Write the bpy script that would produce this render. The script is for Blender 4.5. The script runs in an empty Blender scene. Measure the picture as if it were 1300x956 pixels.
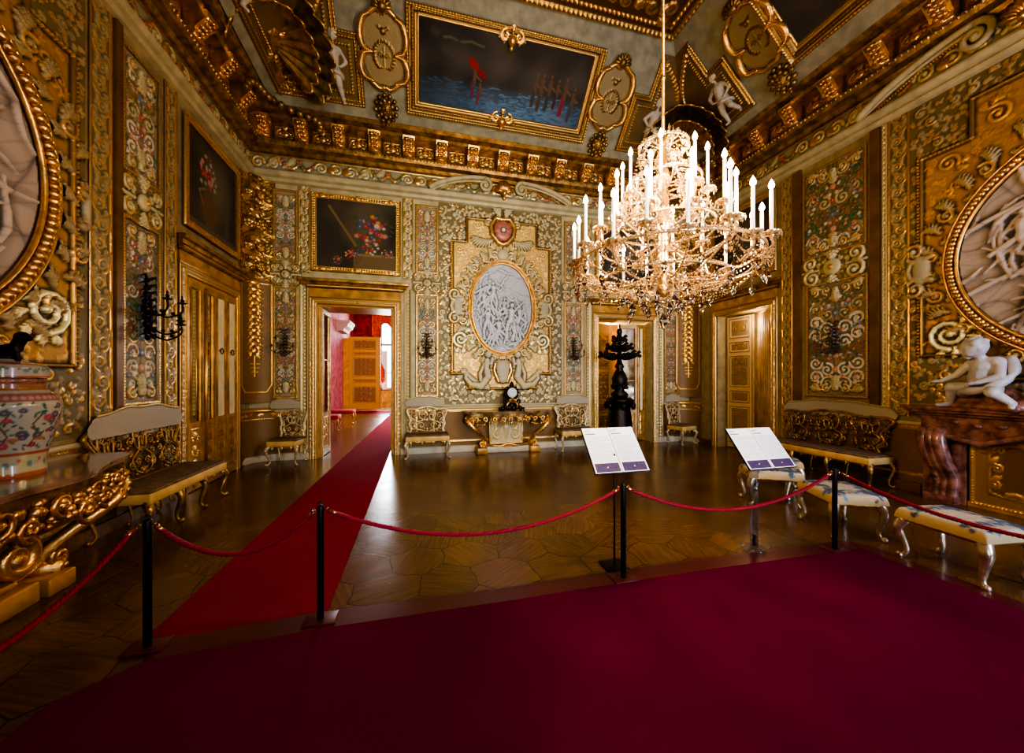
import bpy, bmesh, math, random
import numpy as np
from mathutils import Vector, Matrix
PI = math.pi
sc = bpy.context.scene
col = sc.collection
rng = random.Random(7)

# ------------------------------------------------------------ object helpers
def link(o, parent=None):
    col.objects.link(o)
    if parent is not None: o.parent = parent
    return o
def tag(o, label=None, cat=None, group=None, kind=None):
    if label: o['label'] = label
    if cat: o['category'] = cat
    if group: o['group'] = group
    if kind: o['kind'] = kind
    return o
def empty(name, loc=(0, 0, 0), rz=0.0, label=None, cat=None, group=None, kind=None):
    o = bpy.data.objects.new(name, None)
    o.empty_display_size = .1
    o.location = loc; o.rotation_euler = (0, 0, rz)
    link(o)
    return tag(o, label, cat, group, kind)
def copy_tree(o, parent=None):
    kids = list(o.children)
    c = o.copy(); col.objects.link(c)
    if parent is not None: c.parent = parent
    for k in kids: copy_tree(k, c)
    return c

class MB:
    """collects faces, builds ONE mesh object"""
    def __init__(s): s.v = []; s.f = []; s.sm = []; s.mi = []; s.m = 0
    def add(s, vs, fs, smooth=False):
        b = len(s.v); s.v += [tuple(p) for p in vs]
        for f in fs: s.f.append(tuple(i + b for i in f)); s.sm.append(smooth); s.mi.append(s.m)
    def box(s, x0, x1, y0, y1, z0, z1):
        vs = [(x, y, z) for z in (z0, z1) for y in (y0, y1) for x in (x0, x1)]
        s.add(vs, [(0,2,3,1),(4,5,7,6),(0,1,5,4),(2,6,7,3),(0,4,6,2),(1,3,7,5)])
    def bbox(s, x0, x1, y0, y1, z0, z1, b=.01):
        """box with chamfered top/bottom and rounded corners"""
        def ring(ins, z, rr):
            pts = []
            for cx, cy, a0 in ((x1-ins-rr, y1-ins-rr, 0), (x0+ins+rr, y1-ins-rr, 90), (x0+ins+rr, y0+ins+rr, 180), (x1-ins-rr, y0+ins+rr, 270)):
                for k in range(4):
                    a = math.radians(a0 + k*30); pts.append((cx+rr*math.cos(a), cy+rr*math.sin(a), z))
            return pts
        rr = b*1.5
        rs = [ring(b, z0, rr*.6), ring(0, z0+b, rr), ring(0, z1-b, rr), ring(b*.3, z1-b*.3, rr), ring(b, z1, rr*.6)]
        n = 16; vs = sum(rs, []); fs = []
        for k in range(len(rs)-1):
            for i in range(n): j = (i+1) % n; fs.append((k*n+i, k*n+j, (k+1)*n+j, (k+1)*n+i))
        fs.append(tuple(range(n-1, -1, -1))); fs.append(tuple(range((len(rs)-1)*n, len(rs)*n)))
        s.add(vs, fs, True)
    def tube(s, pts, r, n=8, caps=True, closed=False, flat=1.0):
        pts = [Vector(p) for p in pts]; N = len(pts)
        rs = r if hasattr(r, '__len__') else [r]*N
        vs = []; T0 = None; up = None
        for i, p in enumerate(pts):
            if closed: t = (pts[(i+1) % N]-pts[i-1])
            else: t = (pts[min(i+1, N-1)]-pts[max(i-1, 0)])
            if t.length < 1e-9: t = Vector((0, 0, 1))
            t.normalize()
            if up is None:
                up = Vector((0, 0, 1)) if abs(t.z) < .9 else Vector((1, 0, 0))
                up = (up - t*up.dot(t)).normalized()
            else:
                up = up - t*up.dot(t)
                up = up.normalized() if up.length > 1e-6 else t.orthogonal().normalized()
            w = t.cross(up)
            for k in range(n):
                a = 2*PI*k/n
                vs.append(p + up*(math.cos(a)*rs[i]) + w*(math.sin(a)*rs[i]*flat))
        fs = []
        M = N if closed else N-1
        for i in range(M):
            i2 = (i+1) % N
            for k in range(n):
                k2 = (k+1) % n; fs.append((i*n+k, i2*n+k, i2*n+k2, i*n+k2))
        if caps and not closed:
            fs.append(tuple(range(n-1, -1, -1))); fs.append(tuple(range((N-1)*n, N*n)))
        s.add(vs, fs, True)
    def lathe(s, prof, c=(0, 0, 0), n=16, axis='z', sx=1, sy=1):
        vs = []; fs = []
        for r, z in prof:
            for k in range(n):
                a = 2*PI*k/n
                p = (r*math.cos(a)*sx, r*math.sin(a)*sy, z)
                if axis == 'y': p = (p[0], -p[2], p[1])
                if axis == 'x': p = (p[2], p[0], p[1])
                vs.append((c[0]+p[0], c[1]+p[1], c[2]+p[2]))
        N = len(prof)
        for i in range(N-1):
            for k in range(n):
                k2 = (k+1) % n; fs.append((i*n+k, i*n+k2, (i+1)*n+k2, (i+1)*n+k))
        fs.append(tuple(range(n-1, -1, -1))); fs.append(tuple(range((N-1)*n, N*n)))
        s.add(vs, fs, True)
    def ball(s, c, r, n=8, m=5, sc_=(1, 1, 1)):
        prof = [(max(1e-4, math.sin(PI*i/m))*r, -math.cos(PI*i/m)*r) for i in range(m+1)]
        b = len(s.v); s.lathe(prof, (0, 0, 0), n)
        for i in range(b, len(s.v)):
            p = s.v[i]; s.v[i] = (c[0]+p[0]*sc_[0], c[1]+p[1]*sc_[1], c[2]+p[2]*sc_[2])
    def octa(s, c, r, h=None):
        h = h or r
        x, y, z = c
        s.add([(x+r, y, z), (x, y+r, z), (x-r, y, z), (x, y-r, z), (x, y, z+h), (x, y, z-h)],
              [(0,1,4),(1,2,4),(2,3,4),(3,0,4),(1,0,5),(2,1,5),(3,2,5),(0,3,5)])
    def prism(s, pts, a, b, plane='xz'):
        """pts 2-D outline, extruded between a and b along the missing axis"""
        def P(p, t):
            return {'xz': (p[0], t, p[1]), 'yz': (t, p[0], p[1]), 'xy': (p[0], p[1], t)}[plane]
        n = len(pts)
        vs = [P(p, a) for p in pts]+[P(p, b) for p in pts]
        fs = [tuple(range(n)), tuple(range(2*n-1, n-1, -1))]+[(i, (i+1) % n, n+(i+1) % n, n+i) for i in range(n)]
        s.add(vs, fs)
    def spiral(s, c, r, turns, a0, d, th, plane='xz', n=6, off=0.0, step=14):
        """scroll in a plane; starts on the outside at angle a0 and winds in"""
        N = int(step*turns)+2; pts = []; rs = []
        for i in range(N):
            t = i/(N-1); a = a0 + d*2*PI*turns*t; rr = r*(1-t)**.85 + r*.08
            x, z = c[0]+rr*math.cos(a), c[1]+rr*math.sin(a)
            pts.append(s.P3(x, z, off, plane)); rs.append(th*(1-.45*t))
        s.tube(pts, rs, n)
        s.ball(pts[-1], th*1.3, 6, 4)
    @staticmethod
    def P3(x, z, off, plane):
        return {'xz': (x, off, z), 'yz': (off, x, z), 'xy': (x, z, off)}[plane]
    def build(s, name, mat, parent=None, recalc=True):
        me = bpy.data.meshes.new(name); me.from_pydata(s.v, [], s.f)
        me.polygons.foreach_set('use_smooth', s.sm)
        for m in (mat if isinstance(mat, (list, tuple)) else [mat]): me.materials.append(m)
        me.polygons.foreach_set('material_index', s.mi)
        me.update()
        if recalc:
            bm = bmesh.new(); bm.from_mesh(me); bmesh.ops.recalc_face_normals(bm, faces=bm.faces); bm.to_mesh(me); bm.free()
        o = bpy.data.objects.new(name, me)
        return link(o, parent)

def bez(p0, p1, p2, p3, n=12):
    o = []
    for i in range(n+1):
        t = i/n; u = 1-t
        o.append(tuple(u*u*u*a+3*u*u*t*b+3*u*t*t*c+t*t*t*d for a, b, c, d in zip(p0, p1, p2, p3)))
    return o
def catm(P, n=6):
    P = [Vector(p) for p in P]; o = []
    Q = [P[0]*2-P[1]]+P+[P[-1]*2-P[-2]]
    for i in range(1, len(Q)-2):
        for k in range(n):
            t = k/n
            o.append(.5*((2*Q[i])+(-Q[i-1]+Q[i+1])*t+(2*Q[i-1]-5*Q[i]+4*Q[i+1]-Q[i+2])*t*t+(-Q[i-1]+3*Q[i]-3*Q[i+1]+Q[i+2])*t**3))
    o.append(P[-1]); return o

# ------------------------------------------------------------ materials
def newmat(name):
    m = bpy.data.materials.new(name); m.use_nodes = True
    nt = m.node_tree; b = nt.nodes['Principled BSDF']; return m, nt, b
def N(nt, t, **k):
    n = nt.nodes.new(t)
    for a, v in k.items():
        if a in n.inputs: n.inputs[a].default_value = v
        else: setattr(n, a, v)
    return n
def simple(name, c, rough=.5, metal=0, bump=0, bscale=30, vary=0, emis=None, estr=0, trans=0, ior=1.45, coat=0, c2=None, nscale=6, detail=4):
    m, nt, b = newmat(name)
    b.inputs['Base Color'].default_value = (*c, 1); b.inputs['Roughness'].default_value = rough
    b.inputs['Metallic'].default_value = metal; b.inputs['IOR'].default_value = ior
    if trans: b.inputs['Transmission Weight'].default_value = trans
    if coat: b.inputs['Coat Weight'].default_value = coat; b.inputs['Coat Roughness'].default_value = .12
    if emis: b.inputs['Emission Color'].default_value = (*emis, 1); b.inputs['Emission Strength'].default_value = estr
    tc = None
    if vary or bump or c2:
        tc = N(nt, 'ShaderNodeTexCoord')
    if vary or c2:
        no = N(nt, 'ShaderNodeTexNoise'); no.inputs['Scale'].default_value = nscale; no.inputs['Detail'].default_value = detail
        nt.links.new(tc.outputs['Object'], no.inputs['Vector'])
        rp = N(nt, 'ShaderNodeValToRGB')
        lo = c2 if c2 else tuple(x*(1-vary) for x in c); hi = c if c2 else tuple(min(1, x*(1+vary)) for x in c)
        rp.color_ramp.elements[0].color = (*lo, 1); rp.color_ramp.elements[1].color = (*hi, 1)
        rp.color_ramp.elements[0].position = .35; rp.color_ramp.elements[1].position = .65
        nt.links.new(no.outputs['Fac'], rp.inputs['Fac']); nt.links.new(rp.outputs['Color'], b.inputs['Base Color'])
    if bump:
        n2 = N(nt, 'ShaderNodeTexNoise'); n2.inputs['Scale'].default_value = bscale; n2.inputs['Detail'].default_value = 3
        nt.links.new(tc.outputs['Object'], n2.inputs['Vector'])
        bp = N(nt, 'ShaderNodeBump'); bp.inputs['Strength'].default_value = bump; bp.inputs['Distance'].default_value = .01
        nt.links.new(n2.outputs['Fac'], bp.inputs['Height']); nt.links.new(bp.outputs['Normal'], b.inputs['Normal'])
    return m

M = {}
M['gold'] = simple('gilding', (.76, .45, .14), .32, .92, bump=.35, bscale=45, vary=.25, nscale=9)
M['antique'] = simple('antique gilding', (.36, .215, .07), .4, .8, bump=.5, bscale=35, vary=.45, nscale=8)
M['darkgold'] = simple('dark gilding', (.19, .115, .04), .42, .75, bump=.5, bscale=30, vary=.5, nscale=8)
M['paint_cream'] = simple('painted cream wood', (.45, .38, .21), .45, 0, bump=.2, vary=.15)
M['paint_gold_wood'] = simple('cream and gilt wood', (.62, .47, .24), .35, .35, bump=.3, vary=.3, nscale=14)
M['silk'] = simple('brown wall panel', (.17, .085, .022), .42, .15, bump=.25, bscale=60, vary=.25, nscale=4)
M['gold_wood'] = simple('golden varnished wood', (.50, .27, .07), .3, .25, bump=.15, vary=.3, nscale=5)
M['beige_wood'] = simple('pale carved wood', (.55, .38, .19), .4, .1, bump=.15, vary=.2, nscale=5)
M['orange_wood'] = simple('orange varnished wood', (.62, .25, .035), .35, .1, vary=.2)
M['black'] = simple('black lacquered metal', (.012, .013, .017), .35, .6)
M['bronze'] = simple('dark bronze', (.028, .02, .015), .4, .8, bump=.6, bscale=30)
M['white'] = simple('ivory wax', (.85, .80, .68), .4)
M['glass'] = simple('crystal glass', (1, .97, .92), .03, 0, trans=1, ior=1.5)
M['bead'] = simple('crystal beads', (.80, .56, .30), .16, .6, trans=.3, ior=1.5)
M['rope'] = simple('red twisted cord', (.22, .004, .022), .6, bump=.3, bscale=200)
M['brass'] = simple('brass hook', (.8, .55, .2), .25, 1)
M['acrylic'] = simple('clear acrylic', (.97, .98, 1), .02, 0, trans=1, ior=1.3)
M['yellow_silk'] = simple('yellow valance silk', (.62, .40, .13), .6, vary=.15, bump=.2, bscale=50)
M['brown_velvet'] = simple('brown seat top', (.16, .10, .055), .75, vary=.35, nscale=12)
M['marble_white'] = simple('white marble', (.62, .58, .55), .4, c2=(.36, .34, .33), nscale=3.2, detail=8)
M['marble_red'] = simple('red brown marble', (.36, .17, .12), .25, c2=(.10, .04, .028), nscale=9, detail=9, coat=.3)
M['marble_top'] = simple('brown marble top', (.34, .20, .11), .12, c2=(.13, .07, .035), nscale=5, detail=9, coat=.5)
M['putto'] = simple('painted stucco figure', (.50, .44, .34), .5, vary=.15)
M['red_damask'] = simple('red damask', (.34, .022, .022), .7, c2=(.12, .006, .008), nscale=4)
M['pink_damask'] = simple('faded pink damask', (.55, .13, .14), .7, c2=(.30, .05, .06), nscale=5)
M['red_curtain'] = simple('red curtain silk', (.62, .015, .02), .55, c2=(.70, .20, .06), nscale=7)
M['pink_velvet'] = simple('crimson seat velvet', (.50, .06, .06), .7, vary=.3)
M['dark'] = simple('dark passage', (.05, .03, .015), .8)
M['mirror'] = simple('old mirror glass', (.72, .62, .42), .07, 1, vary=.15, nscale=3)
M['mirror_gold'] = simple('mirror with painted reflection', (.95, .83, .50), .45, 0, vary=.08, nscale=4)  # pale matt tone stands in for a bright reflection in the panes
M['bulb'] = simple('lit candle bulb', (1, .9, .7), .3, emis=(1, .78, .45), estr=28)
M['sky'] = simple('daylight sky', (.8, .9, 1), .9, emis=(.80, .90, 1.0), estr=7)
M['dial'] = simple('white clock dial', (.75, .82, .9), .3)
M['paper'] = simple('white card', (.86, .87, .93), .5)
M['paper_dark'] = simple('dark photograph print', (.10, .05, .10), .5, c2=(.03, .03, .12), nscale=60)
M['ink'] = simple('printing ink', (.06, .06, .09), .6)
M['ink_grey'] = simple('grey printing ink', (.42, .43, .52), .6)
M['carpet_edge'] = simple('translucent carpet border strip', (.085, .012, .016), .35, coat=.3)
M['white_wood'] = simple('painted white skirting', (.55, .48, .36), .35, vary=.1)

def carpet_mat(name='crimson carpet', k=1.0, b_=1.4):
    m, nt, b = newmat(name)
    tc = N(nt, 'ShaderNodeTexCoord')
    a = N(nt, 'ShaderNodeTexNoise'); a.inputs['Scale'].default_value = 220; a.inputs['Detail'].default_value = 2
    c = N(nt, 'ShaderNodeTexNoise'); c.inputs['Scale'].default_value = 1.6; c.inputs['Detail'].default_value = 5
    for x in (a, c): nt.links.new(tc.outputs['Object'], x.inputs['Vector'])
    rp = N(nt, 'ShaderNodeValToRGB'); rp.color_ramp.elements[0].color = (.085*k, .0008, .011*k*b_, 1); rp.color_ramp.elements[1].color = (.16*k, .0012, .026*k*b_, 1)
    mx = N(nt, 'ShaderNodeMath', operation='ADD'); m2 = N(nt, 'ShaderNodeMath', operation='MULTIPLY'); m2.inputs[1].default_value = .5
    nt.links.new(a.outputs['Fac'], mx.inputs[0]); nt.links.new(c.outputs['Fac'], mx.inputs[1]); nt.links.new(mx.outputs[0], m2.inputs[0])
    nt.links.new(m2.outputs[0], rp.inputs['Fac']); nt.links.new(rp.outputs['Color'], b.inputs['Base Color'])
    b.inputs['Roughness'].default_value = .9; b.inputs['Specular IOR Level'].default_value = .1
    bp = N(nt, 'ShaderNodeBump'); bp.inputs['Strength'].default_value = .4; bp.inputs['Distance'].default_value = .004
    nt.links.new(a.outputs['Fac'], bp.inputs['Height']); nt.links.new(bp.outputs['Normal'], b.inputs['Normal'])
    return m
M['carpet'] = carpet_mat(); M['runner'] = carpet_mat('red runner carpet', 2.1, .35)  # runner raised in tone to paint in the light near the doorway

def floor_mat(s=.235):
    """parquet of large hexagonal pieces with wood grain"""
    m, nt, b = newmat('hexagon parquet')
    L = nt.links.new
    def vm(op, a=None, bb=None, c=None):
        n = N(nt, 'ShaderNodeVectorMath', operation=op)
        for i, x in enumerate((a, bb, c)):
            if x is None: continue
            if isinstance(x, tuple): n.inputs[i].default_value = x
            else: L(x, n.inputs[i])
        return n
    def ma(op, a=None, bb=None):
        n = N(nt, 'ShaderNodeMath', operation=op)
        for i, x in enumerate((a, bb)):
            if x is None: continue
            if isinstance(x, (int, float)): n.inputs[i].default_value = x
            else: L(x, n.inputs[i])
        return n.outputs[0]
    tc = N(nt, 'ShaderNodeTexCoord')
    wn = N(nt, 'ShaderNodeTexNoise'); wn.inputs['Scale'].default_value = 1.8; L(tc.outputs['Object'], wn.inputs['Vector'])
    wv = vm('SCALE', vm('SUBTRACT', wn.outputs['Color'], (.5, .5, .5)).outputs[0]); wv.inputs['Scale'].default_value = .22
    p0 = vm('ADD', tc.outputs['Object'], wv.outputs[0])
    sp = N(nt, 'ShaderNodeSeparateXYZ'); L(p0.outputs[0], sp.inputs[0])
    cb = N(nt, 'ShaderNodeCombineXYZ'); L(ma('ADD', ma('DIVIDE', sp.outputs[0], 2*s), 50.0), cb.inputs[0]); L(ma('ADD', ma('DIVIDE', sp.outputs[1], 2*s), 50.0), cb.inputs[1])
    p = cb.outputs[0]; r = (1.0, 1.7320508, 1.0); h = (.5, .8660254, 0)
    a = vm('SUBTRACT', vm('MODULO', p, r).outputs[0], h).outputs[0]
    bq = vm('SUBTRACT', vm('MODULO', vm('SUBTRACT', p, h).outputs[0], r).outputs[0], h).outputs[0]
    la = vm('LENGTH', a).outputs['Value']; lb = vm('LENGTH', bq).outputs['Value']
    t = ma('LESS_THAN', la, lb)
    mix = N(nt, 'ShaderNodeMix', data_type='VECTOR'); L(t, mix.inputs['Factor']); L(bq, mix.inputs[4]); L(a, mix.inputs[5])
    g = mix.outputs[1]
    ab = vm('ABSOLUTE', g).outputs[0]; s2 = N(nt, 'ShaderNodeSeparateXYZ'); L(ab, s2.inputs[0])
    hd = ma('MAXIMUM', ma('ADD', ma('MULTIPLY', s2.outputs[0], .5), ma('MULTIPLY', s2.outputs[1], .8660254)), s2.outputs[0])
    cell = vm('SUBTRACT', p, g).outputs[0]
    wnz = N(nt, 'ShaderNodeTexWhiteNoise'); L(vm('SNAP', vm('ADD', cell, (.05, .05, 0)).outputs[0], (.25, .25, 1)).outputs[0], wnz.inputs[0])
    # grain rotated per piece
    ro = N(nt, 'ShaderNodeVectorRotate', rotation_type='Z_AXIS'); L(tc.outputs['Object'], ro.inputs['Vector']); L(ma('MULTIPLY', wnz.outputs['Value'], 6.28), ro.inputs['Angle'])
    st = vm('MULTIPLY', ro.outputs[0], (2.0, 28.0, 1.0)).outputs[0]
    gr = N(nt, 'ShaderNodeTexNoise'); gr.inputs['Scale'].default_value = 1.5; gr.inputs['Detail'].default_value = 5; L(st, gr.inputs['Vector'])
    f = ma('ADD', ma('MULTIPLY', gr.outputs['Fac'], .80), ma('MULTIPLY', wnz.outputs['Value'], .20))
    rp = N(nt, 'ShaderNodeValToRGB'); L(f, rp.inputs['Fac'])
    e = rp.color_ramp.elements; e[0].position = .25; e[0].color = (.060, .029, .010, 1); e[1].position = .75; e[1].color = (.165, .080, .025, 1)
    # joints
    jt = N(nt, 'ShaderNodeMapRange'); L(hd, jt.inputs['Value']); jt.inputs['From Min'].default_value = .482; jt.inputs['From Max'].default_value = .496
    jm = N(nt, 'ShaderNodeMix', data_type='RGBA'); L(jt.outputs['Result'], jm.inputs['Factor']); L(rp.outputs['Color'], jm.inputs[6]); jm.inputs[7].default_value = (.030, .015, .006, 1)
    L(jm.outputs[2], b.inputs['Base Color'])
    rn = N(nt, 'ShaderNodeTexNoise'); rn.inputs['Scale'].default_value = 2.2; rn.inputs['Detail'].default_value = 6; L(tc.outputs['Object'], rn.inputs['Vector'])
    rr = N(nt, 'ShaderNodeMapRange'); L(rn.outputs['Fac'], rr.inputs['Value']); rr.inputs['To Min'].default_value = .12; rr.inputs['To Max'].default_value = .34
    L(rr.outputs['Result'], b.inputs['Roughness'])
    bp = N(nt, 'ShaderNodeBump'); bp.inputs['Strength'].default_value = .22; bp.inputs['Distance'].default_value = .01
    hh = ma('ADD', ma('MULTIPLY', rn.outputs['Fac'], 1.2), ma('MULTIPLY', jt.outputs['Result'], -.12))
    L(hh, bp.inputs['Height']); L(bp.outputs['Normal'], b.inputs['Normal'])
    b.inputs['Specular IOR Level'].default_value = .6
    return m
M['floor'] = floor_mat()

def relief_mat(name='carved and gilded relief', rbase=.55, rmet=.24, coat=0, bump=.3):
    m, nt, b = newmat(name)
    at = N(nt, 'ShaderNodeAttribute', attribute_name='Col')
    nt.links.new(at.outputs['Color'], b.inputs['Base Color']); nt.links.new(at.outputs['Alpha'], b.inputs['Metallic'])
    mp = N(nt, 'ShaderNodeMapRange'); nt.links.new(at.outputs['Alpha'], mp.inputs['Value'])
    mp.inputs['To Min'].default_value = rbase; mp.inputs['To Max'].default_value = rbase-rmet
    nt.links.new(mp.outputs['Result'], b.inputs['Roughness'])
    if bump:
        tc = N(nt, 'ShaderNodeTexCoord'); n2 = N(nt, 'ShaderNodeTexNoise'); n2.inputs['Scale'].default_value = 38; n2.inputs['Detail'].default_value = 4
        nt.links.new(tc.outputs['Object'], n2.inputs['Vector'])
        bp = N(nt, 'ShaderNodeBump'); bp.inputs['Strength'].default_value = bump; bp.inputs['Distance'].default_value = .012
        nt.links.new(n2.outputs['Fac'], bp.inputs['Height']); nt.links.new(bp.outputs['Normal'], b.inputs['Normal'])
    if coat: b.inputs['Coat Weight'].default_value = coat; b.inputs['Coat Roughness'].default_value = .05
    return m
M['relief'] = relief_mat()
M['canvas'] = relief_mat('oil painted canvas', .85, .1, bump=.15)
M['porcelain'] = relief_mat('glazed porcelain', .25, .1, coat=.8, bump=0)
M['woven'] = relief_mat('embroidered seat cloth', .8, .1, bump=.3)

# ------------------------------------------------------------ ornament colours (r,g,b,metallic)
GOLD = (.78, .47, .15, .92); AGOLD = (.40, .24, .075, .85); DGOLD = (.20, .115, .04, .75)
CREAM = (.50, .43, .23, .05); CREAMD = (.20, .155, .062, .1); FIELD = (.70, .45, .13, .15); FIELD2 = (.78, .52, .2, .35)
BROWN = (.20, .105, .028, .15); TAPG = (.34, .27, .15, 0); ROSE = (.36, .08, .065, 0); PINK = (.48, .25, .19, 0)
BLUE = (.10, .17, .26, 0); GREEN = (.07, .13, .05, 0); TERRA = (.36, .14, .05, 0); IVORY = (.62, .56, .42, 0)

class R:
    """height-and-colour field that ornament is modelled into, then mapped on a surface; x in [-w/2,w/2], y in [0,h]"""
    def __init__(s, w, h, res=.0125, c=CREAM):
        s.w, s.h, s.res = w, h, res
        s.nx = max(4, int(round(w/res)))+1; s.ny = max(4, int(round(h/res)))+1
        s.xs = np.linspace(-w/2, w/2, s.nx); s.ys = np.linspace(0, h, s.ny)
        s.X, s.Y = np.meshgrid(s.xs, s.ys)
        s.H = np.zeros((s.ny, s.nx)); s.C = np.empty((s.ny, s.nx, 4)); s.C[:] = c
        s.mask = None; s.sym = False
    def dome(s, x, y, r, h=None, c=None, base=0., _m=True):
        if s.sym and _m and abs(x) > 1e-4: s.dome(-x, y, r, h, c, base, False)
        h = r if h is None else h
        if r < s.res*.8: r = s.res*.8
        i0 = int(np.searchsorted(s.xs, x-r)); i1 = int(np.searchsorted(s.xs, x+r)); j0 = int(np.searchsorted(s.ys, y-r)); j1 = int(np.searchsorted(s.ys, y+r))
        if i0 >= i1 or j0 >= j1: return
        d2 = ((s.X[j0:j1, i0:i1]-x)**2+(s.Y[j0:j1, i0:i1]-y)**2)/(r*r)
        hh = base+h*np.sqrt(np.clip(1-d2, 0, 1))
        m = (d2 < 1) & (hh > s.H[j0:j1, i0:i1])
        s.H[j0:j1, i0:i1][m] = hh[m]
        if c is not None: s.C[j0:j1, i0:i1][m] = c
    def paint(s, x, y, rx, ry, c, a=1.0, ang=0):
        r = max(rx, ry)
        i0 = int(np.searchsorted(s.xs, x-r)); i1 = int(np.searchsorted(s.xs, x+r)); j0 = int(np.searchsorted(s.ys, y-r)); j1 = int(np.searchsorted(s.ys, y+r))
        if i0 >= i1 or j0 >= j1: return
        dx = s.X[j0:j1, i0:i1]-x; dy = s.Y[j0:j1, i0:i1]-y
        u = dx*math.cos(ang)+dy*math.sin(ang); v = -dx*math.sin(ang)+dy*math.cos(ang)
        k = np.clip(1.6*(1-(u/rx)**2-(v/ry)**2), 0, 1)[..., None]*a
        cc = s.C[j0:j1, i0:i1]; cc[:] = cc*(1-k)+np.array(c)*k
    def line(s, pts, r, h=None, c=None, base=0.):
        rs = r if hasattr(r, '__len__') else [r]*len(pts)
        for k in range(len(pts)-1):
            (x0, y0), (x1, y1) = pts[k], pts[k+1]; L = math.hypot(x1-x0, y1-y0); rr = max(min(rs[k], rs[k+1]), s.res)
            n = max(1, int(L/(rr*.55)))
            for i in range(n+(k == len(pts)-2)):
                t = i/n; q = rs[k]*(1-t)+rs[k+1]*t
                s.dome(x0+(x1-x0)*t, y0+(y1-y0)*t, q, q*.8 if h is None else h, c, base)
    def beads(s, pts, sp, r, c=GOLD, h=None, base=0.):
        for k in range(len(pts)-1):
            (x0, y0), (x1, y1) = pts[k], pts[k+1]; L = math.hypot(x1-x0, y1-y0); n = max(1, int(round(L/sp)))
            for i in range(n): t = i/n; s.dome(x0+(x1-x0)*t, y0+(y1-y0)*t, r, h or r, c, base)
    def spiral(s, x, y, r, turns=1.4, a0=0., d=1, th=.02, c=CREAM, edge=None, base=0., h=None):
        n = int(10*turns)+3; pts = []; rs = []
        for i in range(n):
            t = i/(n-1); a = a0+d*2*PI*turns*t; q = r*((1-t)**.8*.9+.1)
            pts.append((x+q*math.cos(a), y+q*math.sin(a))); rs.append(th*(1-.4*t))
        s.line(pts, rs, h, c, base)
        if edge: s.line(pts[:max(2, int(n*.6))], [q*.30 for q in rs], th*.25, edge, base+(h or th*.8)*.86)
        s.dome(pts[-1][0], pts[-1][1], th*1.25, th*1.15, c, base)
    def leaf(s, x, y, ang, L, w, c=CREAM, edge=None, base=0., curl=0.):
        n = max(4, int(L/max(w*.42, s.res*1.3)))
        for i in range(n+1):
            t = i/n; a = ang+curl*t; x += math.cos(a)*L/n; y += math.sin(a)*L/n
            ww = w*(math.sin(PI*min(1, .15+t*.83)))**.7
            s.dome(x, y, max(ww*.30, s.res), ww*.42, c, base)
            for sd in (-1, 1):      # lobes swept toward the tip
                b = a+sd*.85
                for j, rr in ((.35, .26), (.75, .20), (1.1, .13)):
                    if ww*rr > s.res*.45: s.dome(x+math.cos(b)*ww*j, y+math.sin(b)*ww*j, max(ww*rr, s.res*.9), ww*(.40-.12*j), c, base)
            if edge and i % 2: s.dome(x, y, max(w*.12, s.res*.8), w*.22, edge, base+w*.20)
    def flower(s, x, y, r, c=ROSE, c2=GOLD, n=5, base=0., h=None):
        h = h or r*.5
        for k in range(n):
            a = 2*PI*k/n+.3; s.dome(x+math.cos(a)*r*.55, y+math.sin(a)*r*.55, r*.45, h, c, base)
        s.dome(x, y, r*.32, h*1.3, c2, base)
    def fill(s, region, n, r0, r1, c=CREAM, edge=GOLD, seed=1, th=.22, base=0.):
        """scatter of scrolls and leaves without overlaps inside region(x,y)->bool"""
        q = random.Random(seed); done = []
        n = int(n*2.6); r0, r1 = r0*.62, r1*.72; cj = c
        for _ in range(n*9):
            if len(done) >= n: break
            r = r0+(r1-r0)*q.random()**1.6
            jj = .78+.4*q.random(); c = (min(1, cj[0]*jj), min(1, cj[1]*jj), cj[2]*jj, cj[3])
            x = (q.random()-.5)*s.w; y = q.random()*s.h
            if s.sym and x < 0: x = -x
            if s.sym and x < r: continue
            if not (region(x-r, y) and region(x+r, y) and region(x, y-r) and region(x, y+r)): continue
            if any((x-a)**2+(y-b)**2 < (r+e)**2*.72 for a, b, e in done): continue
            done.append((x, y, r)); a0 = q.random()*6.28; d = q.choice((-1, 1))
            s.spiral(x, y, r*.8, 1.2+q.random()*.4, a0, d, r*th*.85, c, edge if q.random() < .35 else None, base)
            for _k in range(2):
                s.leaf(x+math.cos(a0)*r*.7, y+math.sin(a0)*r*.7, a0+d*(.6-1.2*_k), r*.85, r*.3, c, edge if q.random() < .22 else None, base, curl=d*1.0)
        return done
    def rect(s, x0, x1, y0, y1, c=None, h=None):
        m = (s.X >= x0) & (s.X <= x1) & (s.Y >= y0) & (s.Y <= y1)
        if s.sym: m |= (s.X <= -x0) & (s.X >= -x1) & (s.Y >= y0) & (s.Y <= y1)
        if c is not None: s.C[m] = c
        if h is not None: s.H[m] = h
    def mottle(s, amt=.15, seed=0, f=9.):
        q = np.random.RandomState(seed); Z = np.zeros_like(s.X)
        for k in range(9):
            a = q.rand()*6.28; ff = f*(.5+q.rand()*2.5)
            Z += np.sin((s.X*math.cos(a)+s.Y*math.sin(a))*ff+q.rand()*6.28+1.5*np.sin((s.Y*math.cos(a)-s.X*math.sin(a))*ff*.7))
        Z /= 4.; s.C[..., :3] *= (1+amt*np.clip(Z, -1.5, 1.5))[..., None]
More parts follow.
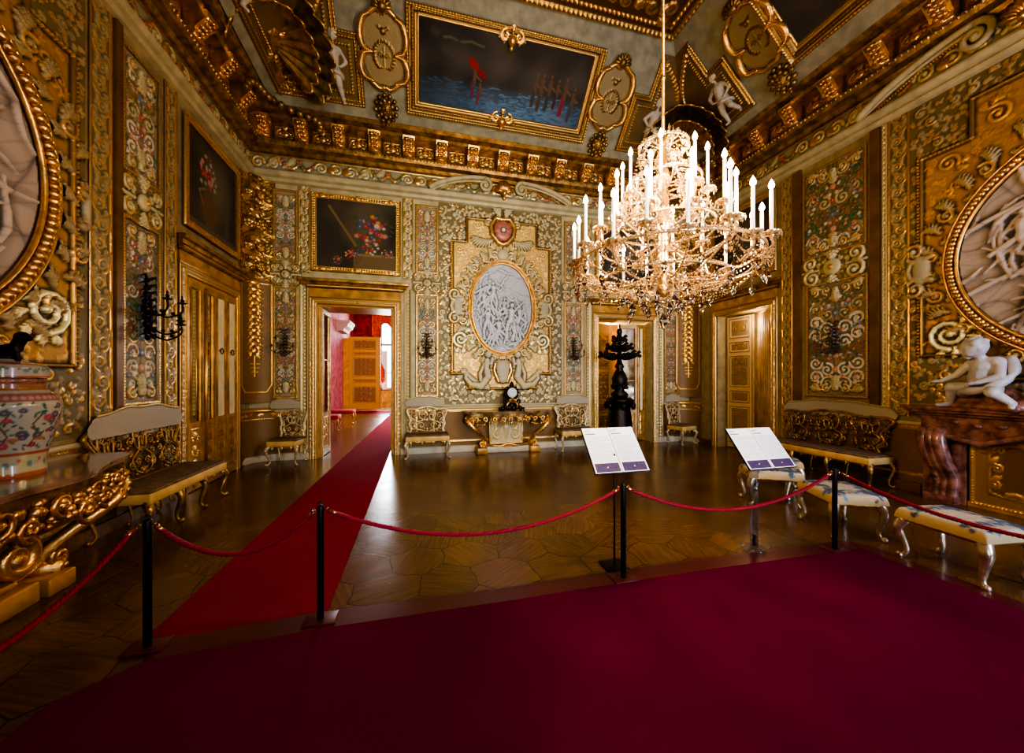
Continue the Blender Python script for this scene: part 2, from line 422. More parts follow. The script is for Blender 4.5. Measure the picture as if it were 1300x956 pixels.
    def marble(s, base, vein, seed=0, f=2.2):
        q = np.random.RandomState(seed); Z = np.zeros_like(s.X); wx = s.X*0; wy = s.X*0
        for k in range(5):
            a = q.rand()*6.28; ff = f*(1+k*.9)
            wx += np.sin((s.X*math.cos(a)+s.Y*math.sin(a))*ff+q.rand()*6)/(1+k); wy += np.sin((s.Y*math.cos(a)-s.X*math.sin(a))*ff+q.rand()*6)/(1+k)
        Z = np.abs(np.sin((s.X*1.2+s.Y*.7)*f+wx*1.5+wy)); Z2 = np.abs(np.sin((s.Y*1.3-s.X*.8)*f*1.6+wy*1.8))
        Z3 = np.abs(np.sin((s.X*.6-s.Y*1.7)*f*2.7+wx*2.2)); k = np.clip(np.exp(-Z*9)*.85+np.exp(-Z2*12)*.6+np.exp(-Z3*9)*.45, 0, 1)[..., None]
        s.C[..., :3] = np.array(base)*(1-k)+np.array(vein)*k; s.C[..., 3] = 0
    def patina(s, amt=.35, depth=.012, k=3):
        """relief shading painted into the colour: hollows darkened, raised parts lightened"""
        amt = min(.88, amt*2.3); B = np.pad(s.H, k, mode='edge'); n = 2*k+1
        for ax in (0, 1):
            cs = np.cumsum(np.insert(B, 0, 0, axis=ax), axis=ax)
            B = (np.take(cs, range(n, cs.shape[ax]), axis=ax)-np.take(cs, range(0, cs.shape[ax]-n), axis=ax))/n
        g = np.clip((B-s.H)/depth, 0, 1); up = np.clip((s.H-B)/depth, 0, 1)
        s.C[..., :3] *= (1-amt*g+.22*up)[..., None]  # painted shading: darker in hollows, lighter on ridges
    def figure(s, x, y, k, c, pose=0, flip=1, base=0.):
        """small nude relief figure, k = height"""
        def P(a, b): return (x+flip*a*k, y+b*k)
        arms = [((-.10, .78), (-.26, .66), (-.34, .84)), ((-.10, .78), (-.22, .60), (-.10, .48))][pose % 2]
        arm2 = [((.10, .78), (.24, .64), (.36, .60)), ((.10, .78), (.22, .92), (.36, 1.04))][(pose//2) % 2]
        lg = [((-.06, .50), (-.12, .26), (-.10, 0)), ((-.06, .50), (-.26, .34), (-.18, .08))][pose % 2]
        lg2 = [((.07, .50), (.14, .26), (.24, .02)), ((.07, .50), (.10, .25), (.06, 0))][(pose//2) % 2]
        s.line([P(0, .52), P(0, .62), P(.01, .76)], [.085*k, .068*k, .095*k], None, c, base)
        s.line([P(.01, .80), P(.02, .88)], .04*k, None, c, base); s.dome(*P(.03, .94), .058*k, .085*k, c, base)
        for A, w in ((arms, .032), (arm2, .032), (lg, .054), (lg2, .054)):
            s.line([P(*p) for p in A], [w*k, w*k*.85, w*k*.6], None, c, base+.01*k)
    def build(s, name, o, u, v, n, mat=None, parent=None, fn=None, wrap=False):
        o, u, v, n = (np.array(a, dtype=float) for a in (o, u, v, n))
        if fn is None:
            P = o+s.X[..., None]*u+s.Y[..., None]*v+s.H[..., None]*n
        else: P = fn(s.X, s.Y, s.H)
        nx, ny = s.nx, s.ny
        idx = np.arange(nx*ny).reshape(ny, nx)
        q = np.stack([idx[:-1, :-1], idx[:-1, 1:], idx[1:, 1:], idx[1:, :-1]], -1).reshape(-1, 4)
        if s.mask is not None:
            mk = s.mask; mm = (mk[:-1, :-1] & mk[:-1, 1:] & mk[1:, 1:] & mk[1:, :-1]).reshape(-1); q = q[mm]
            used = np.zeros(nx*ny, bool); used[q.reshape(-1)] = True
            rem = np.cumsum(used)-1; P = P.reshape(-1, 3)[used]; C = s.C.reshape(-1, 4)[used]; q = rem[q]
        else: P = P.reshape(-1, 3); C = s.C.reshape(-1, 4)
        if fn is None and np.dot(np.cross(u, v), n) < 0: q = q[:, ::-1]
        me = bpy.data.meshes.new(name)
        me.vertices.add(len(P)); me.vertices.foreach_set('co', P.astype(np.float32).ravel())
        me.loops.add(q.size); me.loops.foreach_set('vertex_index', q.astype(np.int32).ravel())
        me.polygons.add(len(q)); me.polygons.foreach_set('loop_start', np.arange(0, q.size, 4, dtype=np.int32))
        me.polygons.foreach_set('use_smooth', np.ones(len(q), bool))
        me.update(calc_edges=True); me.validate()
        ca = me.color_attributes.new('Col', 'FLOAT_COLOR', 'POINT'); C = C.copy(); C[:, :3] = np.clip(C[:, :3], 0, 1)
        ca.data.foreach_set('color', C.astype(np.float32).ravel())
        me.materials.append(mat or M['relief'])
        ob = bpy.data.objects.new(name, me); return link(ob, parent)

# room constants
XL, XR, YB, YR = -3.15, 6.85, 8.2, -2.8      # left, right, back and rear wall planes
ZM, ZC = 5.46, 8.12                          # white moulding, flat ceiling
# surface frames: (origin fn, u, v, n)
def W_back(x, z, off=.0): return ((x, YB-off, z), (1, 0, 0), (0, 0, 1), (0, -1, 0))
def W_left(y, z, off=.0): return ((XL+off, y, z), (0, 1, 0), (0, 0, 1), (1, 0, 0))
def W_right(y, z, off=.0): return ((XR-off, y, z), (0, -1, 0), (0, 0, 1), (-1, 0, 0))
def clear_mat():
    m = bpy.data.materials.new('clear plastic'); m.use_nodes = True; nt = m.node_tree; nt.nodes.clear()
    o = N(nt, 'ShaderNodeOutputMaterial'); mx = N(nt, 'ShaderNodeMixShader'); tr = N(nt, 'ShaderNodeBsdfTransparent'); gl = N(nt, 'ShaderNodeBsdfGlossy')
    tr.inputs['Color'].default_value = (.86, .87, .92, 1); gl.inputs['Roughness'].default_value = .05; lw = N(nt, 'ShaderNodeLayerWeight'); lw.inputs['Blend'].default_value = .25; mt = N(nt, 'ShaderNodeMath', operation='MULTIPLY'); mt.inputs[1].default_value = .35; nt.links.new(lw.outputs['Facing'], mt.inputs[0])
    nt.links.new(mt.outputs[0], mx.inputs[0]); nt.links.new(tr.outputs[0], mx.inputs[1]); nt.links.new(gl.outputs[0], mx.inputs[2]); nt.links.new(mx.outputs[0], o.inputs[0]); return m
M['acrylic'] = clear_mat()
# ------------------------------------------------------------ room shell
def sweep(name, prof, mat, parent=None, y0=YR, kind='structure', dent=None):
    m = MB(); k = len(prof)
    for d, z in prof:
        m.v += [(XL+d, y0+d, z), (XR-d, y0+d, z), (XR-d, YB-d, z), (XL+d, YB-d, z)]
    for i in range(k-1):
        for j in range(4):
            j2 = (j+1) % 4; m.f.append((i*4+j, i*4+j2, (i+1)*4+j2, (i+1)*4+j)); m.sm.append(False); m.mi.append(0)
    if dent:
        dd, z, sp, r, hh = dent
        for (ax, ay, bx, by) in ((XL+dd, YB-dd, XR-dd, YB-dd), (XL+dd, 0, XL+dd, YB-dd), (XR-dd, 0, XR-dd, YB-dd)):
            L = math.hypot(bx-ax, by-ay); n = int(L/sp)
            for i in range(n):
                t = (i+.5)/n; m.octa((ax+(bx-ax)*t, ay+(by-ay)*t, z), r, hh)
    o = m.build(name, mat, parent, recalc=False)
    if parent is None: tag(o, None, None, None, kind)
    return o
def boxobj(name, x0, x1, y0, y1, z0, z1, mat, kind='structure', parent=None):
    m = MB(); m.box(x0, x1, y0, y1, z0, z1); o = m.build(name, mat, parent)
    if kind: o['kind'] = kind
    return o
D1 = (-1.95, -.48, 3.1); D2 = (4.25, 5.75, 3.06); D3 = (5.87, 7.25, 3.06)     # openings
TH = .8
m = MB(); m.box(-6, 9, -3.6, 23, -.1, 0); fl = m.build('floor', M['floor']); fl['kind'] = 'structure'
m = MB()
for x0, x1, z0, z1 in ((XL-.3, D1[0], 0, 9), (D1[0], D1[1], D1[2], 9), (D1[1], D2[0], 0, 9), (D2[0], D2[1], D2[2], 9), (D2[1], XR+.3, 0, 9)):
    m.box(x0, x1, YB, YB+TH, z0, z1)
o = m.build('wall_back', M['paint_cream']); o['kind'] = 'structure'
m = MB(); m.box(XL-.3, XL, YR-.3, YB, 0, 9); M['cream_side_lit'] = simple('cream side wall with painted warm light', (.33, .25, .12), .45, .05, bump=.2, vary=.2); o = m.build('wall_left', M['cream_side_lit']); o['kind'] = 'structure'  # same cream paint, with the chandelier's warm light put into its colour
m = MB()
m.box(XR, XR+.6, YR-.3, D3[0], 0, 9); m.box(XR, XR+.6, D3[0], D3[1], D3[2], 9); m.box(XR, XR+.6, D3[1], YB, 0, 9)
o = m.build('wall_right', M['cream_side_lit']); o['kind'] = 'structure'
m = MB()   # rear wall with two tall window openings
for x0, x1, z0, z1 in ((XL, .2, 0, 9), (.2, 1.8, 0, .6), (.2, 1.8, 4.2, 9), (1.8, 4.6, 0, 9), (4.6, 6.2, 0, .6), (4.6, 6.2, 4.2, 9), (6.2, XR, 0, 9)):
    m.box(x0, x1, YR-.3, YR, z0, z1)
o = m.build('wall_rear', M['silk']); o['kind'] = 'structure'
for i, x in enumerate((1.0, 5.4)):
    t = empty('window_%d' % (i+1), (x, YR-.15, .6), kind='structure')
    m = MB(); m.box(-.8, -.72, -.05, .05, 0, 3.6); m.box(.72, .8, -.05, .05, 0, 3.6); m.box(-.03, .03, -.05, .05, 0, 3.6)
    for z in (0, 1.2, 2.4, 3.52): m.box(-.8, .8, -.05, .05, z, z+.07)
    m.build('window_frame', M['white_wood'], t)
# ceiling: flat coffer field plus the four sloping coves
d0, d1_, zc0 = .60, 2.10, 6.62
m = MB(); m.box(XL-.3, XR+.6, YR-.3, YB+.2, 9, 9.1)
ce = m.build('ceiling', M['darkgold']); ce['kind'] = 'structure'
cove = MB()
for (d, z) in ((d0, zc0), (d1_, ZC)):
    cove.v += [(XL+d, YR+d, z), (XR-d, YR+d, z), (XR-d, YB-d, z), (XL+d, YB-d, z)]
for j in range(4): cove.f.append((j, (j+1) % 4, 4+(j+1) % 4, 4+j)); cove.sm.append(False); cove.mi.append(0)
cove.f.append((4, 5, 6, 7)); cove.sm.append(False); cove.mi.append(0)
M['cove'] = simple('pale painted cove plaster', (.27, .25, .165), .55, 0, vary=.2)
cove.build('cove', M['cove'], ce, recalc=False)

# white moulding, architrave, cornice, corbel frieze, crown  (three trims running round the room)
sweep('trim_1', [(0, ZM-.02), (.07, ZM), (.09, ZM+.05), (.05, ZM+.07), (.11, ZM+.10), (.14, ZM+.15), (.14, ZM+.18), (.03, ZM+.2), (0, ZM+.2)], M['paint_cream'])
sweep('trim_2', [(0, 6.0), (.06, 6.02), (.10, 6.07), (.20, 6.10), (.24, 6.16), (.24, 6.19), (.12, 6.20)], M['antique'], dent=(.235, 6.165, .07, .022, .03))
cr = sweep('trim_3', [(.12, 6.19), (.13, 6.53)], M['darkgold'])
sweep('crown_moulding', [(.13, 6.50), (.36, 6.52), (.40, 6.56), (.52, 6.58), (.58, 6.64), (.60, 6.68), (.62, 6.70), (.60, 6.72), (.5, 6.70)], M['antique'], cr, dent=(.60, 6.675, .075, .026, .03))
def corbel_mesh():
    m = MB(); w = .115
    prof = [(0, .34), (.30, .34), (.33, .31), (.30, .24), (.22, .16), (.16, .08), (.17, .03), (.13, -.01), (.06, -.02), (0, -.02)]
    m.prism(prof, -w, w, 'yz'); 
    m.lathe([(.001, -.1), (.05, -.1), (.05, .1), (.001, .1)], (0, .27, .27), 10, 'x'); m.lathe([(.001, -.1), (.035, -.1), (.035, .1), (.001, .1)], (0, .13, .02), 8, 'x')
    for k in range(5):     # acanthus leaf down the front
        t = k/4; y = .31-.17*t; z = .25-.22*t
        for sx in (-1, 1): m.ball((sx*.045, y, z), .038, 6, 4, (1, .8, 1))
        m.ball((0, y+.015, z), .03, 6, 4)
    return m
cm = corbel_mesh(); c0 = cm.build('corbel', M['gold'], cr)
def rosette_panel():
    r = R(.40, .30, .0125, DGOLD); r.sym = True
    r.line([(.17, .03), (.17, .27), (0, .27)], .014, .012, AGOLD); r.line([(0, .03), (.17, .03)], .014, .012, AGOLD)
    r.spiral(.085, .15, .07, 1.3, 1.57, -1, .018, GOLD); r.flower(0, .15, .055, GOLD, GOLD, 6); r.leaf(0, .2, 1.57, .07, .05, GOLD)
    r.leaf(.03, .08, .2, .1, .035, AGOLD)
    return r
rp = rosette_panel().build('rosette_panel', (0, 0, 0), (1, 0, 0), (0, 0, 1), (0, 1, 0), parent=cr)
first = True
SP = .662
runs = [('b', XL+.33, XR-.2), ('l', .9, YB-.3), ('r', .9, YB-.3)]
for side, a, b in runs:
    n = int((b-a)/SP)
    for i in range(n+1):
        u = a+i*SP
        for src, du in ((c0, 0), (rp, SP/2)):
            if i == n and du: continue
            if first or (src is rp and src.location.z == 0): c = src
            else: c = src.copy(); col.objects.link(c); c.parent = cr
            first = False
            z = 6.20 if src is c0 else 6.21; off = .125 if src is c0 else .145
            if side == 'b': c.location = (u+du, YB-off, z); c.rotation_euler = (0, 0, PI)
            if side == 'l': c.location = (XL+off, b-(u+du-a), z); c.rotation_euler = (0, 0, -PI/2)
            if side == 'r': c.location = (XR-off, b-(u+du-a), z); c.rotation_euler = (0, 0, PI/2)
# skirting
sk = MB()
for x0, x1 in ((XL, D1[0]-.14), (D1[1]+.14, D2[0]-.14), (D2[1]+.14, XR)):
    sk.box(x0, x1, YB-.05, YB, 0, .13)
o = sk.build('baseboard_back', M['white_wood']); o['kind'] = 'structure'
sk = MB(); sk.box(XL, XL+.05, YR, 5.95, 0, .13); sk.box(XL, XL+.05, 7.75, YB, 0, .13); o = sk.build('baseboard_left', M['silk']); o['kind'] = 'structure'
sk = MB(); sk.box(XR-.05, XR, YR, .3, 0, .13); sk.box(XR-.05, XR, 3.6, 5.66, 0, .13); sk.box(XR-.05, XR, 7.45, YB, 0, .13); o = sk.build('baseboard_right', M['silk']); o['kind'] = 'structure'

# ------------------------------------------------------------ wall ornament generators
def rrect(w, h, m): return [(-w/2+m, m), (w/2-m, m), (w/2-m, h-m), (-w/2+m, h-m), (-w/2+m, m)]
def nosym_line(r, pts, *a, **k):
    s = r.sym; r.sym = False; r.line(pts, *a, **k); r.sym = s
def nosym_beads(r, pts, *a, **k):
    s = r.sym; r.sym = False; r.beads(pts, *a, **k); r.sym = s
def tapestry_field(w, h, seed, ground=TAPG, res=.0115, main=ROSE):
    r = R(w, h, res, ground); r.sym = True; q = random.Random(seed); r.mottle(.18, seed, 8)
    cols = [ROSE, PINK, BLUE, GREEN, TERRA, GREEN, IVORY]
    y = .1*h
    while y < h*.93:
        s_ = min(.14, w*(.16+.08*q.random())); c = q.choice([IVORY, CREAM, CREAMD, GREEN, IVORY, TERRA])
        for xx in ((.24,) if w < .6 else (.15, .36)): r.spiral(w*xx, y+(xx > .3)*s_*.8, s_*(.9 if w < .6 else .8), 1.4, q.choice((0, 1.57, 3.1)), q.choice((-1, 1)), s_*.15, c, AGOLD if q.random() < .4 else None)
        for _ in range(5 if w < .6 else 14):
            r.leaf(w*(.05+.38*q.random()), y+s_*(q.random()-.5)*2, q.random()*6.28, s_*.8, s_*.2, q.choice([GREEN, GREEN, TERRA, CREAMD]), curl=q.choice((-1.2, 1.2)))
        for _ in range(4 if w < .6 else 9):
            r.flower(w*(.06+.38*q.random()), y+s_*(q.random()-.5)*2.2, min(.034, w*(.035+.03*q.random())), q.choice([main, PINK, BLUE, CREAMD, IVORY, main]), q.choice([IVORY, FIELD2]))
        r.flower(0, y, min(.05, w*.085), q.choice([main, BLUE, PINK]), FIELD2, 6)
        r.line([(0, y), (0, y+s_*1.3)], min(.012, w*.025), None, q.choice([GREEN, TERRA, CREAMD]))
        y += s_*1.7
    for _ in range(int(w*h*90)): r.dome((q.random())*w*.45, q.random()*h, min(.011, w*.014+.004), .005, q.choice(cols))
    return r
def rope_frame(r, w, h, mg, rad, c=GOLD, sp=None):
    r2 = rrect(w, h, mg); nosym_beads(r, r2, sp or rad*1.7, rad, c)
def tapestry_panel(F, c, z0, z1, w, seed, label, group=None, ground=TAPG, main=ROSE, crest=True, bw=.055, res=.0115):
    """framed tapestry: gilt rope frame + woven field"""
    O, u, v, n = F(c, z0, .015); t = empty('tapestry_panel', (0, 0, 0), 0, label, 'wall panel', group)
    h = z1-z0
    r = tapestry_field(w-bw, h-bw, seed, ground, res, main); r.H *= .6
    if crest:
        for yy, d in ((.05, 1), (h-bw-.05, -1)):
            wc = min(w, .55); r.spiral(wc*.26, yy+d*.06, wc*.13, 1.2, d*1.57, -d, wc*.032, CREAM, GOLD, .01); r.flower(0, yy+d*.07, wc*.09, CREAM, AGOLD, 7, .01)
            if w > .6: r.spiral(w*.36, yy+d*.06, .07, 1.3, d*1.57, d, .016, CREAM, GOLD, .01); r.leaf(.2, yy+d*.03, .2, .2, .05, CREAM, GOLD, .01)
            r.leaf(0, yy, d*1.57, min(.25, w*.5), min(.07, w*.14), CREAM, GOLD, .01)
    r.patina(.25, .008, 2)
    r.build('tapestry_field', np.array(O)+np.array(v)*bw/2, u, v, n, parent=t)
    f = R(w+.02, h+.02, .0115, BROWN); f.mask = (np.abs(f.X) > w/2-bw*.85) | (f.Y < bw*.95) | (f.Y > h+.02-bw*.95)
    f.H[:] = .012; rope_frame(f, w+.02, h+.02, .022, .019, GOLD); rope_frame(f, w+.02, h+.02, .05, .010, AGOLD, .012)
    f.build('gilt_frame', np.array(O)+np.array(n)*.012-np.array(v)*.01, u, v, n, parent=t)
    return t
def carved_strip(F, c, z0, z1, w, seed, label, group=None, c1=CREAM, g=CREAMD, edge=GOLD, frame=True, name='carved_strip', res=.0115):
    h = z1-z0; r = R(w, h, res, g); q = random.Random(seed); y = .0; d = 1
    while y < h:
        s_ = w*.30
        r.spiral(d*w*.08, y+w*.35, s_, 1.5, -1.57, d, w*.06, c1, edge)
        r.leaf(d*w*.3, y+w*.2, 1.57+d*.4, w*.6, w*.2, c1, edge if q.random() < .5 else None, curl=-d*1.2)
        r.leaf(-d*w*.3, y+w*.3, 1.57-d*.9, w*.5, w*.17, c1, None, curl=d*1.2); r.flower(-d*w*.25, y+w*.15, w*.11, c1, edge, 5)
        y += w*.72; d = -d
    if frame:
        for sx in (-1, 1): r.line([(sx*(w/2-.012), 0), (sx*(w/2-.012), h)], .013, .02, edge)
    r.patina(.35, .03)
    O, u, v, n = F(c, z0, .014); o = r.build(name, O, u, v, n)
    return tag(o, label, 'carved trim', group)
def bead_strip(F, c, z0, z1, w, label, group=None):
    h = z1-z0; r = R(w, h, .0105, (.40, .34, .17, .1)); n_ = int(h/.075)
    for i in range(n_): r.dome(0, (i+.5)*h/n_, .020, .02, (.95, .85, .5, .8))
    for sx in (-1, 1):
        r.line([(sx*(w/2-.014), 0), (sx*(w/2-.014), h)], .014, .02, CREAM); r.line([(sx*w*.27, 0), (sx*w*.27, h)], .010, .010, AGOLD)
    O, u, v, n = F(c, z0, .014); return tag(r.build('beaded_pilaster', O, u, v, n), label, 'pilaster', group)
def dado_panel(F, c, w, label, group=None, z0=.14, z1=1.0):
    h = z1-z0; r = R(w, h, .0125, BROWN); r.sym = w > .3; r.mottle(.12, 3, 5)
    if w > .5:
        for mg, rad in ((.09, .008), (.11, .006)):
            nosym_line(r, rrect(w, h, mg), rad, rad, GOLD)
        for (x, y) in ((w/2-.1, .1), (w/2-.1, h-.1)): r.spiral(x-.02, y, .05, 1.2, 0, 1, .013, GOLD); r.leaf(x, y, 3.1, .12, .03, GOLD)
        r.leaf(0, .07, 1.57, .08, .05, GOLD); r.leaf(0, h-.07, -1.57, .08, .05, GOLD)
    nosym_line(r, [(-w/2, h-.03), (w/2, h-.03)], .028, .02, CREAM); nosym_beads(r, [(-w/2, h-.07), (w/2, h-.07)], .03, .01, GOLD)
    O, u, v, n = F(c, z0, .012); return tag(r.build('dado', O, u, v, n), label, 'wall panel', group)
def scroll_bracket(F, c, z, w, h, label, group=None, head=False):
    """carved cream cartouche between the two tapestries of a pier"""
    r = R(w, h, .0105, CREAMD); r.sym = True
    r.mask = (r.X/(w*.5))**2*.9+((r.Y-h/2)/(h*.5))**4 < 1
    r.H[:] = .004
    r.fill(lambda x, y: abs(x) < w*.46 and .04 < y < h-.04, 26, .03, .09, CREAM, GOLD, 5, .3)
    r.spiral(w*.30, h*.28, w*.13, 1.5, 1.57, -1, w*.032, CREAM, GOLD, .01); r.spiral(w*.32, h*.74, w*.11, 1.4, -1.57, 1, w*.03, CREAM, GOLD, .01)
    r.dome(0, h*.5, w*.13, .05, CREAM, .01); r.dome(0, h*.5, w*.04, .03, GOLD, .05)
    r.leaf(0, h*.62, 1.57, h*.35, w*.14, CREAM, GOLD, .01); r.leaf(0, h*.38, -1.57, h*.35, w*.12, CREAM, GOLD, .01)
    r.line([(w*.45, h*.5), (w*.2, h*.5)], .02, None, CREAM, .01); r.patina(.35)
    O, u, v, n = F(c, z, .03); return tag(r.build('scroll_cartouche', O, u, v, n), label, 'carved ornament', group)
# ------------------------------------------------------------ door cases
def door_case(name, F, x0, x1, ztop, off=.0):
    """gilded architrave, flat gold frieze and cornice round an opening (structure)"""
    t = empty(name, (0, 0, 0), kind='structure'); bw = .15; c = (x0+x1)/2; w = x1-x0+2*bw; h = ztop+bw
    r = R(w, h, .0115, (.58, .36, .12, .6)); r.sym = True
    r.mask = (np.abs(r.X) > (x1-x0)/2) | (r.Y > ztop)
    inner = [((x1-x0)/2+.025, 0), ((x1-x0)/2+.025, ztop+.025), (0, ztop+.025)]
    r.line(inner, .02, .025, GOLD)
    mid = [((x1-x0)/2+.075, 0), ((x1-x0)/2+.075, ztop+.075), (0, ztop+.075)]
    r.beads(mid, .03, .02, (.75, .55, .28, .7), .022, .008)
    q = random.Random(5)
    y = .0
    while y < ztop: r.leaf((x1-x0)/2+.08, y, 1.57, .07, .03, (.78, .6, .34, .5), None, .012, curl=q.choice((-.6, .6))); y += .08
    out = [((x1-x0)/2+.135, 0), ((x1-x0)/2+.135, ztop+.135), (0, ztop+.135)]
    r.line(out, .014, .02, AGOLD); r.H += .03
    O, u, v, n = F(c, 0, .012); r.build('architrave', O, u, v, n, parent=t)
    O, u, v, n = (np.array(a, float) for a in F(c, 0, .0))
    def bar(nm, mat, prof, hw):
        m = MB(); n_ = len(prof)
        for sx in (-1, 1):
            for d, z in prof: m.v.append(tuple(O+u*sx*(hw+d*.9)+n*d+v*z))
        m.f += [(i, i+1, n_+i+1, n_+i) for i in range(n_-1)]+[tuple(range(n_)), tuple(range(2*n_-1, n_-1, -1))]
        m.sm += [False]*(n_+1); m.mi += [0]*(n_+1); m.build(nm, mat, t)
    hw = w/2
    bar('frieze', M['gold_wood'], [(0, h), (.04, h), (.045, h+.02), (.04, h+.17), (0, h+.17)], hw-.04)
    bar('cornice', M['antique'], [(0, h+.17), (.06, h+.18), (.09, h+.22), (.13, h+.23), (.15, h+.27), (.19, h+.29), (.20, h+.33), (.12, h+.36), (0, h+.38)], hw)
    r = R(w+.1, .05, .0115, AGOLD); r.beads([(-w/2, .025), (w/2, .025)], .035, .018, GOLD)
    O2 = O+v*(h+.185)+n*.1; r.build('egg_moulding', O2, u, v, n, parent=t)
    return t
d1 = door_case('door_1', W_back, D1[0], D1[1], D1[2])
d2 = door_case('door_2', W_back, D2[0], D2[1], D2[2])
d3 = door_case('door_3', W_right, 0, 0, 3.06) if False else None
def W_right2(y, z, off=.0): return W_right(y, z, off)
d3 = door_case('door_3', W_right2, D3[0], D3[1], D3[2])
DL = (6.10, 7.56, 3.04)
d4 = door_case('door_4', W_left, DL[0], DL[1], DL[2])

# ------------------------------------------------------------ overdoor flower paintings
def bouquet(r, x, y, s, seed, cols=None):
    q = random.Random(seed)
    for _ in range(26):
        a = q.random()*6.28; d = s*q.random()**.6; r.paint(x+math.cos(a)*d, y+math.sin(a)*d, s*.16, s*.07, (.05, .08, .03, 0), .8, q.random()*3)
    cols = cols or [(.50, .04, .04, 0), (.50, .18, .18, 0), (.60, .22, .03, 0), (.55, .47, .38, 0), (.05, .10, .24, 0), (.42, .04, .10, 0), (.22, .03, .07, 0)]
    for _ in range(34):
        a = q.random()*6.28; d = s*.85*q.random()**.7; c = q.choice(cols); rr = s*(.10+.08*q.random())
        X, Y = x+math.cos(a)*d, y+math.sin(a)*d
        r.paint(X, Y, rr, rr*.85, tuple(v*.5 for v in c[:3])+(0,), .9)
        for k in range(5): r.paint(X+rr*.45*math.cos(k*1.26), Y+rr*.45*math.sin(k*1.26), rr*.42, rr*.35, c, .8)
        r.paint(X, Y, rr*.25, rr*.25, (.6, .45, .1, 0), .6)
def overdoor(F, c, z0, z1, w, seed, label, kind=0):
    t = empty('overdoor_painting', (0, 0, 0), 0, label, 'painting'); h = z1-z0; O, u, v, n = (np.array(a, float) for a in F(c, z0, .02))
    bw = .11; r = R(w-2*bw+.02, h-2*bw+.02, .0095, (.055, .042, .025, 0)); W_, H_ = r.w, r.h
    r.mottle(.4, seed, 4)
    r.C[..., :3] += (np.clip(1-((r.X-.1*W_)**2/(W_*.35)**2+(r.Y-H_*.6)**2/(H_*.45)**2), 0, 1)[..., None]*np.array([.07, .055, .028]))
    if kind == 0:
        r.rect(-W_*.05, W_*.5, 0, H_*.2, (.16, .11, .05, 0)); r.rect(W_*.0, W_*.5, H_*.2, H_*.23, (.22, .16, .08, 0))
        r.line([(-W_*.35, H_*.9), (-W_*.02, H_*.35)], .025, .001, (.20, .13, .05, 0))
        bouquet(r, W_*.18, H_*.60, H_*.30, seed); bouquet(r, W_*.16, H_*.36, H_*.17, seed+1); bouquet(r, -W_*.05, H_*.2, H_*.13, seed+2); bouquet(r, W_*.38, H_*.25, H_*.1, seed+3); bouquet(r, -W_*.25, H_*.12, H_*.08, seed+5)
    elif kind == 1:
        for k in range(14): a = k/13; r.paint(-W_*.08, H_*(.1+.35*a), W_*(.08+.13*math.sin(PI*a)), H_*.05, (.13, .08, .03, 0), .8)
        r.line([(-W_*.2, H_*.3), (-W_*.28, H_*.42), (-W_*.17, H_*.48)], .02, .001, (.2, .13, .05, 0))
        bouquet(r, -W_*.1, H_*.66, H_*.24, seed, [(.48, .06, .06, 0), (.50, .20, .20, 0), (.36, .3, .24, 0), (.3, .03, .06, 0)]); r.rect(-W_*.5, W_*.5, 0, H_*.08, (.12, .09, .05, 0))
        for k in range(7): r.paint(W_*.3, H_*(.15+.07*k), W_*.07, H_*.04, (.10, .09, .05, 0), .7, .4)
    else:
        bouquet(r, 0, H_*.5, H_*.3, seed, [(.14, .09, .06, 0), (.12, .12, .09, 0), (.2, .15, .11, 0)])
    r.H[:] = 0
    r.build('canvas', O+v*(bw-.01)+n*.01, u, v, n, M['canvas'], t)
    f = R(w, h, .0105, AGOLD); f.sym = True
    f.mask = (np.abs(f.X) > w/2-bw) | (f.Y < bw) | (f.Y > h-bw)
    f.H[:] = .02
    nosym_line(f, rrect(w, h, .02), .018, .03, GOLD, .02); nosym_line(f, rrect(w, h, bw-.015), .014, .02, GOLD, .02)
    p = rrect(w, h, .062); nosym_beads(f, p, .05, .024, (.62, .40, .13, .85), .025, .02)
    f.build('frame', O+n*.012, u, v, n, parent=t)
    g = R(.42, .22, .0105, AGOLD); g.sym = True
    g.flower(0, .11, .06, GOLD, GOLD, 7); g.spiral(.10, .11, .06, 1.3, 3.1, 1, .02, GOLD); g.leaf(0, .11, 0, .18, .05, GOLD); g.line([(0, .11), (.17, .11)], .02, None, AGOLD)
    g.mask = g.H > .004
    for zz in (h-.16, -.05):
        for xx in (-w/2+.2, 0, w/2-.2): g.build('leaf_clasp', O+n*.035+v*zz+u*xx, u, v, n, parent=t)
    return t
overdoor(W_back, -1.2, 3.76, 5.34, 1.72, 11, 'flower painting with bouquet on a stone ledge above the red-carpeted doorway', 0)
overdoor(W_back, 5.0, 3.72, 5.34, 1.70, 23, 'dim overdoor painting behind the lit chandelier', 2)
overdoor(W_left, 6.83, 3.72, 5.30, 1.62, 31, 'flower painting of pink blooms in a dark urn above the mirrored left doors', 1)
overdoor(W_right, 6.56, 3.72, 5.34, 1.66, 41, 'dark overdoor painting above the open panelled door on the right wall', 2)

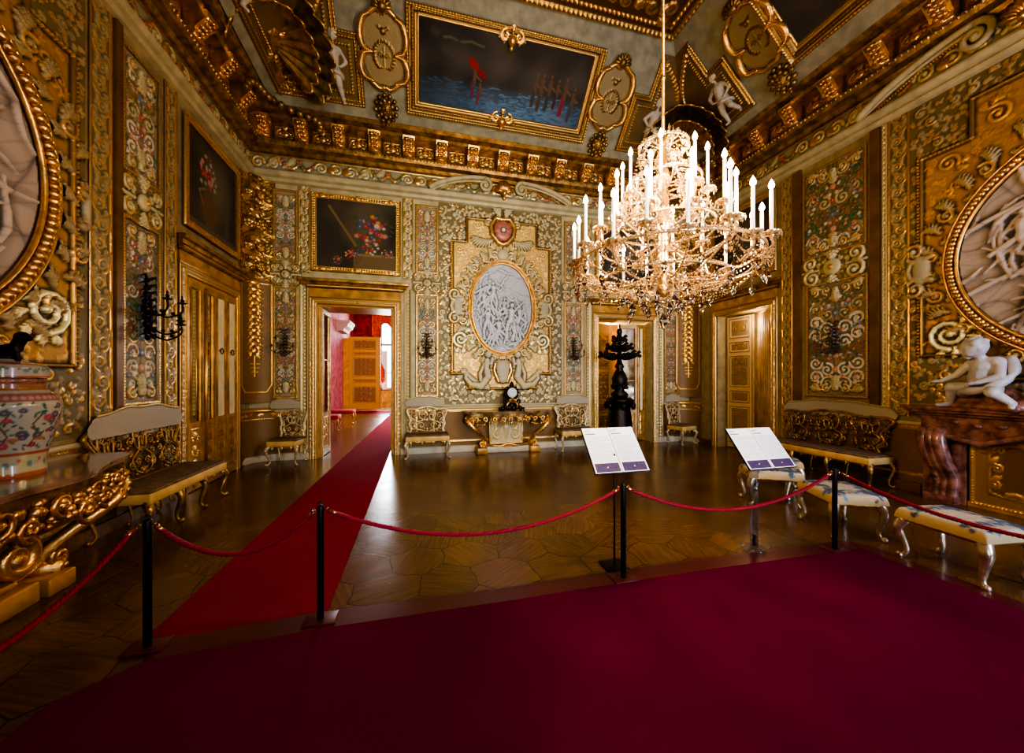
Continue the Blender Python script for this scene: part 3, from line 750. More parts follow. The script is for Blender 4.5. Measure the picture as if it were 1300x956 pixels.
# ------------------------------------------------------------ back wall piers
PIER = [(-2.52, .42, 1, 'on the pier left of the red-carpeted doorway'), (.20, .46, 2, 'between the carpeted doorway and the marble oval relief'), (3.60, .46, 3, 'right of the marble oval relief'), (6.30, .40, 4, 'in the corner right of the mirrored back door')]
for x, w, sd_, where in PIER:
    tapestry_panel(W_back, x, 3.88, 5.32, w, sd_*7, 'upper narrow tapestry ' + where, 'upper back wall tapestries')
    tapestry_panel(W_back, x, 1.22, 3.42, w, sd_*7+3, 'lower narrow tapestry with sconce ' + where, 'lower back wall tapestries')
    scroll_bracket(W_back, x, 3.38, w+.16, .56, 'cream scroll cartouche ' + where, 'back wall cartouches')
for x, where in ((-2.19, 'left of the carpeted doorway'), (-.20, 'right of the carpeted doorway'), (3.98, 'left of the mirrored back doorway'), (5.99, 'right of the mirrored back doorway')):
    bead_strip(W_back, x, .14, 3.5, .16, 'narrow strip of gilt beads ' + where, 'beaded pilasters')
    carved_strip(W_back, x, 3.72, 5.44, .22, int(x*10)+60, 'carved acanthus strip beside the overdoor painting, ' + where, 'carved strips on the back wall')
for x, w, where in ((-2.66, .86, 'behind the small chair left of the carpeted doorway'), (.16, .56, 'behind the settee left of the console'), (1.87, 2.86, 'behind the gilded console table'), (3.60, .56, 'behind the settee right of the console'), (6.42, .7, 'behind the small chair in the right corner')):
    dado_panel(W_back, x, w, 'low brown dado panel ' + where)
# rounded corner panels with hanging gilt trophies
def corner_panel(side, label):
    t = empty('corner_panel', (0, 0, 0), 0, label, 'wall panel'); rad = .45
    cx, cy = (XL+rad, YB-rad) if side < 0 else (XR-rad, YB-rad)
    L = rad*PI/2
    def fn_z(z0):
        def fn(X, Y, H):
            a = (X+L/2)/rad
            ang = (PI-a) if side < 0 else a
            rr = rad-.02-H
            return np.stack([cx+rr*np.cos(ang), cy+rr*np.sin(ang), z0+Y], -1)
        return fn
    r = R(L, 2.36, .0115, BROWN); r.sym = True; r.mottle(.15, 4, 4)
    for mg in (.06, .075): nosym_line(r, [(-L/2+mg, .35), (-L/2+mg, 2.3), (L/2-mg, 2.3), (L/2-mg, .35), (L/2-mg-.09, .2), (-L/2+mg+.09, .2), (-L/2+mg, .35)], .009, .01, GOLD)
    y = 2.3; q = random.Random(9)
    while y > .9:
        r.flower(.03*q.random(), y, .05, GOLD, GOLD, 5); r.leaf(.02, y, -.6, .12, .04, GOLD, curl=-1.2); r.leaf(.03, y-.05, -1.2, .14, .035, AGOLD, curl=.8); y -= .13
    for k in range(3): nosym_line(r, [(-.08+.01*k, .75-.08*k), (.08-.01*k, .75-.08*k)], .006, .006, GOLD)
    nosym_line(r, [(0, .9), (0, .5)], .006, .006, GOLD)
    r.build('trophy_panel', (0,)*3, (1, 0, 0), (0, 0, 1), (0, 1, 0), parent=t, fn=fn_z(1.14))
    r = R(L, 1.04, .0125, BROWN); nosym_line(r, [(-L/2, .98), (L/2, .98)], .03, .02, GOLD); nosym_beads(r, [(-L/2, .82), (L/2, .82)], .04, .014, GOLD)
    r.fill(lambda x, y: .86 < y < .97 and abs(x) < L/2, 8, .03, .05, GOLD, GOLD, 3); nosym_line(r, [(-L/2, .05), (L/2, .05)], .07, .03, (.5, .42, .28, 0))
    r.build('dado', (0,)*3, (1, 0, 0), (0, 0, 1), (0, 1, 0), parent=t, fn=fn_z(.0))
    r = R(L, 2.0, .0115, DGOLD); r.sym = True
    r.fill(lambda x, y: abs(x) < L/2 and 0 < y < 2, 90, .03, .10, AGOLD, GOLD, 12, .3)
    for k, (y, s_) in enumerate(((.25, .14), (.62, .12), (1.05, .17), (1.62, .12))):
        r.flower(.10, y, s_*.8, AGOLD, GOLD, 7, .03); r.leaf(.1, y+s_*.4, 1.9, s_*1.5, .05, GOLD, None, .03, .8); r.dome(.12, y, s_*.35, s_*.5, GOLD, .04)
        r.leaf(.1, y-.05, -.9, s_*1.8, .06, GOLD, None, .03, 1)
    r.patina(.5, .05)
    r.build('gilt_trophies', (0,)*3, (1, 0, 0), (0, 0, 1), (0, 1, 0), parent=t, fn=fn_z(3.5))
    return t
corner_panel(-1, 'curved corner panel with gilt shells and trophies left of the back wall')
corner_panel(1, 'curved corner panel with hanging gilt trophy right of the corner chair')

# ------------------------------------------------------------ central bay with the oval relief
def step_field(X, Y, w, h):
    ax = np.abs(X)
    return (ax < w/2) & (Y > 0) & (Y < h) & ~((ax > w*.36) & (Y > h*.86)) & ~((ax > w*.36) & (Y < h*.09))
def bay(F, c, z0, z1, w, ocz, orx, orz, label, seed, fieldc=FIELD, res=.0115, big=False, opal=CREAM):
    t = empty('carved_wall_bay', (0, 0, 0), 0, label, 'wall panel'); h = z1-z0; O, u, v, n = (np.array(a, float) for a in F(c, z0, .016))
    r = R(w, h, res, CREAMD); r.sym = True; oy = ocz-z0
    bx = .30 if not big else .14
    fw, fh = w-2*bx, h-.62
    m = step_field(r.X, r.Y-.34, fw, fh)
    r.C[m] = fieldc
    def inf(x, y): 
        ax = abs(x); return ax < fw/2 and .34 < y < .34+fh and not (ax > fw*.36 and (y > .34+fh*.86 or y < .34+fh*.09))
    # carved outer border
    r.fill(lambda x, y: 0 < y < h and abs(x) < w/2 and not inf(x, y), 150, .04, .12, opal, GOLD, seed, .28)
    # damask on the field: wide low scrolls
    fc2 = tuple(min(1, a*1.25) for a in fieldc[:3])+(fieldc[3]+.25,)
    r.fill(lambda x, y: inf(x, y) and ((x/(orx+.22))**2+((y-oy)/(orz+.22))**2) > 1, 90 if not big else 150, .05, .16 if not big else .26, fc2, None, seed+1, .17)
    # stepped gilt edge of the field
    ex = [(fw/2, .34+fh*.09), (fw/2, .34+fh*.86), (fw*.36, .34+fh*.86), (fw*.36, .34+fh), (0, .34+fh)]
    r.line(ex, .016, .03, AGOLD); r.beads([(x+.03 if x > 0 else x, y) for x, y in ex[:3]], .045, .016, GOLD, .02, .015)
    ex = [(fw/2, .34+fh*.09), (fw*.36, .34+fh*.09), (fw*.36, .34), (0, .34)]; r.line(ex, .016, .03, AGOLD)
    # carved surround of the oval: ring of scrolls, side and top cartouches
    N_ = 34
    for k in range(N_+1):
        a = -PI/2+PI*k/N_; x = (orx+.16)*math.cos(a); y = oy+(orz+.16)*math.sin(a)
        if x < .03: x = .03
        r.leaf(x, y, a+PI/2+(.7 if k % 2 else -.7), .22, .075, opal, GOLD if k % 4 == 0 else None, .012, curl=(.9 if k % 2 else -.9))
        if k % 4 == 2: r.spiral(x+.06, y, .085, 1.4, a, 1 if k % 8 == 2 else -1, .020, opal, GOLD, .015)
    cx = orx+.30
    r.spiral(cx+.08, oy+.26, .13, 1.4, -1.57, 1, .032, opal, GOLD, .02); r.spiral(cx+.08, oy-.26, .13, 1.4, 1.57, -1, .032, opal, GOLD, .02)
    r.line([(cx-.1, oy+.16), (cx+.12, oy+.1), (cx+.15, oy), (cx+.12, oy-.1), (cx-.1, oy-.16)], .04, None, opal, .015)
    for k in range(5): r.dome(cx+.01, oy-.1+.05*k, .10, .03, (.40, .36, .22, .1), .02)
    # top crown cartouche
    ty = oy+orz+.12
    r.dome(0, ty+.08, .13, .06, opal, .02); r.spiral(.20, ty+.06, .09, 1.4, 3.1, -1, .03, opal, GOLD, .02)
    sy = min(ty+.62, h-.42)
    for k in range(8): a = k*PI/4; r.dome(.09*math.cos(a) if math.cos(a) > 0 else 0.02, sy+.11*math.sin(a), .13, .08, (.42, .16, .11, .3), .02)
    r.line([(.0, sy+.26), (.16, sy+.28), (.27, sy+.12), (.24, sy-.1), (.1, sy-.26), (0, sy-.3)], .04, None, GOLD, .03); r.spiral(.33, sy+.16, .09, 1.3, 3.1, -1, .028, opal, GOLD, .02)
    r.leaf(.05, sy+.28, 1.2, .24, .10, opal, GOLD, .02); r.dome(0, sy, .05, .05, IVORY, .09); r.leaf(.2, sy-.2, -.6, .5, .12, opal, GOLD, .01, 1.2)
    # lower group: winged busts facing each other over a cartouche, wings curling outward
    by = oy-orz-.36
    if by > .3:
        for k in range(4): r.dome(0, by+.02-.08*k, .16-.015*k, .07, (.42, .38, .25, 0), .02)
        r.line([(.17, by+.1), (.2, by-.05), (.1, by-.3)], .03, None, GOLD, .02)
        r.line([(.34, by-.18), (.38, by+.02), (.36, by+.16)], [.075, .06, .065], None, (.46, .41, .29, 0), .03)      # torso
        r.line([(.36, by+.2), (.35, by+.24)], .04, None, (.46, .41, .29, 0), .03); r.dome(.34, by+.31, .075, .09, (.48, .43, .31, 0), .03)
        r.line([(.38, by+.14), (.27, by+.1), (.24, by+.22)], .035, None, (.46, .41, .29, 0), .04)
        r.line([(.42, by+.1), (.52, by-.12), (.5, by-.28)], .04, None, CREAM, .02)
        r.line([(.34, by-.2), (.5, by-.40), (.72, by-.36), (.84, by-.22), (.82, by-.1)], [.07, .08, .06, .04, .025], None, opal, .02)  # scrolling tail
        for k in range(9): r.leaf(.3+.06*k, by-.5+.012*k*k*.4, 1.1, .2, .06, opal, GOLD if k % 3 == 0 else None, .015, -.6)
        for k in range(7): r.beads([(.42+.05*k, by-.40), (.5+.05*k, by-.46)], .03, .014, GOLD, .02, .04)
    # bright gilt scrolls on the lower field
    r.spiral(fw*.42, oy-orz*.72, .17 if not big else .2, 1.7, -1.57, 1, .030, (.95, .82, .45, .55), None, .012)
    for k in range(6): a = 2.2+k*.55; r.leaf(fw*.42+.16*math.cos(a), oy-orz*.72+.16*math.sin(a), a, .14, .045, (.92, .76, .38, .5), None, .01, .7)
    r.leaf(fw*.36, oy-orz*.45, 1.9, .3, .07, (.9, .74, .36, .5), None, .01, .9)
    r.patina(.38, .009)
    hole = ((r.X/orx)**2+((r.Y-oy)/orz)**2) < 1.0
    r.mask = ~hole
    r.build('carved_relief', O, u, v, n, parent=t)
    return t
def medallion(F, c, z, rx, rz, label, seed, res=.009, rim=.09, rope=.03):
    t = empty('marble_medallion', (0, 0, 0), 0, label, 'relief'); O, u, v, n = (np.array(a, float) for a in F(c, z-rz-.01, .02))
    r = R(2*rx+.02, 2*rz+.02, res, (.5, .5, .5, 0)); cool = F is W_back
    r.marble((.60, .62, .66) if cool else (.56, .47, .41), (.26, .28, .32) if cool else (.20, .165, .15), seed, 3.4/rx)
    base = r.C.copy()
    k = rz*.95; q = random.Random(seed)
    def fig(x, y, s_, pose, fl): 
        r.figure(x*rx, (y+1)*rz, s_*rz, None, pose, fl)
        # drapery
        for j in range(4): r.line([((x+fl*.04*j)*rx, (y+1+s_*.45)*rz), ((x+fl*(.10+.09*j))*rx, (y+1+s_*.2)*rz), ((x+fl*(.02+.16*j))*rx, (y+1+.02)*rz)], .025*rz, .03*rz)
    for a in ((-.50, -.70, .72, 0, 1), (-.12, -.85, .66, 1, -1), (.28, -.72, .86, 2, 1), (.58, -.50, .6, 3, -1), (-.62, -.15, .55, 1, 1), (-.30, .0, .60, 2, -1), (-.42, .30, .40, 0, -1), (.05, -.25, .5, 1, 1)): fig(*a)
    for _ in range(46 if rx < 1 else 90):   # clouds, rocks and draperies
        x = (q.random()*1.7-.9)*rx; y = q.random()**1.3*1.9*rz; a = q.random()*6.28
        if rx < 1 and x > .1*rx and y > 1.15*rz and _ % 3: continue
        pts = [(x, y)]
        for j in range(5): a += (q.random()-.5)*1.4; pts.append((pts[-1][0]+math.cos(a)*.10*rx, pts[-1][1]+math.sin(a)*.10*rz))
        r.line(pts, [.012*rz, .020*rz, .026*rz, .022*rz, .015*rz, .009*rz], .018*rz)
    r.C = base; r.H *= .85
    kk = np.clip(r.H/(.08*rz), 0, 1)[..., None]; r.C[..., :3] *= (.80+.25*kk); r.patina(.45, .010*rz, 4 if rx < 1 else 6)  # marble also darkened by depth, relief shading put into its colour
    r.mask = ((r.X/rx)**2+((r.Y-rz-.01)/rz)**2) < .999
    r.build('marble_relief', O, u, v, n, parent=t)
    O, u, v, n = (np.array(a, float) for a in F(c, z, .02)); m = MB()
    def ring(k_, d, s_=0): return [tuple(O+u*((rx+k_)*math.cos(a))+v*((rz+k_)*math.sin(a))+n*d) for a in [2*PI*i/96 for i in range(96)]]
    m.tube(ring(.012, .03), .022, 8, closed=True); m.tube(ring(rim*.9, .03), .018, 8, closed=True)
    m.build('gilt_rim', M['gold'], t)
    m = MB(); cnt = int(2*PI*(rx+rz)/2/(rope*1.25))
    for i in range(cnt):
        a = 2*PI*i/cnt; p = O+u*((rx+rim*.5)*math.cos(a))+v*((rz+rim*.5)*math.sin(a))+n*.035
        m.ball(tuple(p), rope, 7, 4, (1, 1, 1))
    m.build('beaded_ring', M['gold'], t)
    return t
bay(W_back, 1.87, 1.04, 5.44, 2.86, 3.20, .70, 1.0, 'carved cream and yellow wall bay around the oval marble relief', 3)
medallion(W_back, 1.87, 3.20, .69, .99, 'upright oval white marble relief of figures in the middle of the back wall', 5, .0095, .09, .026)
bay(W_left, 2.85, 1.04, 5.44, 3.34, 3.22, 1.42, 1.42, 'carved wall bay with amber damask around the round relief on the left wall', 13, (.48, .26, .05, .25), .0125, True, (.36, .27, .13, .1))  # on both side walls the cream carving carries warm light in its colour
medallion(W_left, 2.70, 3.22, 1.36, 1.34, 'large round marble relief in twisted gilt frame cut by the left picture edge', 15, .012, .17, .05)
bay(W_right, 1.87, 1.26, 5.44, 3.74, 3.12, 1.42, 1.30, 'carved wall bay with amber damask around the round relief over the fireplace', 17, (.53, .28, .045, .25), .0125, True, (.40, .31, .16, .1))
medallion(W_right, 1.87, 3.10, 1.36, 1.25, 'large round marble relief in fluted gilt frame above the fireplace', 19, .012, .15, .042)

# ------------------------------------------------------------ painted frieze between moulding and cornice
def frieze(F, c, w, label, seed, ped=None):
    t = empty('frieze_band', (0, 0, 0), 0, label, 'carved trim'); h = .35
    r = R(w, h, .0125, (.33, .30, .17, .05)); q = random.Random(seed); x = -w/2+.15
    while x < w/2-.1:
        kd = int((x+w/2)/.55) % 3
        if kd == 0:
            r.spiral(x, .17, .11, 1.5, 0, 1, .028, CREAM, GOLD); r.leaf(x+.12, .1, .4, .3, .07, CREAM, GOLD, curl=.6)
        elif kd == 1:
            for k in range(9): r.flower(x-.14+.04*k, .24-.13*math.sin(PI*k/8), .032, q.choice([ROSE, TERRA, GOLD, GREEN]), GOLD, 5, .01)
        else:
            r.spiral(x, .18, .11, 1.5, 3.1, -1, .028, CREAM, GOLD); r.dome(x+.2, .17, .08, .03, GOLD)
        x += .28
    r.line([(-w/2, .02), (w/2, .02)], .02, None, CREAM); r.line([(-w/2, .33), (w/2, .33)], .018, None, AGOLD); r.patina(.35, .03)
    r.patina(.3); O, u, v, n = (np.array(a, float) for a in F(c, ZM+.19, .02)); r.build('frieze_relief', O, u, v, n, parent=t)
    return t
frieze(W_back, 1.85, 10.0, 'garland frieze under the cornice of the back wall', 2)
frieze(W_left, 3.7, 9.0, 'garland frieze under the cornice of the left wall', 4)
frieze(W_right, 3.7, 9.0, 'garland frieze under the cornice of the right wall', 6)
def pediment(F, c, hw, label, z=ZM+.16, hh=.42, scroll=.15):
    """broken curved pediment: two arcs ending in volutes with a shell between"""
    t = empty('broken_pediment', (0, 0, 0), 0, label, 'carved ornament'); O, u, v, n = (np.array(a, float) for a in F(c, z, 0))
    def P(x, y, d): return tuple(O+u*x+v*y+n*d)
    for sx in (-1, 1):
        m = MB(); arc = []; 
        for i in range(19):
            tt = i/18; arc.append((sx*(hw-(hw-.42)*tt), .05+hh*math.sin(tt**.8*PI/2)*.86-.0))
        cxs, cys = sx*.42, .05+hh*.86-scroll
        for i in range(26):
            tt = i/25; a = PI/2+sx*2*PI*1.6*tt; rr = scroll*(1-tt*.85); arc.append((cxs+rr*math.cos(a), cys+rr*math.sin(a)))
        m.tube([P(x, y, .13) for x, y in arc], [.055-.028*i/len(arc) for i in range(len(arc))], 8)
        m.tube([P(x, y-.07 if i < 19 else y, .11) for i, (x, y) in enumerate(arc[:20])], .026, 6)
        m.prism([(x, y) for x, y in [(sx*hw, .0)]+[(q_[0], q_[1]-.03) for q_ in arc[:19]]+[(sx*.42, .0)]], 0, 1, 'xz') if False else None
        m.ball(P(cxs, cys, .13), .05, 8, 5); m.build('scrolled_arc', M['paint_cream'], t)
        g = MB(); 
        for i in range(int(18*2.2)):
            tt = i/(18*2.2); x = sx*(hw-(hw-.42)*tt)*.985; y = .05+hh*math.sin(tt*PI/2)*.86-.10
            if y > .03: g.ball(P(x, y, .10), .016, 6, 4)
        g.build('gilt_beading', M['gold'], t)
    m = MB()
    for k in range(9):
        a = PI*(k+.5)/9; m.tube([P(0, .12, .16), P(.10*math.cos(a), .12+.12*math.sin(a), .22), P(.20*math.cos(a), .14+.24*math.sin(a), .15)], [.02, .04, .035], 6)
    m.ball(P(0, .10, .2), .06, 8, 6); m.ball(P(0, .0, .17), .045, 8, 6); m.build('shell', M['gold'], t)
    return t
pediment(W_back, 1.87, 1.62, 'cream broken pediment with two volutes and a gilt shell above the oval relief')
pediment(W_right, 2.62, 1.70, 'broken pediment with big volute above the fireplace wall', scroll=.17)
pediment(W_left, 2.7, 1.70, 'broken pediment above the left wall bay at the picture edge')
# ------------------------------------------------------------ left wall piers
tapestry_panel(W_left, 5.27, 3.92, 5.30, .60, 51, 'upper trophy tapestry on the left wall pier before the mirrored doors', None, main=ROSE)
tapestry_panel(W_left, 5.27, 1.30, 3.42, .60, 53, 'lower floral tapestry behind the bronze sconce on the left wall', None, ground=(.27, .21, .11, 0))
scroll_bracket(W_left, 5.27, 3.36, .72, .60, 'carved cartouche with bust between the two left wall tapestries')
carved_strip(W_left, 4.70, 1.06, 5.44, .28, 61, 'carved cream acanthus strip on the left wall beside the amber damask bay', None, (.38, .29, .14, .15))  # strips of both side walls: cream with warm light mixed into it
carved_strip(W_left, 5.80, .14, 5.44, .24, 63, 'narrow cream carved strip beside the mirrored doors on the left wall', None, (.38, .29, .14, .15))
o = MB(); o.box(XL, XL+.05, 4.86, 4.95, .14, 5.44); o = tag(o.build('wooden_pilaster', M['silk']), 'plain brown pilaster strip left of the trophy tapestry', 'pilaster')
dado_panel(W_left, 3.3, 3.2, 'low brown dado panel on the left wall behind the big console')
dado_panel(W_left, 5.35, .8, 'low brown dado panel on the left wall behind the long bench')
# ------------------------------------------------------------ right wall piers
tapestry_panel(W_right, 4.74, 3.74, 5.28, .98, 71, 'wide upper floral tapestry on the right wall above the long bench', None, ground=(.30, .24, .13, .1))
tapestry_panel(W_right, 4.70, 1.30, 3.26, .94, 73, 'wide lower floral tapestry on the right wall directly above the long bench', None, ground=(.26, .22, .12, .1), main=TERRA)
scroll_bracket(W_right, 4.74, 3.22, 1.10, .56, 'wide carved bracket between the two right wall tapestries')
carved_strip(W_right, 5.55, .14, 5.44, .22, 81, 'carved strip on the right wall beside the open panelled door', None, (.38, .29, .14, .15))
carved_strip(W_right, 3.86, 1.06, 5.44, .26, 83, 'carved cream acanthus strip on the right wall beside the amber damask bay', None, (.38, .29, .14, .15))
for a_, b_, l_ in ((5.27, 5.42, 'plain brown pilaster strip on the far side of the wide right wall tapestries'), (4.08, 4.20, 'plain brown pilaster strip on the near side of the wide right wall tapestries')):
    m = MB(); m.box(XR-.045, XR-.002, a_, b_, 1.02, 5.44); tag(m.build('brown_pilaster', M['silk']), l_, 'pilaster')
bead_strip(W_right, 4.02, 1.06, 5.44, .07, 'thin gilt beaded strip on the right wall between brown strip and acanthus')
dado_panel(W_right, 4.48, 2.1, 'low brown dado panel on the right wall behind the long bench')
# crests on the dado behind each seat (cream shaped heads on the wall)
def crest(F, c, w, label, z=1.02, h=.24):
    r = R(w, h, .0105, (.38, .33, .23, 0)); r.sym = True
    top = h*.62+h*.30*np.cos(np.clip(r.X/(w*.5), -1, 1)*PI*.5)**.8-.10*h*np.cos(r.X/(w*.5)*PI*3)*.3
    r.mask = (r.Y < top) & (np.abs(r.X) < w*.47+.03*w*np.sin(r.Y/h*PI*2))
    r.H[:] = .02
    pts = [(-w*.47+w*.94*i/40, 0) for i in range(41)]
    pts = [(x, h*.60+h*.30*max(0, math.cos(x/(w*.5)*PI*.5))**.8-.10*h*math.cos(x/(w*.5)*PI*3)*.3-.01) for x, _ in pts]
    nosym_line(r, pts, .013, .02, (.6, .45, .2, .6), .02)
    O, u, v, n = F(c, z, .055); return tag(r.build('dado_crest', O, u, v, n), label, 'carved ornament')
crest(W_back, -2.50, .56, 'cream shaped crest on the wall over the small chair left of the doorway')
crest(W_back, .16, .84, 'cream shaped crest on the wall over the settee left of the console')
crest(W_back, 3.56, .84, 'cream shaped crest on the wall over the settee right of the console')
crest(W_back, 6.30, .46, 'cream shaped crest on the wall over the corner chair')
crest(W_left, 5.20, 1.5, 'long cream crest on the wall over the left bench', 1.0, .34)
crest(W_right, 4.70, 1.75, 'long cream crest on the wall over the right bench', .98, .30)

# ------------------------------------------------------------ wall sconces (dark bronze, many branches)
M['bronze_worn'] = simple('worn silvery bronze', (.13, .10, .07), .4, .7, bump=.5, bscale=30)
def sconce(F, c, z, s_, label, group='bronze wall sconces'):
    O, u, v, n = (np.array(a, float) for a in F(c, z, .05))
    def P(x, y, d): return tuple(O+u*x*s_+v*y*s_+n*d*s_)
    t = empty('wall_sconce', (0, 0, 0), 0, label, 'sconce', group); q = random.Random(3); BZ = M['bronze' if s_ > .9 else 'bronze_worn']
    m = MB()
    for k in range(9):
        y = -.34+.085*k; m.ball(P(0, y, .03), .05*s_*(1.2-abs(k-4)*.15), 7, 5)
        for sx in (-1, 1): m.tube([P(0, y, .03), P(sx*.09, y+.05, .06), P(sx*.14, y+.02, .04)], [.02*s_, .014*s_, .005*s_], 5)
    m.build('backplate', BZ, t)
    for sx, zz, out, ln in ((-1, -.12, .22, .26), (1, -.12, .22, .26), (-1, .08, .30, .14), (1, .08, .30, .14), (0, -.2, .36, 0)):
        m = MB(); m.tube(catm([P(0, zz-.08, .04), P(sx*ln*.5, zz-.16, out*.6), P(sx*ln, zz-.08, out), P(sx*ln, zz+.02, out)], 4), .011*s_, 6)
        for k in range(3): m.ball(P(sx*ln*(k+1)/4, zz-.13+.01*k, out*(k+1)/4), .022*s_, 6, 4)
        m.lathe([(.001, -.01), (.045*s_, 0), (.05*s_, .012*s_), (.018*s_, .02*s_), (.02*s_, .05*s_), (.001, .05*s_)], P(sx*ln, zz+.02, out), 10)
        a = m.build('arm', BZ, t)
        m = MB(); c_ = P(sx*ln, zz+.06, out); m.lathe([(.011*s_, 0), (.011*s_, .05*s_), (.003, .06*s_)], c_, 8); m.build('candle_socket', BZ, a)
    return t
sconce(W_left, 5.27, 2.42, 1.0, 'large dark bronze sconce on the left wall tapestry', None)
sconce(W_back, .20, 2.30, .72, 'dark bronze sconce between the carpeted doorway and the marble oval')
sconce(W_back, 3.60, 2.30, .72, 'dark bronze sconce right of the marble oval')
sconce(W_back, -2.52, 2.30, .72, 'dark bronze sconce left of the carpeted doorway')
sconce(W_right, 4.70, 2.28, .75, 'dark bronze sconce on the lower right wall tapestry')

# ------------------------------------------------------------ cove and ceiling decoration
S2 = math.sqrt(2)
def CV(side):
    """frame on a sloping cove: F(c, s, off); s is the distance up the slope from the crown"""
    def F(c, s, off=0.):
        d = .60+s/S2; z = zc0+s/S2
        if side == 'b': return ((c, YB-d-off/S2, z-off/S2), (1, 0, 0), (0, -1/S2, 1/S2), (0, -1/S2, -1/S2))
        if side == 'l': return ((XL+d+off/S2, c, z-off/S2), (0, 1, 0), (1/S2, 0, 1/S2), (1/S2, 0, -1/S2))
        return ((XR-d-off/S2, c, z-off/S2), (0, -1, 0), (-1/S2, 0, 1/S2), (-1/S2, 0, -1/S2))
    return F
def cove_painting(side, c, s0, s1, w, label, seed, kind=0):
    F = CV(side); t = empty('ceiling_painting', (0, 0, 0), 0, label, 'painting'); h = s1-s0
    O, u, v, n = (np.array(a, float) for a in F(c, s0, .10))
    r = R(w, h, .012, (.035, .028, .022, 0)); W_, H_ = w, h; q = random.Random(seed); r.mottle(.5, seed, 3)
    if kind == 0:
        r.C[..., :3] += (np.exp(-((r.Y/H_-.62)/.16)**2)*.022)[..., None]*np.array([1.0, .82, .62])
        wt = np.clip((.40-r.Y/H_)*3.2, 0, 1)*(np.clip(.35+1.2*np.exp(-((r.X/W_-.12)/.33)**2), 0, 1.2)); 
        r.C[..., :3] += wt[..., None]*np.array([.035, .09, .16])
        for _ in range(420):
            x = (q.random()-.5)*W_; y = q.random()*H_*.36; k = .4+.9*math.exp(-((x/W_-.12)/.33)**2)
            r.paint(x, y, .03+.08*q.random(), .008+.01*q.random(), (.08*k, .19*k, .34*k, 0) if q.random() < .6 else (.02, .06, .10, 0), .6, q.random()*.6-.3)
        def man(x, y, s_, skin, cloth):
            r.line([((x)*W_, y*H_), ((x+.005)*W_, (y+.35*s_)*H_)], .062*s_, .001, cloth); r.line([((x+.01)*W_, (y+.35*s_)*H_), ((x+.012)*W_, (y+.62*s_)*H_)], .062*s_, .001, tuple(a*.8 for a in skin[:3])+(0,))
            r.paint((x+.013)*W_, (y+.74*s_)*H_, .045*s_, .06*s_, skin); r.line([((x+.01)*W_, (y+.55*s_)*H_), ((x+.07*s_)*W_, (y+.45*s_)*H_)], .028*s_, .001, skin)
        SK = (.14, .08, .045, 0)
        man(-.20, .18, .55, SK, (.12, .03, .05, 0)); man(-.165, .10, .42, SK, (.16, .03, .05, 0)); man(.17, .22, .55, SK, (.06, .045, .03, 0)); man(.21, .18, .62, SK, (.07, .05, .03, 0)); man(.26, .2, .6, SK, (.04, .05, .05, 0)); man(.36, .16, .66, SK, (.20, .025, .04, 0)); man(.42, .1, .6, SK, (.06, .05, .07, 0)); man(.31, .24, .5, SK, (.05, .03, .02, 0))
        r.paint(-.20*W_, .60*H_, .13, .07, (.28, .015, .01, 0), 1, -.7); r.paint(-.15*W_, .50*H_, .11, .05, (.24, .01, .01, 0), 1, -.4)
        for (a, b) in ((-.42, .88), (-.36, .70), (-.31, .66), (-.06, .85), (.0, .80)): r.paint(a*W_, b*H_, .10, .08, (.075, .055, .03, 0), .6)
        # pale banner held by the cherubs in the dark sky (its lettering is not legible)
        for k in range(24): r.paint((-.37+.0095*k)*W_, (.84+.012*math.sin(k*.5))*H_, .028, .022, (.12, .10, .055, 0) if k not in (8, 9) else (.06, .05, .03, 0), .9)
        for k in range(22):
            if k % 3: r.paint((-.365+.0103*k)*W_, (.84+.012*math.sin(k*.54))*H_, .006, .014, (.07, .05, .03, 0), .8)
    else:
        for _ in range(30): r.paint((q.random()-.5)*W_, q.random()*H_, .2, .08, (.06, .045, .03, 0), .5, q.random()*3)
    r.H[:] = 0; r.build('canvas', O, u, v, n, M['canvas'], t)
    O, u, v, n = (np.array(a, float) for a in F(c, s0-.24, .02)); fw, fh = w+.48, h+.40
    f = R(fw, fh, .0125, (.50, .36, .15, .55)); f.mask = (np.abs(f.X) > w/2-.01) | (f.Y < .24+.01) | (f.Y > .24+h-.01)
    f.H[:] = .05
    for pts in (rrect(fw, fh, .03),): f.line(pts, .03, .05, AGOLD, .05); f.beads([p for p in pts], .05, .022, GOLD, .03, .08)
    a = [(-w/2-.12, .12), (w/2+.12, .12), (w/2+.12, .24+h+.08), (-w/2-.12, .24+h+.08), (-w/2-.12, .12)]; f.line(a, .035, .05, DGOLD, .05); f.beads(a, .045, .018, AGOLD, .03, .08)
    a = [(-w/2-.03, .21), (w/2+.03, .21), (w/2+.03, .24+h+.02), (-w/2-.03, .24+h+.02), (-w/2-.03, .21)]; f.line(a, .02, .03, GOLD, .06)
    f.build('frame', O, u, v, n, parent=t)
    g = R(.62, .36, .0115, AGOLD); g.sym = True; g.spiral(.12, .2, .09, 1.3, 1.57, -1, .03, GOLD); g.dome(0, .14, .09, .10, GOLD); g.leaf(0, .2, 1.57, .16, .09, GOLD); g.leaf(.1, .1, .3, .18, .07, AGOLD, curl=.9); g.dome(.0, .03, .05, .06, GOLD); g.mask = g.H > .006
    for zz in (.0, fh-.34): g.build('clasp', O+n*.10+v*zz, u, v, n, parent=t)
    return t
cove_painting('b', 1.64, .44, 1.60, 3.20, 'dark seascape ceiling painting with red draped figures above the back wall', 3)
cove_painting('r', 2.9, .50, 1.62, 3.30, 'dark ceiling painting on the right cove at the top edge of the picture', 9, 1)
cove_painting('l', 2.9, .50, 1.62, 3.30, 'dark ceiling painting on the left cove', 10, 1)
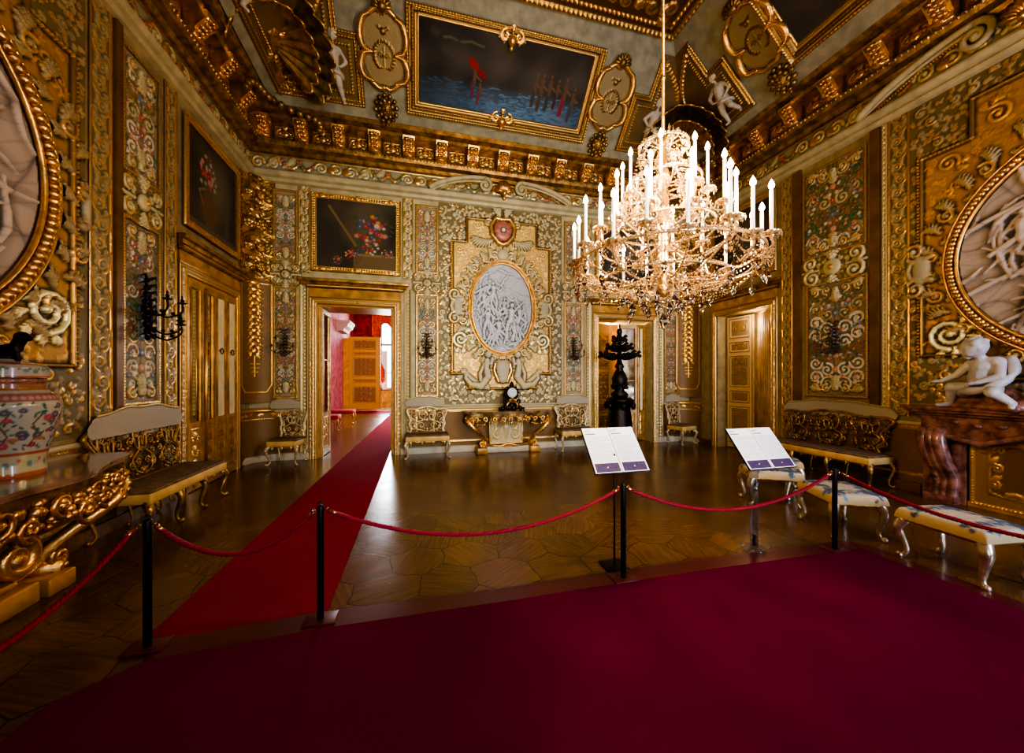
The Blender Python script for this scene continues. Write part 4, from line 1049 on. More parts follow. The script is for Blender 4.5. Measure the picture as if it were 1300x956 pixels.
def cartouche(side, c, s0, label, group='ceiling cartouches'):
    F = CV(side); t = empty('shield_cartouche', (0, 0, 0), 0, label, 'cartouche', group); w, h = .84, 1.16
    O, u, v, n = (np.array(a, float) for a in F(c, s0, .03)); r = R(w, h, .0115, (.30, .22, .10, .3)); r.sym = True
    k = ((np.abs(r.X)/(w*.42))**2.6+(np.abs(r.Y-h*.46)/(h*.42))**2.6) < 1; r.mask = k.copy(); r.H[:] = .02
    for k_ in range(9):
        a_ = -PI/2+.25+k_*.30; r.leaf(.15*math.cos(a_), h*.40+.17*math.sin(a_), a_+1.2, .08, .028, DGOLD, None, .02, .4); r.dome(.15*math.cos(a_), h*.40+.17*math.sin(a_), .013, .015, AGOLD, .02)
    r.flower(0, h*.68, .05, DGOLD, GOLD, 6, .02); r.leaf(.02, h*.68, .7, .08, .03, DGOLD, None, .02); r.spiral(.05, h*.40, .045, 1.2, 0, 1, .010, DGOLD, None, .02); r.line([(0, h*.26), (0, h*.5)], .010, None, AGOLD, .02)
    r.build('shield', O, u, v, n, parent=t)
    m = MB()
    def P(x, y, d=.06): return tuple(O+u*x+v*y+n*d)
    for sx in (-1, 1):
        for (y0, y1, b) in ((.10, .52, .36), (.50, .98, .34)):
            pts = [P(sx*.20, y0+.0), P(sx*b, y0+.06), P(sx*(b+.04), (y0+y1)/2), P(sx*b*.93, y1-.06), P(sx*.22, y1-.02 if y1 < .9 else y1)]
            cc = catm(pts, 6); m.tube(cc, [.03+.03*math.sin(PI*i/(len(cc)-1)) for i in range(len(cc))], 8)
            for i in range(0, len(cc), 1): 
                p = cc[i]; m.ball((p[0]+n[0]*.03, p[1]+n[1]*.03, p[2]+n[2]*.03), .028, 6, 4)
        m.tube(catm([P(sx*.24, .97), P(sx*.1, 1.06), P(0, 1.02)], 5), .04, 7); m.tube(catm([P(sx*.24, .1), P(sx*.1, .0), P(0, .03)], 5), .04, 7)
    m.build('scrolled_frame', M['gold'], t)
    m = MB(); m.ball(P(0, 1.10, .08), .09, 8, 6)
    for k in range(7): a = PI*k/6; m.tube([P(0, 1.08, .1), P(.16*math.cos(a), 1.10+.14*math.sin(a), .12)], [.03, .03], 6)
    m.build('crest', M['antique'], t)
    return t
def rosette(side, c, s0, label, group='ceiling rosettes'):
    F = CV(side); O, u, v, n = (np.array(a, float) for a in F(c, s0, .02)); m = MB()
    def P(x, y, d=.06): return tuple(O+u*x+v*y+n*d)
    for rr, nn, sz, d in ((.19, 12, .045, .05), (.12, 9, .045, .09), (.05, 5, .035, .13)):
        for k in range(nn): a = 2*PI*k/nn+rr*9; m.ball(P(rr*math.cos(a), rr*math.sin(a)*1.1, d), sz, 6, 4)
    m.ball(P(0, 0, .14), .035, 6, 4); m.ball(P(0, 0, .02), .15, 10, 5); m.tube([P(0, -.2, .03), P(0, -.34, .03)], [.03, .006], 6)
    return tag(m.build('leaf_rosette', M['antique']), label, 'rosette', group)
cartouche('b', -.57, .52, 'gilt shield cartouche left of the dark seascape ceiling painting')
rosette('b', -.57, .22, 'gilt leaf rosette under the left ceiling cartouche')
cartouche('b', 3.83, .52, 'gilt shield cartouche right of the dark seascape ceiling painting')
rosette('b', 3.83, .22, 'gilt leaf rosette under the cartouche right of the ceiling painting')
cartouche('r', 5.0, .52, 'large gilt shield cartouche on the right cove')
rosette('r', 5.0, .22, 'gilt leaf rosette on the right cove above the cornice')
cartouche('l', 5.0, .52, 'gilt shield cartouche on the left cove')
# trapezoid gilt niche panels flanking the corners
def niche(side, c0_, c1_, label):
    """gilt panel with rope edge and mouldings, one side cut at the slope of the corner"""
    F = CV(side); t = empty('cove_niche', (0, 0, 0), 0, label, 'carved panel', 'corner niche panels of the cove'); w = abs(c1_-c0_); c = (c0_+c1_)/2; h = 1.72
    O, u, v, n = (np.array(a, float) for a in F(c, .16, .015)); r = R(w, h, .0125, (.20, .13, .045, .5)); r.mottle(.15, 2, 5)
    # coordinate toward the corner
    toward = 1 if (np.array(u)[0 if side == 'b' else 1]*(c1_-c0_)) > 0 else -1
    X = r.X*toward
    cut = w/2-.02-(r.Y+.16)/S2*1.0*1.0
    r.mask = X < cut+.55
    r.mask &= ~((X < -w/2+.35) & (r.Y > h*.62))
    for mg in (.03, .09, .20):
        p = [(-w/2+mg, mg), (w/2, mg)]; p2 = [(-w/2+mg, mg), (-w/2+mg, h*.62-mg), (-w/2+.35+mg, h*.62-mg), (-w/2+.35+mg, h-mg)]
        for q_ in (p, p2):
            q_ = [(x*toward, y) for x, y in q_]; r.line(q_, .022 if mg < .1 else .012, .04 if mg < .1 else .02, AGOLD if mg < .1 else DGOLD); r.beads(q_, .05, .014, GOLD, .02, .03)
    y = h-.1; q = random.Random(4)
    for k in range(22):
        a = k/21; x_ = (-w/2+.55+.3*math.sin(a*PI)+.5*a)*toward; r.flower(x_, h-.15-a*1.1, .05, GOLD, AGOLD, 5, .01)
    for k in range(26):
        a = k/25; x_ = (-.1+w*.5*a)*toward; r.leaf(x_, .28-.10*math.sin(PI*a), q.random()*6.28, .13, .05, AGOLD, GOLD, .02)
    r.build('gilt_panel', O, u, v, n, parent=t); return t
niche('b', -.95, -2.7, 'gilt niche panel on the back cove beside the left corner shell')
niche('b', 4.28, 6.25, 'gilt niche panel on the back cove beside the right corner shell')
niche('l', 5.55, 7.6, 'gilt niche panel on the left cove beside the corner shell')
niche('r', 5.55, 7.6, 'gilt niche panel on the right cove beside the corner shell')
# corner shells
def corner_shell(side, label):
    t = empty('scallop_shell', (0, 0, 0), 0, label, 'shell ornament', 'corner shells of the cove'); sx = 1 if side < 0 else -1
    base = np.array([XL+.62 if side < 0 else XR-.62, YB-.62, zc0+.02])
    u = np.array([sx*1., 1., 0])/S2; v = np.array([sx*1., -1., 1.])/math.sqrt(3); n = np.array([sx*1., -1., -2.])/math.sqrt(6)
    for nm, Rr, nb, off, mat, r0 in (('outer_shell', .84, 15, .05, 'darkgold', .35), ('inner_shell', .60, 13, .16, 'antique', .12)):
        m = MB(); NA = nb*6; NR = 10; hinge = v*(.62 if side > 0 else .84)-u*(0 if side > 0 else .50)
        for j in range(NR+1):
            rr = r0+(1-r0)*j/NR if j else .04
            for i in range(NA+1):
                a = -.35+(PI+.7)*i/NA; ph = (i/NA*nb) % 1; lobe = math.sin(PI*ph)
                R_ = Rr*rr*(1+.07*lobe*rr); x = R_*math.cos(a); y = R_*math.sin(a)
                d = off+.48*abs(x)*.9+.10*lobe*rr+.16*(rr**3)
                m.v.append(tuple(base+hinge+u*x+v*y+n*d))
        for j in range(NR):
            for i in range(NA): q_ = j*(NA+1)+i; m.f.append((q_, q_+1, q_+NA+2, q_+NA+1)); m.sm.append(True); m.mi.append(0)
        m.build(nm, M[mat], t)
        m = MB(); m.tube([m_ for m_ in [tuple(base+hinge+u*(Rr*(1+.07*abs(math.sin(PI*i/NA*nb)))*math.cos(-.35+(PI+.7)*i/NA))+v*(Rr*(1+.07*abs(math.sin(PI*i/NA*nb)))*math.sin(-.35+(PI+.7)*i/NA))+n*(off+.48*.9*abs(Rr*math.cos(-.35+(PI+.7)*i/NA))+.16+.10*abs(math.sin(PI*i/NA*nb)))) for i in range(NA+1)]], .018, 6)
        m.build('scalloped_edge', M['gold'], t)
    m = MB(); m.ball(tuple(base+hinge-v*.06+n*.18), .12, 10, 8); m.build('shell_hinge', M['gold'], t); m = MB()
    for k in range(16):
        a = PI*k/15; m.ball(tuple(base+v*(.16+.1*math.sin(a*3))+u*(.62*math.cos(a))+n*(.10+.4*abs(math.cos(a)))), .065, 7, 5)
    m.build('garland', M['antique'], t)
    return t
corner_shell(-1, 'large gilt double scallop shell in the left ceiling corner')
corner_shell(1, 'large gilt double scallop shell in the right ceiling corner behind the chandelier')
# flat ceiling: heavy gilt frame with acanthus, dark centre panel
def coffer():
    x0, x1, y0, y1 = XL+2.1, XR-2.1, YR+2.1, YB-2.1; w, h = x1-x0, y1-y0
    r = R(w, h, .02, (.05, .035, .02, .1)); a = np.minimum(w/2-np.abs(r.X), np.minimum(r.Y, h-r.Y)); b = a < .95
    r.C[b] = DGOLD; r.H[b] = .02
    for mg, rad, c in ((.06, .05, AGOLD), (.22, .03, GOLD), (.72, .05, AGOLD), (.88, .04, GOLD)):
        p = rrect(w, h, mg); r.line(p, rad, rad*1.2, c); r.beads(p, .09, .03, GOLD, .04, rad)
    q = random.Random(8)
    for (xa, ya, xb, yb) in ((-w/2+.3, h-.47, w/2-.3, h-.47), (w/2-.47, h-.3, w/2-.47, h-4), (-w/2+.47, h-.3, -w/2+.47, h-4)):
        L = math.hypot(xb-xa, yb-ya); k = int(L/.24)
        for i in range(k):
            t = i/k; x, y = xa+(xb-xa)*t, ya+(yb-ya)*t
            if i % 2: r.spiral(x, y, .11, 1.4, q.random()*6, q.choice((-1, 1)), .04, AGOLD, GOLD, .03)
            else: r.flower(x, y, .10, GOLD, AGOLD, 6, .03); r.leaf(x, y, q.random()*6.28, .18, .08, AGOLD, GOLD, .03)
    r.build('coffer_frame', ((x0+x1)/2, y0, ZC-.03), (1, 0, 0), (0, 1, 0), (0, 0, -1), parent=ce)
coffer()

# ------------------------------------------------------------ figures: capsules fused into one continuous surface
def fuse(name, caps, balls, mat, parent=None, vox=.012, smooth=2, mtx=None):
    m = MB()
    for p0, p1, r0, r1 in caps:
        p0 = Vector(p0); p1 = Vector(p1); d = p1-p0; L = max(d.length, 1e-4); d /= L; pts = []; rs = []
        for k in range(5): a = -PI/2+PI/2*k/4; pts.append(p0+d*(math.sin(a)*r0)); rs.append(max(1e-3, math.cos(a)*r0))
        for k in range(5): a = PI/2*k/4; pts.append(p1+d*(math.sin(a)*r1)); rs.append(max(1e-3, math.cos(a)*r1))
        m.tube(pts, rs, 10)
    for c, r, s_ in balls: m.ball(c, r, 12, 8, s_)
    o = m.build(name, mat, None)
    md = o.modifiers.new('r', 'REMESH'); md.mode = 'VOXEL'; md.voxel_size = vox; md.use_smooth_shade = True
    m2 = o.modifiers.new('s', 'SMOOTH'); m2.iterations = smooth; m2.factor = .5
    dg = bpy.context.evaluated_depsgraph_get(); dg.update(); me = bpy.data.meshes.new_from_object(o.evaluated_get(dg))
    o.modifiers.clear(); old = o.data; o.data = me; me.name = name; bpy.data.meshes.remove(old)
    if mtx is not None: me.transform(mtx)
    for p in me.polygons: p.use_smooth = True
    if not me.materials: me.materials.append(mat)
    if parent is not None: o.parent = parent
    return o
def hand(w, d, side, k, up=(0, 0, 1), curl=.35):
    """palm and five unequal fingers starting at wrist w, pointing along d"""
    w = Vector(w); d = Vector(d).normalized(); up = Vector(up); sd = d.cross(up).normalized()*side; up = sd.cross(d).normalized()*side
    caps = [(w, w+d*.045*k+sd*.01*k, .017*k, .022*k), (w, w+d*.045*k-sd*.012*k, .017*k, .020*k)]
    for i, L in enumerate((.040, .048, .044, .034)):
        b = w+d*.05*k+sd*(.022-.0155*i)*k; e = b+(d-up*curl*.5)*L*.55*k; f = e+(d-up*curl*1.6).normalized()*L*.5*k
        caps += [(b, e, .0085*k, .008*k), (e, f, .008*k, .0065*k)]
    b = w+d*.015*k+sd*.02*k; e = b+(d*.6+sd*.8)*.028*k; caps += [(b, e, .0105*k, .009*k), (e, e+(d*.9+sd*.25)*.022*k, .009*k, .007*k)]
    return caps
def head(c, r, f, upv=(0, 0, 1)):
    """child's head: skull, cheeks, nose, lips, ears, eye sockets left between brow and cheek, curls"""
    c = Vector(c); f = Vector(f).normalized(); u = Vector(upv); s = f.cross(u).normalized(); u = s.cross(f).normalized()
    caps = []; balls = [(c, r, (1, 1, 1.06)), (c-f*r*.15+u*r*.12, r*.98, (1, 1, 1))]
    for k in (-1, 1):
        balls += [(c+f*r*.62+s*k*r*.38-u*r*.38, r*.34, (1, 1, 1)), (c+f*r*.86+s*k*r*.33-u*r*.02, r*.115, (1, 1, 1)), (c+s*k*r*.98-u*r*.1, r*.2, (.6, .6, 1.2))]
        caps += [(c+f*r*.86+s*k*r*.16+u*r*.17, c+f*r*.74+s*k*r*.52+u*r*.16, r*.09, r*.08)]
    caps += [(c+f*r*.97+u*r*.08, c+f*r*1.12-u*r*.22, r*.07, r*.12), (c+f*r*.93-s*r*.16-u*r*.48, c+f*r*.93+s*r*.16-u*r*.48, r*.07, r*.07), (c+f*r*.91-s*r*.13-u*r*.58, c+f*r*.91+s*r*.13-u*r*.58, r*.075, r*.075)]
    balls += [(c+f*r*.72-u*r*.8, r*.26, (1, 1, 1))]
    q = random.Random(2)
    for i in range(26):
        a = q.random()*6.28; e = q.random()*1.1; p = c-f*r*.12+(u*math.sin(e+.25)+(s*math.cos(a)+f*math.sin(a))*math.cos(e+.25))*r*1.02
        if (p-c).dot(f) < r*.62 or (p-c).dot(u) > r*.6: balls.append((p, r*.2, (1, 1, 1)))
    return caps, balls
def putto(name, loc, rz, H, label, pose=0, mat=None, group='standing putti on the ceiling ledge'):
    """standing chubby child, faces local -Y"""
    k = H; f = -1; A = []; B = []
    def c(p0, p1, r0, r1): A.append((tuple(x*k for x in p0), tuple(x*k for x in p1), r0*k, r1*k))
    hip = (0, 0, .46); ch = (.02, 0, .66)
    c(hip, ch, .095, .10); c((-.04, 0, .46), (.04, 0, .46), .085, .085); c((.02, -.03, .54), (.02, -.02, .58), .085, .085); c((-.06, 0, .70), (.10, 0, .70), .06, .06); c((.02, 0, .72), (.03, 0, .80), .04, .04)
    c((-.055, 0, .44), (-.07, -.03, .25), .072, .055); c((-.07, -.03, .25), (-.065, .01, .05), .052, .030); c((-.065, .01, .03), (-.08, -.08, .02), .026, .022)
    if pose == 2: c((.06, 0, .44), (.16, -.10, .28), .072, .055); c((.16, -.10, .28), (.22, .0, .12), .050, .03); c((.22, 0, .10), (.26, -.08, .08), .026, .02)
    else: c((.06, 0, .44), (.11, -.02, .25), .072, .055); c((.11, -.02, .25), (.17, .04, .05), .052, .03); c((.17, .04, .03), (.18, -.05, .02), .026, .022)
    if pose == 0:
        c((-.09, 0, .70), (-.20, -.03, .67), .042, .036); c((-.20, -.03, .67), (-.33, -.06, .69), .034, .024); h1 = ((-.33, -.06, .69), (-1, -.2, .2), 1)
    else:
        c((-.09, 0, .70), (-.20, -.03, .60), .042, .036); c((-.20, -.03, .60), (-.13, -.10, .50), .034, .024); h1 = ((-.13, -.10, .50), (1, -.3, -.3), 1)
    c((.13, 0, .70), (.22, .0, .58), .042, .036); c((.22, 0, .58), (.14, -.06, .50), .034, .024); h2 = ((.14, -.06, .50), (-1, -.1, -.3), -1)
    for w, d, sd in (h1, h2): A.extend(hand([x*k for x in w], d, sd, k*.95))
    hc, hb = head((.03*k, -.01*k, .90*k), .088*k, (-.3, -1, -.15)); A.extend(hc); B.extend(hb)
    t = empty(name, loc, rz, label, 'statue', group)
    t.rotation_euler = (math.radians(36), 0, rz)
    fuse('body', A, B, mat or M['putto'], t, .013)
    m = MB(); m.tube(catm([(.20*k, .06*k, .95*k), (.24*k, .05*k, .80*k), (.19*k, .03*k, .60*k), (.12*k, .06*k, .40*k)], 5), .03*k, 7); m.tube(catm([(-.12*k, .05*k, .40*k), (0, -.10*k, .43*k), (.13*k, -.05*k, .40*k), (.16*k, .10*k, .30*k), (.10*k, .12*k, .12*k)], 5), [.035*k]*20+[.02*k], 7); m.build('drapery', M['putto'], t)
    return t
putto('standing_putto', (-1.50, 7.38, 6.68), .15, 1.08, 'pale stucco putto standing on the cornice by the left ceiling shell', 0)
putto('standing_putto', (4.98, 7.38, 6.68), -.1, 1.06, 'pale stucco putto standing on the cornice just left of the chandelier rod shell', 1)
putto('standing_putto', (6.03, 6.0, 6.68), -1.5, 1.0, 'pale stucco putto standing on the right cornice beside the shell', 2)
putto('standing_putto', (-2.33, 5.65, 6.68), 1.5, 1.06, 'shadowed stucco putto on the left cornice at the top edge', 1)
# ------------------------------------------------------------ seating
def cabriole(foot_dx, foot_dy, h, x, y, r=.032, n=7):
    """S-curved leg from (x,y,h) with knee out and scrolled foot toward (dx,dy)"""
    m = MB(); dx, dy = foot_dx, foot_dy
    P = catm([(x, y, h), (x+dx*.05, y+dy*.05, h*.82), (x+dx*.055, y+dy*.055, h*.68), (x+dx*.01, y+dy*.01, h*.42), (x-dx*.015, y-dy*.015, h*.2), (x+dx*.02, y+dy*.02, h*.07), (x+dx*.055, y+dy*.055, .02)], 4)
    k = len(P); rs = [r*(1.15-.75*min(1, i/(k*.7)))+(.010 if i > k-4 else 0) for i in range(k)]
    m.tube(P, rs, n); m.ball((x+dx*.06, y+dy*.06, .024), .024, 7, 5)
    m.ball((x+dx*.075, y+dy*.075, h*.80), .022, 6, 4); m.ball((x+dx*.07, y+dy*.07, h*.70), .016, 6, 4); m.ball((x+dx*.055, y+dy*.055, h*.90), .026, 6, 4)
    return m
def outline_back(w, h, n=12):
    """shaped outline of the chair back: pinched waist, ears, domed crest"""
    hw = w/2
    half = [(hw*.86, 0), (hw*.80, h*.15), (hw*.90, h*.32), (hw*.84, h*.50), (hw*.97, h*.74), (hw*1.0, h*.86), (hw*.86, h*.93), (hw*.55, h*.90), (hw*.28, h*.985), (0, h*1.0)]
    pts = half+[(-x, z) for x, z in half[-2::-1]]
    return [(p.x, p.z) for p in catm([(x, 0, z) for x, z in pts], 4)]
def openwork(parent, w, h, y, z0, lean, mat, reps=1, th=.016, name='backrest'):
    """pierced back: moulded outline plus interlaced scrolls"""
    def P(x, z, d=0): return (x, y+z*lean+d, z0+z)
    t = MB(); ol = outline_back(w, h)
    t.tube([P(x, z) for x, z in ol], th*1.45, 7); t.tube([P(-w*.42, 0), P(w*.42, 0)], th*1.2, 7)
    t.tube([P(x*.93, .02+z*.94, -.012) for x, z in ol], th*.55, 5)
    o = t.build(name, mat, parent)
    m = MB(); cw = w/reps
    for k in range(reps):
        c = -w/2+cw*(k+.5); s_ = cw*.5
        def Q(a, b): return P(c+a*s_, b*h, 0)
        for sx in (-1, 1):
            m.tube(catm([Q(sx*.05, .06), Q(sx*.55, .16), Q(sx*.62, .36), Q(sx*.18, .50), Q(sx*.12, .68), Q(sx*.45, .80)], 5), [th*.95]*13+[th*.8]*12+[th*.6], 6)
            m.tube(catm([Q(0, .46), Q(-sx*.34, .56), Q(-sx*.40, .80), Q(-sx*.1, .90), Q(0, .80)], 5), [th*.8]*20+[th*.5], 6)
            for (a, b, rr, a0, d) in ((.66, .24, .17, 1.57, -1), (.62, .66, .20, -1.57, 1), (.30, .28, .15, 0, 1), (.28, .78, .13, 3.1, 1), (.80, .84, .12, 3.1, -1), (.76, .45, .12, 1.57, 1)):
                if rr*s_ < .02: continue
                N_ = 16; pts = []; rs = []
                for i in range(N_):
                    tt = i/(N_-1); an = (a0 if sx > 0 else PI-a0)+sx*d*2*PI*1.25*tt; q = rr*s_*(1-tt)**.8+.008
                    px, pz = P(c+sx*a*s_, b*h)[0]+q*math.cos(an), b*h+q*math.sin(an); pts.append(P(px, pz)); rs.append(th*(.85-.35*tt))
                m.tube(pts, rs, 5); m.ball(pts[-1], th*.9, 6, 4)
            for (a, b) in ((.5, .08), (.86, .56), (.15, .16), (.42, .93)): m.ball(Q(sx*a, b), th*1.3, 6, 4)
        for b in (.12, .50, .70, .90): m.ball(Q(0, b), th*1.9, 7, 5, (1, .6, 1.3))
        m.tube([Q(0, .02), Q(0, .2)], th*.8, 6)
    m.build('pierced_scrolls', mat, o)
    return o
M['chair_frame'] = simple('ivory and gilt chair frame', (.60, .46, .25), .35, .4, bump=.3, vary=.35, nscale=20)
M['chair_scroll'] = simple('gilt carved scrolls', (.56, .43, .23), .38, .35, bump=.3, vary=.35, nscale=20)
def seat_parts(t, w, d, z, th=.10, top='brown_velvet', val='yellow_silk', y0=0):
    m = MB(); m.bbox(-w/2, w/2, y0-d, y0, z-th, z, .012); o = m.build('seat', M[val], t)
    m = MB(); m.bbox(-w/2+.012, w/2-.012, y0-d+.012, y0-.012, z-.004, z+.030, .014); m.build('seat_cushion', M[top], o)
    return o
def chair(name, w, d, zs, hb, loc, rz, label, cat, reps=1, legs=4, group=None, lean=.14, fm='chair_frame'):
    """back at local y=0, front toward -y"""
    t = empty(name, loc, rz, label, cat, group)
    seat_parts(t, w, d, zs)
    nf = legs//2; hleg = zs-.09
    for i in range(nf):
        x = -w/2+.035+(w-.07)*i/(nf-1); s_ = -1 if i < nf/2 else 1
        if nf > 3 and 0 < i < nf-1: s_ = 0
        cabriole(s_*.6, -.7, hleg, x, -d+.05, .038 if legs > 4 else .033).build('leg', M[fm], t)
        cabriole(s_*.5, .5, hleg, x, -.05, .026).build('leg', M[fm], t)
    o = openwork(t, w*.96, hb, -.03, zs+.02, lean, M[fm] if fm != 'chair_frame' else M['chair_scroll'], reps)
    if fm == 'chair_frame': o.data.materials.clear(); o.data.materials.append(M['chair_frame'])
    m = MB()
    for k in range(int(w/.22)+1):     # carved apron drops
        x = -w/2+.1+k*(w-.2)/max(1, int(w/.22)); m.ball((x, -d+.01, zs-.115), .022, 6, 4, (1.4, .6, 1)); m.ball((x, -d+.01, zs-.14), .012, 6, 4)
    m.build('apron_carving', M[fm], t)
    return t
chair('side_chair', .52, .48, .45, .52, (-2.36, 8.08, 0), -.12, 'small ivory and gilt chair with pierced back, left of the carpeted doorway', 'chair')
chair('settee', .86, .48, .45, .54, (.20, 8.04, 0), 0, 'two-seat ivory settee with pierced back between the carpeted doorway and console', 'settee', 1)
chair('settee', .86, .48, .45, .54, (3.50, 8.04, 0), 0, 'two-seat ivory settee with pierced back right of the console, behind the information board', 'settee', 1)
chair('side_chair', .52, .46, .45, .52, (6.26, 8.04, 0), .25, 'small ivory and gilt chair with yellow seat in the right corner', 'chair')
chair('long_bench', 1.75, .50, .46, .58, (6.74, 4.72, 0), -PI/2, 'long gilt openwork bench with brown seat against the right wall', 'bench', 3, 8, None, .12, 'antique')
chair('long_bench', 1.50, .52, .46, .64, (-3.06, 5.16, 0), PI/2, 'long gilt openwork bench with yellow valance against the left wall', 'bench', 3, 8, None, .12, 'antique')
# ------------------------------------------------------------ embroidered stools
def stool(loc, w, d, rz, label, seed, tint=0):
    t = empty('embroidered_stool', loc, rz, label, 'stool', 'embroidered stools by the right wall')
    m = MB(); zt = .44
    m.bbox(-w/2+.01, w/2-.01, -d/2+.01, d/2-.01, .335, .37, .008); m.build('seat_rail', M['gold'], t)
    r = R(w+.16, d+.16, .012, (.42, .37, .28, 0)); q = random.Random(seed); r.mottle(.06, seed, 10)
    r.C[(np.abs(r.X) > w/2-.0) | (r.Y < .08) | (r.Y > d+.08)] = (.46, .34, .17, 0)
    n_ = 110
    for k in range(n_):    # blue floral border band, beige middle
        s_ = k/n_*2*(w+d); 
        if s_ < w: x, y = -w/2+s_, .16
        elif s_ < w+d: x, y = w/2-.12, .08+s_-w
        elif s_ < 2*w+d: x, y = w/2-(s_-w-d), d-.02
        else: x, y = -w/2+.12, .08+d-(s_-2*w-d)
        for _ in range(3): r.paint(x+(q.random()-.5)*.09, y+(q.random()-.5)*.09, .012+.022*q.random(), .010+.014*q.random(), q.choice([(.03, .08, .20, 0), (.07, .17, .32, 0), (.02, .04, .09, 0), (.03, .03, .05, 0)]), .9, q.random()*3)
    for _ in range(50): r.paint((q.random()-.5)*w*.6, .08+d*(.3+.4*q.random()), .015, .01, (.60, .55, .46, 0), .5)
    def fn(X, Y, H):
        yy = Y-(d+.16)/2; sx = np.clip(np.abs(X)-(w/2-.03), 0, None); sy = np.clip(np.abs(yy)-(d/2-.03), 0, None); s2 = np.hypot(sx, sy)
        px = np.sign(X)*np.minimum(np.abs(X), w/2-.03+.03*np.sin(np.clip(sx/.05, 0, PI/2))); py = np.sign(yy)*np.minimum(np.abs(yy), d/2-.03+.03*np.sin(np.clip(sy/.05, 0, PI/2)))
        z = zt+.022*(1-(X/(w/2+.08))**2)*(1-(yy/(d/2+.08))**2)-np.where(s2 < .05, .03*(1-np.cos(s2/.05*PI/2)), .03+(s2-.05))
        return np.stack([px, py, np.maximum(z, .36)], -1)
    r.build('seat_cushion', (0,)*3, (1, 0, 0), (0, 1, 0), (0, 0, 1), M['woven'], t, fn)
    for sx in (-1, 1):
        for sy in (-1, 1): cabriole(sx*.55, sy*.4, .35, sx*(w/2-.05), sy*(d/2-.05), .044).build('leg', M['silvergilt'], t)
    return t
M['silvergilt'] = simple('worn silver gilt', (.66, .55, .40), .28, .8, bump=.3, vary=.3, nscale=18)

stool((4.34, 2.95, 0), .60, .50, math.radians(66), 'embroidered blue and beige stool behind the fourth barrier post', 1)
stool((4.40, 2.07, 0), .60, .50, math.radians(84), 'embroidered blue and beige stool nearest the fireplace screen, by the right picture edge', 2)
stool((4.40, 3.80, 0), .60, .44, math.radians(-30), 'embroidered stool partly hidden behind the right information board', 3)
stool((5.05, 4.28, 0), .60, .40, math.radians(-40), 'farthest embroidered stool, in front of the long right bench', 4)

# ------------------------------------------------------------ console tables
def console(name, loc, rz, W, D, H, label, big=False):
    """back at local y=0; serpentine marble top, carved apron, scroll legs on plinths"""
    t = empty(name, loc, rz, label, 'console table'); th = .05
    def edge(k, off=0):
        pts = []
        for i in range(41):
            u_ = -1+2*i/40; x = u_*(W/2-off); bow = math.cos(u_*PI/2)**.5 if abs(u_) < 1 else 0
            y = -(D-off)*(.55+.45*bow**1.0)+.03*math.cos(u_*3*PI); pts.append((x, y))
        return pts
    m = MB()
    def slab(off, z0, z1):
        e = edge(0, off); ring = [(-W/2+off, 0)]+e+[(W/2-off, 0)]; m.prism(ring, z0, z1, 'xy')
    slab(0, H-.022, H); slab(.02, H-th, H-.022); m.build('marble_top', M['marble_top'], t)
    m = MB(); e = edge(0, .05)
    m.prism([(-W/2+.05, 0)]+e+[(W/2-.05, 0)], H-th-.09, H-th, 'xy'); m.build('apron_frame', M['darkgold'], t)
    q = random.Random(5); m = MB(); k = 0
    for i in range(0, 41, 1 if big else 2):
        x, y = e[i]; z = H-th-.06-(.10 if big and i % 2 else 0)
        for _ in range(5 if big else 2): m.ball((x+(q.random()-.5)*.06, y-.01, z-.09*q.random()), .018+.02*q.random(), 6, 4)
        if i % (3 if big else 4) == 0:
            rr = .085 if big else .06; pts = []; rs = []
            for j in range(15):
                tt = j/14; a = -1.57+(1 if i < 20 else -1)*2*PI*1.2*tt; pts.append((x+rr*(1-tt*.85)*math.cos(a), y-.02-.01*j/14, z-.06+rr*(1-tt*.85)*math.sin(a))); rs.append(.020-.008*tt)
            m.tube(pts, rs, 6)
    for i in range(33):     # festoon sagging along the front
        u_ = -1+2*i/32; x, y = edge(0, .04)[int(20+20*u_)]; z = H-th-.12-.12*abs(math.cos(u_*PI*1.5)); m.ball((x, y, z), .026, 6, 4)
    m.build('carved_apron', M['gold'], t)
    for sx in (-1, 1):
        m = MB()
        P = catm([(sx*W*.42, -D*.45, H-.10), (sx*W*.46, -D*.62, H-.20), (sx*W*.40, -D*.72, H*.62), (sx*W*.30, -D*.55, H*.42), (sx*W*.26, -D*.40, H*.22), (sx*W*.30, -D*.50, .14)], 7)
        m.tube(P, [.085-.035*math.sin(PI*i/(len(P)-1)) for i in range(len(P))], 8)
        for i in range(0, len(P), 2): p = P[i]; m.ball((p[0]+sx*.03, p[1]-.035, p[2]), .026, 6, 4)
        for (cx, cz, rr) in ((sx*W*.44, H-.22, .10), (sx*W*.30, .22, .085)):
            pts = []; rs = []
            for j in range(20): tt = j/19; a = (PI/2)+sx*2*PI*1.4*tt; pts.append((cx+rr*(1-tt*.85)*math.cos(a), -D*.62 if cz > .5 else -D*.5, cz+rr*(1-tt*.85)*math.sin(a))); rs.append(.028-.012*tt)
            m.tube(pts, rs, 7)
        m.build('scroll_leg', M['gold'], t)
        m = MB(); m.bbox(sx*W*(.26 if big else .30)-.11, sx*W*(.26 if big else .30)+.11, -D*.62, -.05, 0, .13, .012); m.build('plinth', M['gold_wood'], t)
    m = MB()
    for i in range(31): tt = i/30; m.ball((-W*.26+W*.52*tt, -D*.42, .20-.07*math.sin(PI*tt)), .022, 6, 4)
    m.tube([(-W*.28, -D*.42, .20), (-W*.1, -D*.46, .14), (0, -D*.46, .2), (W*.1, -D*.46, .14), (W*.28, -D*.42, .20)], .022, 7); m.build('stretcher', M['gold'], t)
    return t
console('console_table', (1.92, 8.10, 0), 0, 1.95, .58, .92, 'gilded console table with brown marble top below the oval relief')
